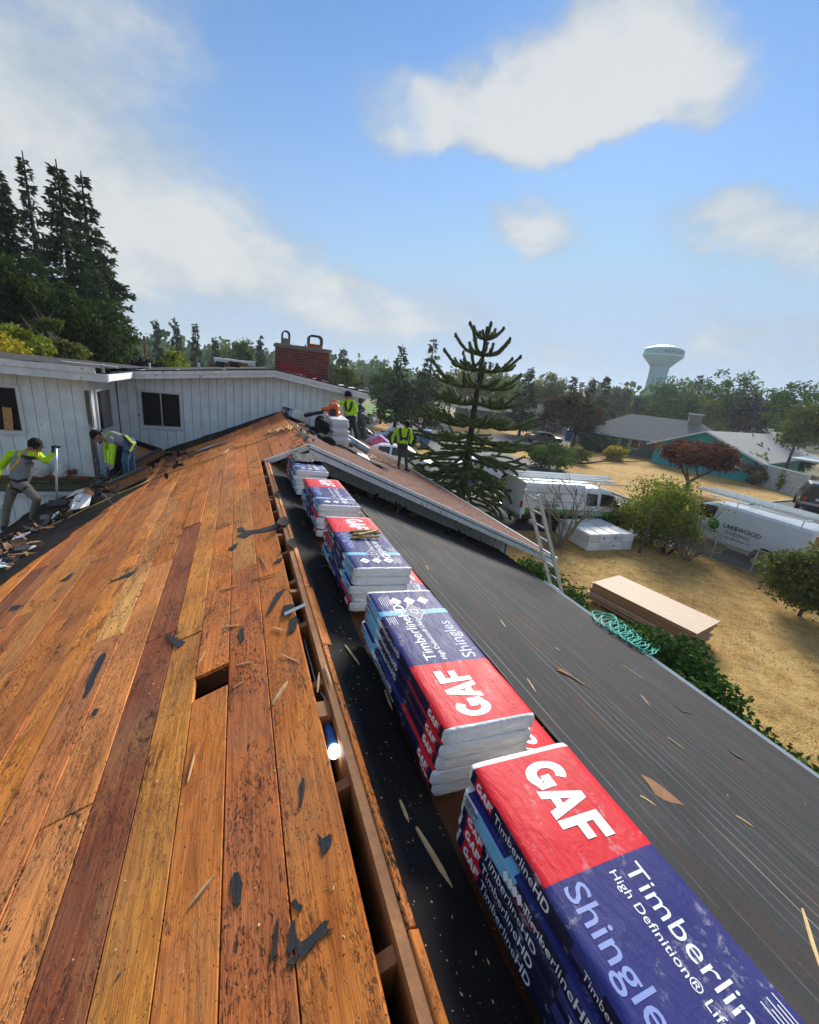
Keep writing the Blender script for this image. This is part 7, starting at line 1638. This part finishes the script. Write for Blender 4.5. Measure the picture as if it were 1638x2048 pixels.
# work lamp hanging in the ridge gap (lit)
L0 = onL(668, 1503, -.07); lampo = thing('work_lamp', 'lit white bulb with blue holder hanging in the ridge gap', 'lamp', L0-Vector((0, 0, .1)))
EM = NT('lit_bulb'); EM.b.inputs['Emission Color'].default_value = (1, .97, .92, 1); EM.b.inputs['Emission Strength'].default_value = 2.2; EM.fin((.9, .9, .9), .4)
mb = MB(); mb.ball(L0, (.026, .026, .034), nu=14, nv=10); mb.build('bulb', EM.mat, lampo, smooth=True)
ax_ = (onL(655, 1450, -.07)-L0).normalized(); Rm = ax_.to_track_quat('Z', 'Y').to_matrix(); mb = MB(); mb.lathe([(.016, .02), (.024, .03), (.026, .10), (.020, .12), (.012, .16)], 14, L0, Rm); mb.build('holder', BIN, lampo, smooth=True)
mb = MB(); q = L0+ax_*.15; mb.tube([q, q+ax_*.06+Vector((-.01, 0, .02)), q+ax_*.12+Vector((.02, 0, .01)), q+ax_*.3+Vector((.0, 0, -.03)), q+ax_*.9+Vector((0, .1, -.08))], .005, 6); mb.build('cable', WHITEP, lampo, smooth=True)

# ---------------------------------------------------------------- litter of the tear-off
def scrap(pts, label, mat=SCRAP, name='felt_scrap', cat='felt scrap', on=onL, lift=.0025, group='felt scraps on the board deck', th=.0025):
    P = [on(*p, lift+.0012*rnd.random()) for p in pts]; ctr = sum(P, Vector())/len(P); q = []
    for i in range(len(P)):      # ragged outline
        a, b = P[i], P[(i+1) % len(P)]; q.append(a); m = a.lerp(b, .5); k = (b-a).length*.05; q.append(m+Vector((rnd.uniform(-k, k), rnd.uniform(-k, k), rnd.uniform(0, .0008))))
    mb = MB(); mb.prism(q, (0, 0, th)); o = mb.build(name, mat, None, ctr); return tag(o, label, cat, group)
SC = [([(165, 1395), (172, 1372), (188, 1335), (199, 1312), (211, 1304), (213, 1312), (200, 1340), (186, 1372), (170, 1396)], 'long narrow grey felt scrap on the left boards'),
 ([(331, 1270), (337, 1267), (371, 1284), (355, 1297)], 'grey felt scrap shaped like a bow tie in mid deck'), ([(183, 1430), (188, 1419), (199, 1417), (190, 1432)], 'small torn felt scrap below the long narrow one'),
 ([(16, 1223), (24, 1212), (46, 1210), (36, 1219)], 'flat felt scrap near the left picture edge'), ([(120, 1162), (150, 1143), (138, 1158)], 'thin felt sliver far down the left boards'), ([(218, 1165), (248, 1150), (275, 1139), (262, 1152), (240, 1158)], 'bent felt sliver beside the pale board'),
 ([(473, 1072), (490, 1062), (520, 1058), (545, 1050), (558, 1047), (556, 1056), (535, 1063), (508, 1066), (490, 1076)], 'long twisted felt scrap by the far ridge edge'), ([(474, 1058), (484, 1054), (492, 1062), (478, 1064)], 'felt tag at the left tip of the twisted scrap'),
 ([(456, 1098), (470, 1088), (477, 1086), (472, 1096), (460, 1101)], 'dark felt scrap left below the twisted one'), ([(534, 1226), (553, 1187), (571, 1176), (560, 1195), (538, 1228)], 'slanting felt strip near the ridge'), ([(575, 1265), (579, 1240), (592, 1232), (596, 1244), (590, 1262), (577, 1268)], 'broad felt scrap under the metal strap'),
 ([(562, 1232), (566, 1212), (590, 1208), (586, 1226)], 'felt flap left of the metal strap'), ([(481, 1284), (480, 1258), (487, 1255), (488, 1278), (485, 1285)], 'short upright felt scrap above the hole'), ([(547, 1125), (556, 1118), (566, 1116), (562, 1124), (552, 1126)], 'small dark felt patch right of the oval hole'),
 ([(597, 1615), (599, 1572), (605, 1556), (609, 1558), (606, 1598), (602, 1616)], 'upright felt strip near the ridge edge in the foreground'), ([(634, 1668), (645, 1678), (660, 1668), (664, 1672), (662, 1690), (650, 1708), (642, 1705)], 'torn felt scrap with a notch in the foreground'), ([(462, 1762), (468, 1746), (478, 1745), (485, 1768), (480, 1808), (471, 1813), (464, 1790)], 'upright oval felt scrap in the foreground'),
 ([(580, 1808), (590, 1797), (598, 1810), (606, 1812), (600, 1826)], 'small arrowhead felt scrap in the foreground'), ([(543, 1920), (546, 1880), (553, 1840), (557, 1846), (556, 1880), (553, 1910)], 'left upright stroke of the W shaped felt scraps'), ([(574, 1900), (580, 1850), (590, 1838), (592, 1870), (602, 1885), (625, 1868), (648, 1842), (658, 1842), (650, 1858), (668, 1858), (655, 1866), (630, 1885), (604, 1920), (590, 1895), (580, 1910)], 'large W shaped felt scrap in the foreground'), ([(570, 1930), (582, 1915), (600, 1905), (590, 1930)], 'felt scrap at the foot of the W shape')]
for pts, lab in SC: scrap(pts, lab)
WOOD = [(402, 1203, 426, 1188), (446, 1254, 486, 1249), (473, 1330, 510, 1322), (466, 1375, 490, 1362), (545, 1410, 575, 1362), (635, 1385, 638, 1345), (650, 1330, 664, 1370), (378, 1814, 428, 1750), (375, 1565, 390, 1505), (470, 1220, 482, 1215), (545, 1255, 570, 1262), (505, 1160, 560, 1145), (517, 1110, 536, 1140), (445, 1265, 452, 1258), (440, 1180, 478, 1170), (560, 1308, 600, 1325), (655, 1525, 662, 1517), (395, 1330, 412, 1300), (300, 1100, 320, 1090), (340, 1085, 352, 1083)]
def splinter(A, B, w, label, group, mat=SPLINT, up=Vector((0, 0, 1))):
    d = B-A; s = d.cross(up).normalized()*w; mb = MB(); t = [0, .25, .7, 1]; ww = [.55, .9, 1, .2]; hh = [.6, 1, .8, .3]; vs = []
    for q, a_, b_ in zip(t, ww, hh): p = A+d*q; vs += [p-s*a_, p+s*a_, p+s*a_*.6+up*w*.9*b_, p-s*a_*.5+up*w*.7*b_]
    for i in range(3):
        for k_ in range(4): mb.add([vs[i*4+k_], vs[i*4+(k_+1) % 4], vs[i*4+4+(k_+1) % 4], vs[i*4+4+k_]], [(0, 1, 2, 3)])
    mb.add([vs[i] for i in range(4)], [(0, 1, 2, 3)]); mb.add([vs[i] for i in range(12, 16)], [(3, 2, 1, 0)])
    return tag(mb.build('wood_splinter', mat, None, A), label, 'splinter', group)
big = {4: 'long pale splinter below the hole on the deck', 5: 'upright splinter over the ridge gap', 7: 'slanting pale splinter in the foreground boards', 1: 'weathered flat splinter above the hole', 2: 'pale splinter lying across the seam above the hole'}
for i, (a, b, c_, d_) in enumerate(WOOD): splinter(onL(a, b, .004), onL(c_, d_, .006), rnd.uniform(.004, .007) if i != 4 else .012, big.get(i, 'small pale wood splinter lying on the board deck'), 'splinters on the board deck', SPLINT if i not in (11, 12) else OLDWOOD)
bigr = {0: 'long pale splinter on the black felt by the nearest stack', 1: 'thin splinter on the black felt above the long one', 8: 'short fat wood offcut in the middle of the grey felt', 9: 'second half of the split offcut on the grey felt', 12: 'wood wedge at the right edge of the grey felt', 11: 'wood chip on the felt near the nearest stack'}
RW = [(833, 1655, 905, 1775), (800, 1600, 818, 1645), (770, 1380, 785, 1420), (690, 1290, 720, 1330), (745, 1270, 770, 1290), (660, 1045, 690, 1075), (688, 1100, 705, 1112), (640, 1020, 660, 1062), (1112, 1335, 1182, 1380), (1112, 1340, 1150, 1358), (1054, 1357, 1072, 1385), (1280, 1592, 1312, 1612), (1605, 1818, 1645, 1950), (1282, 1390, 1300, 1412), (1140, 1020, 1162, 1036), (1335, 1475, 1370, 1500), (1245, 1330, 1290, 1360), (1000, 1240, 1012, 1255), (850, 1130, 858, 1140), (700, 965, 735, 985), (1110, 1295, 1120, 1302), (1472, 1632, 1508, 1655), (605, 950, 622, 962), (655, 1130, 690, 1170), (640, 1135, 662, 1128)]
for i, (a, b, c_, d_) in enumerate(RW): splinter(onR(a, b, .018), onR(c_, d_, .02), .010 if i in (0, 12, 21, 11) else .022 if i in (8, 9) else .007, bigr.get(i, 'small wood splinter lying on the right roof slope'), 'splinters on the right slope', SPLINT if i not in (8, 9, 23, 24) else OLDWOOD)
RS = [([(1175, 1615), (1200, 1632), (1235, 1664), (1228, 1672), (1190, 1645)], 'brown torn felt flap on the grey roof right of the nearest stack'), ([(1280, 1548), (1320, 1570), (1370, 1612), (1340, 1605), (1310, 1590)], 'brown torn shingle piece in the middle of the grey felt'), ([(1225, 1430), (1240, 1440), (1236, 1446)], 'small dark felt chip left on the grey roof'), ([(1345, 1408), (1362, 1420), (1385, 1428), (1366, 1424)], 'pale curled strip on the grey roof by the gutter'), ([(1455, 1498), (1480, 1512), (1486, 1520), (1466, 1508)], 'dark felt curl near the gutter in the foreground')]
for pts, lab in RS: scrap(pts, lab, SCRAP if 'brown' not in lab else OLDWOOD, on=onR, lift=.018, group='felt scraps on the right slope')
flp = [([(552, 1046), (560, 1036), (572, 1033), (580, 1044), (574, 1052), (562, 1050)], 'dark felt flap over the far ridge gap'), ([(572, 1086), (580, 1078), (590, 1076), (598, 1092), (586, 1098), (580, 1092)], 'second dark felt flap over the ridge gap'), ([(548, 985), (562, 980), (572, 988), (560, 998)], 'small felt flap at the far end of the ridge gap'), ([(742, 1268), (756, 1262), (775, 1300), (790, 1355), (800, 1400), (786, 1395), (762, 1330)], 'black felt flap standing beside the second stack')]
for pts, lab in flp: scrap(pts, lab, FELTB, on=onR, lift=.016, group='felt flaps by the ridge')
# fine crumbs, too many to count
V_, F_q, rv = [], [], []
def crumbs(name, lab, n, region, zf, mat, smin, smax, seed, lift=.004):
    r = np.random.default_rng(seed); x0, x1, y0, y1 = region; vs, fs = [], []
    for i in range(n):
        y = y0+(y1-y0)*r.random()**1.3; x = x0+(x1-x0)*r.random(); s = smin+(smax-smin)*r.random()**3; a = r.random()*6.28; el = 1+1.6*r.random()**2; z = zf(x)+lift
        c, q = math.cos(a), math.sin(a); b = len(vs)
        vs += [(x+c*s*el, y+q*s*el, z), (x-q*s, y+c*s, z), (x-c*s*el, y-q*s*el, z+s*.2), (x+q*s, y-c*s, z), (x, y, z+s*.9)]; fs += [(b, b+1, b+4), (b+1, b+2, b+4), (b+2, b+3, b+4), (b+3, b, b+4)]
    me = fast_mesh(name, np.array(vs), np.array(fs), mat); return tag(add_mesh(name, me), lab, 'debris', kind='stuff')
crumbs('wood_crumbs', 'pale wood crumbs scattered on the board deck', 420, (-1.6, -.1, .3, 6), zL, SPLINT, .001, .0042, 1, .002); crumbs('wood_crumbs', 'pale wood crumbs on the black felt by the ridge', 420, (.06, .32, .3, 5.5), zR, SPLINT, .0008, .004, 2, .012); crumbs('felt_crumbs', 'dark felt crumbs on the board deck', 900, (-3.0, -.1, .3, 9), zL, SCRAP, .001, .0045, 3, .002); crumbs('felt_crumbs', 'grit and chips on the grey felt', 700, (.85, 5.5, .2, 7.5), zR, OLDWOOD, .002, .009, 4, .014)
# tear-off rubbish along the left eave and in the valley
def heap(label, pts, n, mats, seed, smin=.05, smax=.28, on=onL, hgt=.12):
    r = random.Random(seed); c0 = on(*pts[0]); o = thing('debris_heap', label, 'debris', c0)
    for i in range(n):
        k = r.random()*(len(pts)-1); a, b = pts[int(k)], pts[min(len(pts)-1, int(k)+1)]; f = k-int(k); p = on(a[0]+(b[0]-a[0])*f+r.gauss(0, 12), a[1]+(b[1]-a[1])*f+r.gauss(0, 5), .02+hgt*r.random()**2)
        L = r.uniform(smin, smax); w = L*r.uniform(.15, .6); Rm = RZ(r.uniform(0, 3.1)) @ RX(r.gauss(0, .35)) @ RY(-TH+r.gauss(0, .35)); mb = MB(); q = [Vector((L*.5*math.cos(t)+r.uniform(-.1, .1)*L, w*.5*math.sin(t)+r.uniform(-.1, .1)*w, r.uniform(-.01, .01))) for t in (.3, 1.4, 2.6, 3.6, 4.8, 5.6)]
        mb.prism([p+Rm @ v for v in q], Rm @ Vector((0, 0, .006))); mb.build('scrap_piece', r.choice(mats), o)
    return o
CARD = M('white_sheet', (.62, .64, .66), .6, .12, 8)
heap('heap of torn shingles and felt along the left eave by the worker', [(10, 1085), (60, 1062), (110, 1035), (150, 1015), (190, 992)], 90, [SCRAP, OLDWOOD, FELTL, SCRAP, BROWN, SCRAP, FELTL, OLDWOOD, CARD], 2, .04, .25)
heap('heap of torn black felt in the valley below the bent worker', [(185, 985), (205, 965), (222, 950), (245, 960), (215, 975), (190, 995)], 70, [SCRAP, FELTB, SCRAP, OLDWOOD], 3, .08, .36, hgt=.2)
heap('litter of wood and white scraps in the bottom left corner', [(0, 1130), (25, 1112), (60, 1090), (10, 1105)], 45, [OLDWOOD, SCRAP, SCRAP, SPLINT, FELTL, OLDWOOD, CARD], 4, .05, .3)
heap('torn felt lying where the far boards meet the wall', [(300, 955), (330, 935), (350, 925), (400, 905), (320, 920)], 34, [SCRAP, FELTB, OLDWOOD], 5, .06, .3, hgt=.05)
heap('scraps and felt round the far ridge peak', [(590, 870), (620, 860), (600, 900), (570, 920)], 26, [SCRAP, OLDWOOD, SCRAP], 6, .05, .22, hgt=.04)
heap('brown rubbish against the gable wall on the dark slope', [(700, 990), (735, 992), (790, 1015), (860, 1045), (950, 1085)], 60, [OLDWOOD, SCRAP, BROWN, FELTB], 7, .06, .26, on=onR, hgt=.03)
for i, (pts, lab) in enumerate((([(135, 1010), (150, 995), (170, 985), (186, 992), (180, 1010), (160, 1018), (140, 1022)], 'crumpled white wrapper with dark spots in the valley debris'), ([(128, 1000), (150, 980), (178, 975), (172, 983), (148, 992)], 'white strip of plastic above the crumpled wrapper'))):
    P = [onL(*p, .10+.05*(k % 2)) for k, p in enumerate(pts)]; ctr = sum(P, Vector())/len(P); mb = MB(); mb.prism([ctr.lerp(p, .9)+Vector((0, 0, rnd.uniform(-.02, .03))) for p in P], (0, 0, .01)); tag(mb.build('white_wrapper', CARD, None, ctr), lab, 'wrapper')
# white plastic bags stuffed on the ledge of the wing
for px, py, r_, lab in ((82, 936, (.13, .08, .17), 'white plastic bag on the wing ledge behind the worker'), (123, 940, (.10, .07, .13), 'white plastic bag on the wing ledge right of the shovel')):
    p = onY(px, py, YG-.10); lump('plastic_bag', lab, 'bag', [(p, r_), (p-Vector((.03, 0, .08)), (r_[0]*1.2, r_[1], r_[2]*.6))], FILM, px)
p = onY(144, 944, YG-.06); mb = MB(); mb.prism([p+Vector(q) for q in ((-.08, 0, .05), (-.02, 0, .02), (.03, 0, .06), (.08, 0, .04), (.07, 0, -.05), (-.05, 0, -.06))], (0, .02, 0)); tag(mb.build('shingle_scrap', BRICK, None, p), 'dark red torn shingle scrap standing on the wing ledge', 'shingle scrap')

# ---------------------------------------------------------------- light summer haze
hm = bpy.data.materials.new('haze_air'); hm.use_nodes = True; ht = hm.node_tree; ht.nodes.clear(); ho = ht.nodes.new('ShaderNodeOutputMaterial'); hv = ht.nodes.new('ShaderNodeVolumePrincipled')
hv.inputs['Color'].default_value = (.80, .88, 1.0, 1); hv.inputs['Density'].default_value = .00045; hv.inputs['Anisotropy'].default_value = .3; ht.links.new(hv.outputs[0], ho.inputs['Volume'])
mb = MB(); mb.box2((-1510, -1210, GZ-1.2), (1510, 1810, max(zt_+8, 34))); tag(mb.build('haze', hm), kind='stuff')
SC_ = bpy.context.scene; SC_.cycles.volume_max_steps = 64; SC_.cycles.volume_step_rate = 4
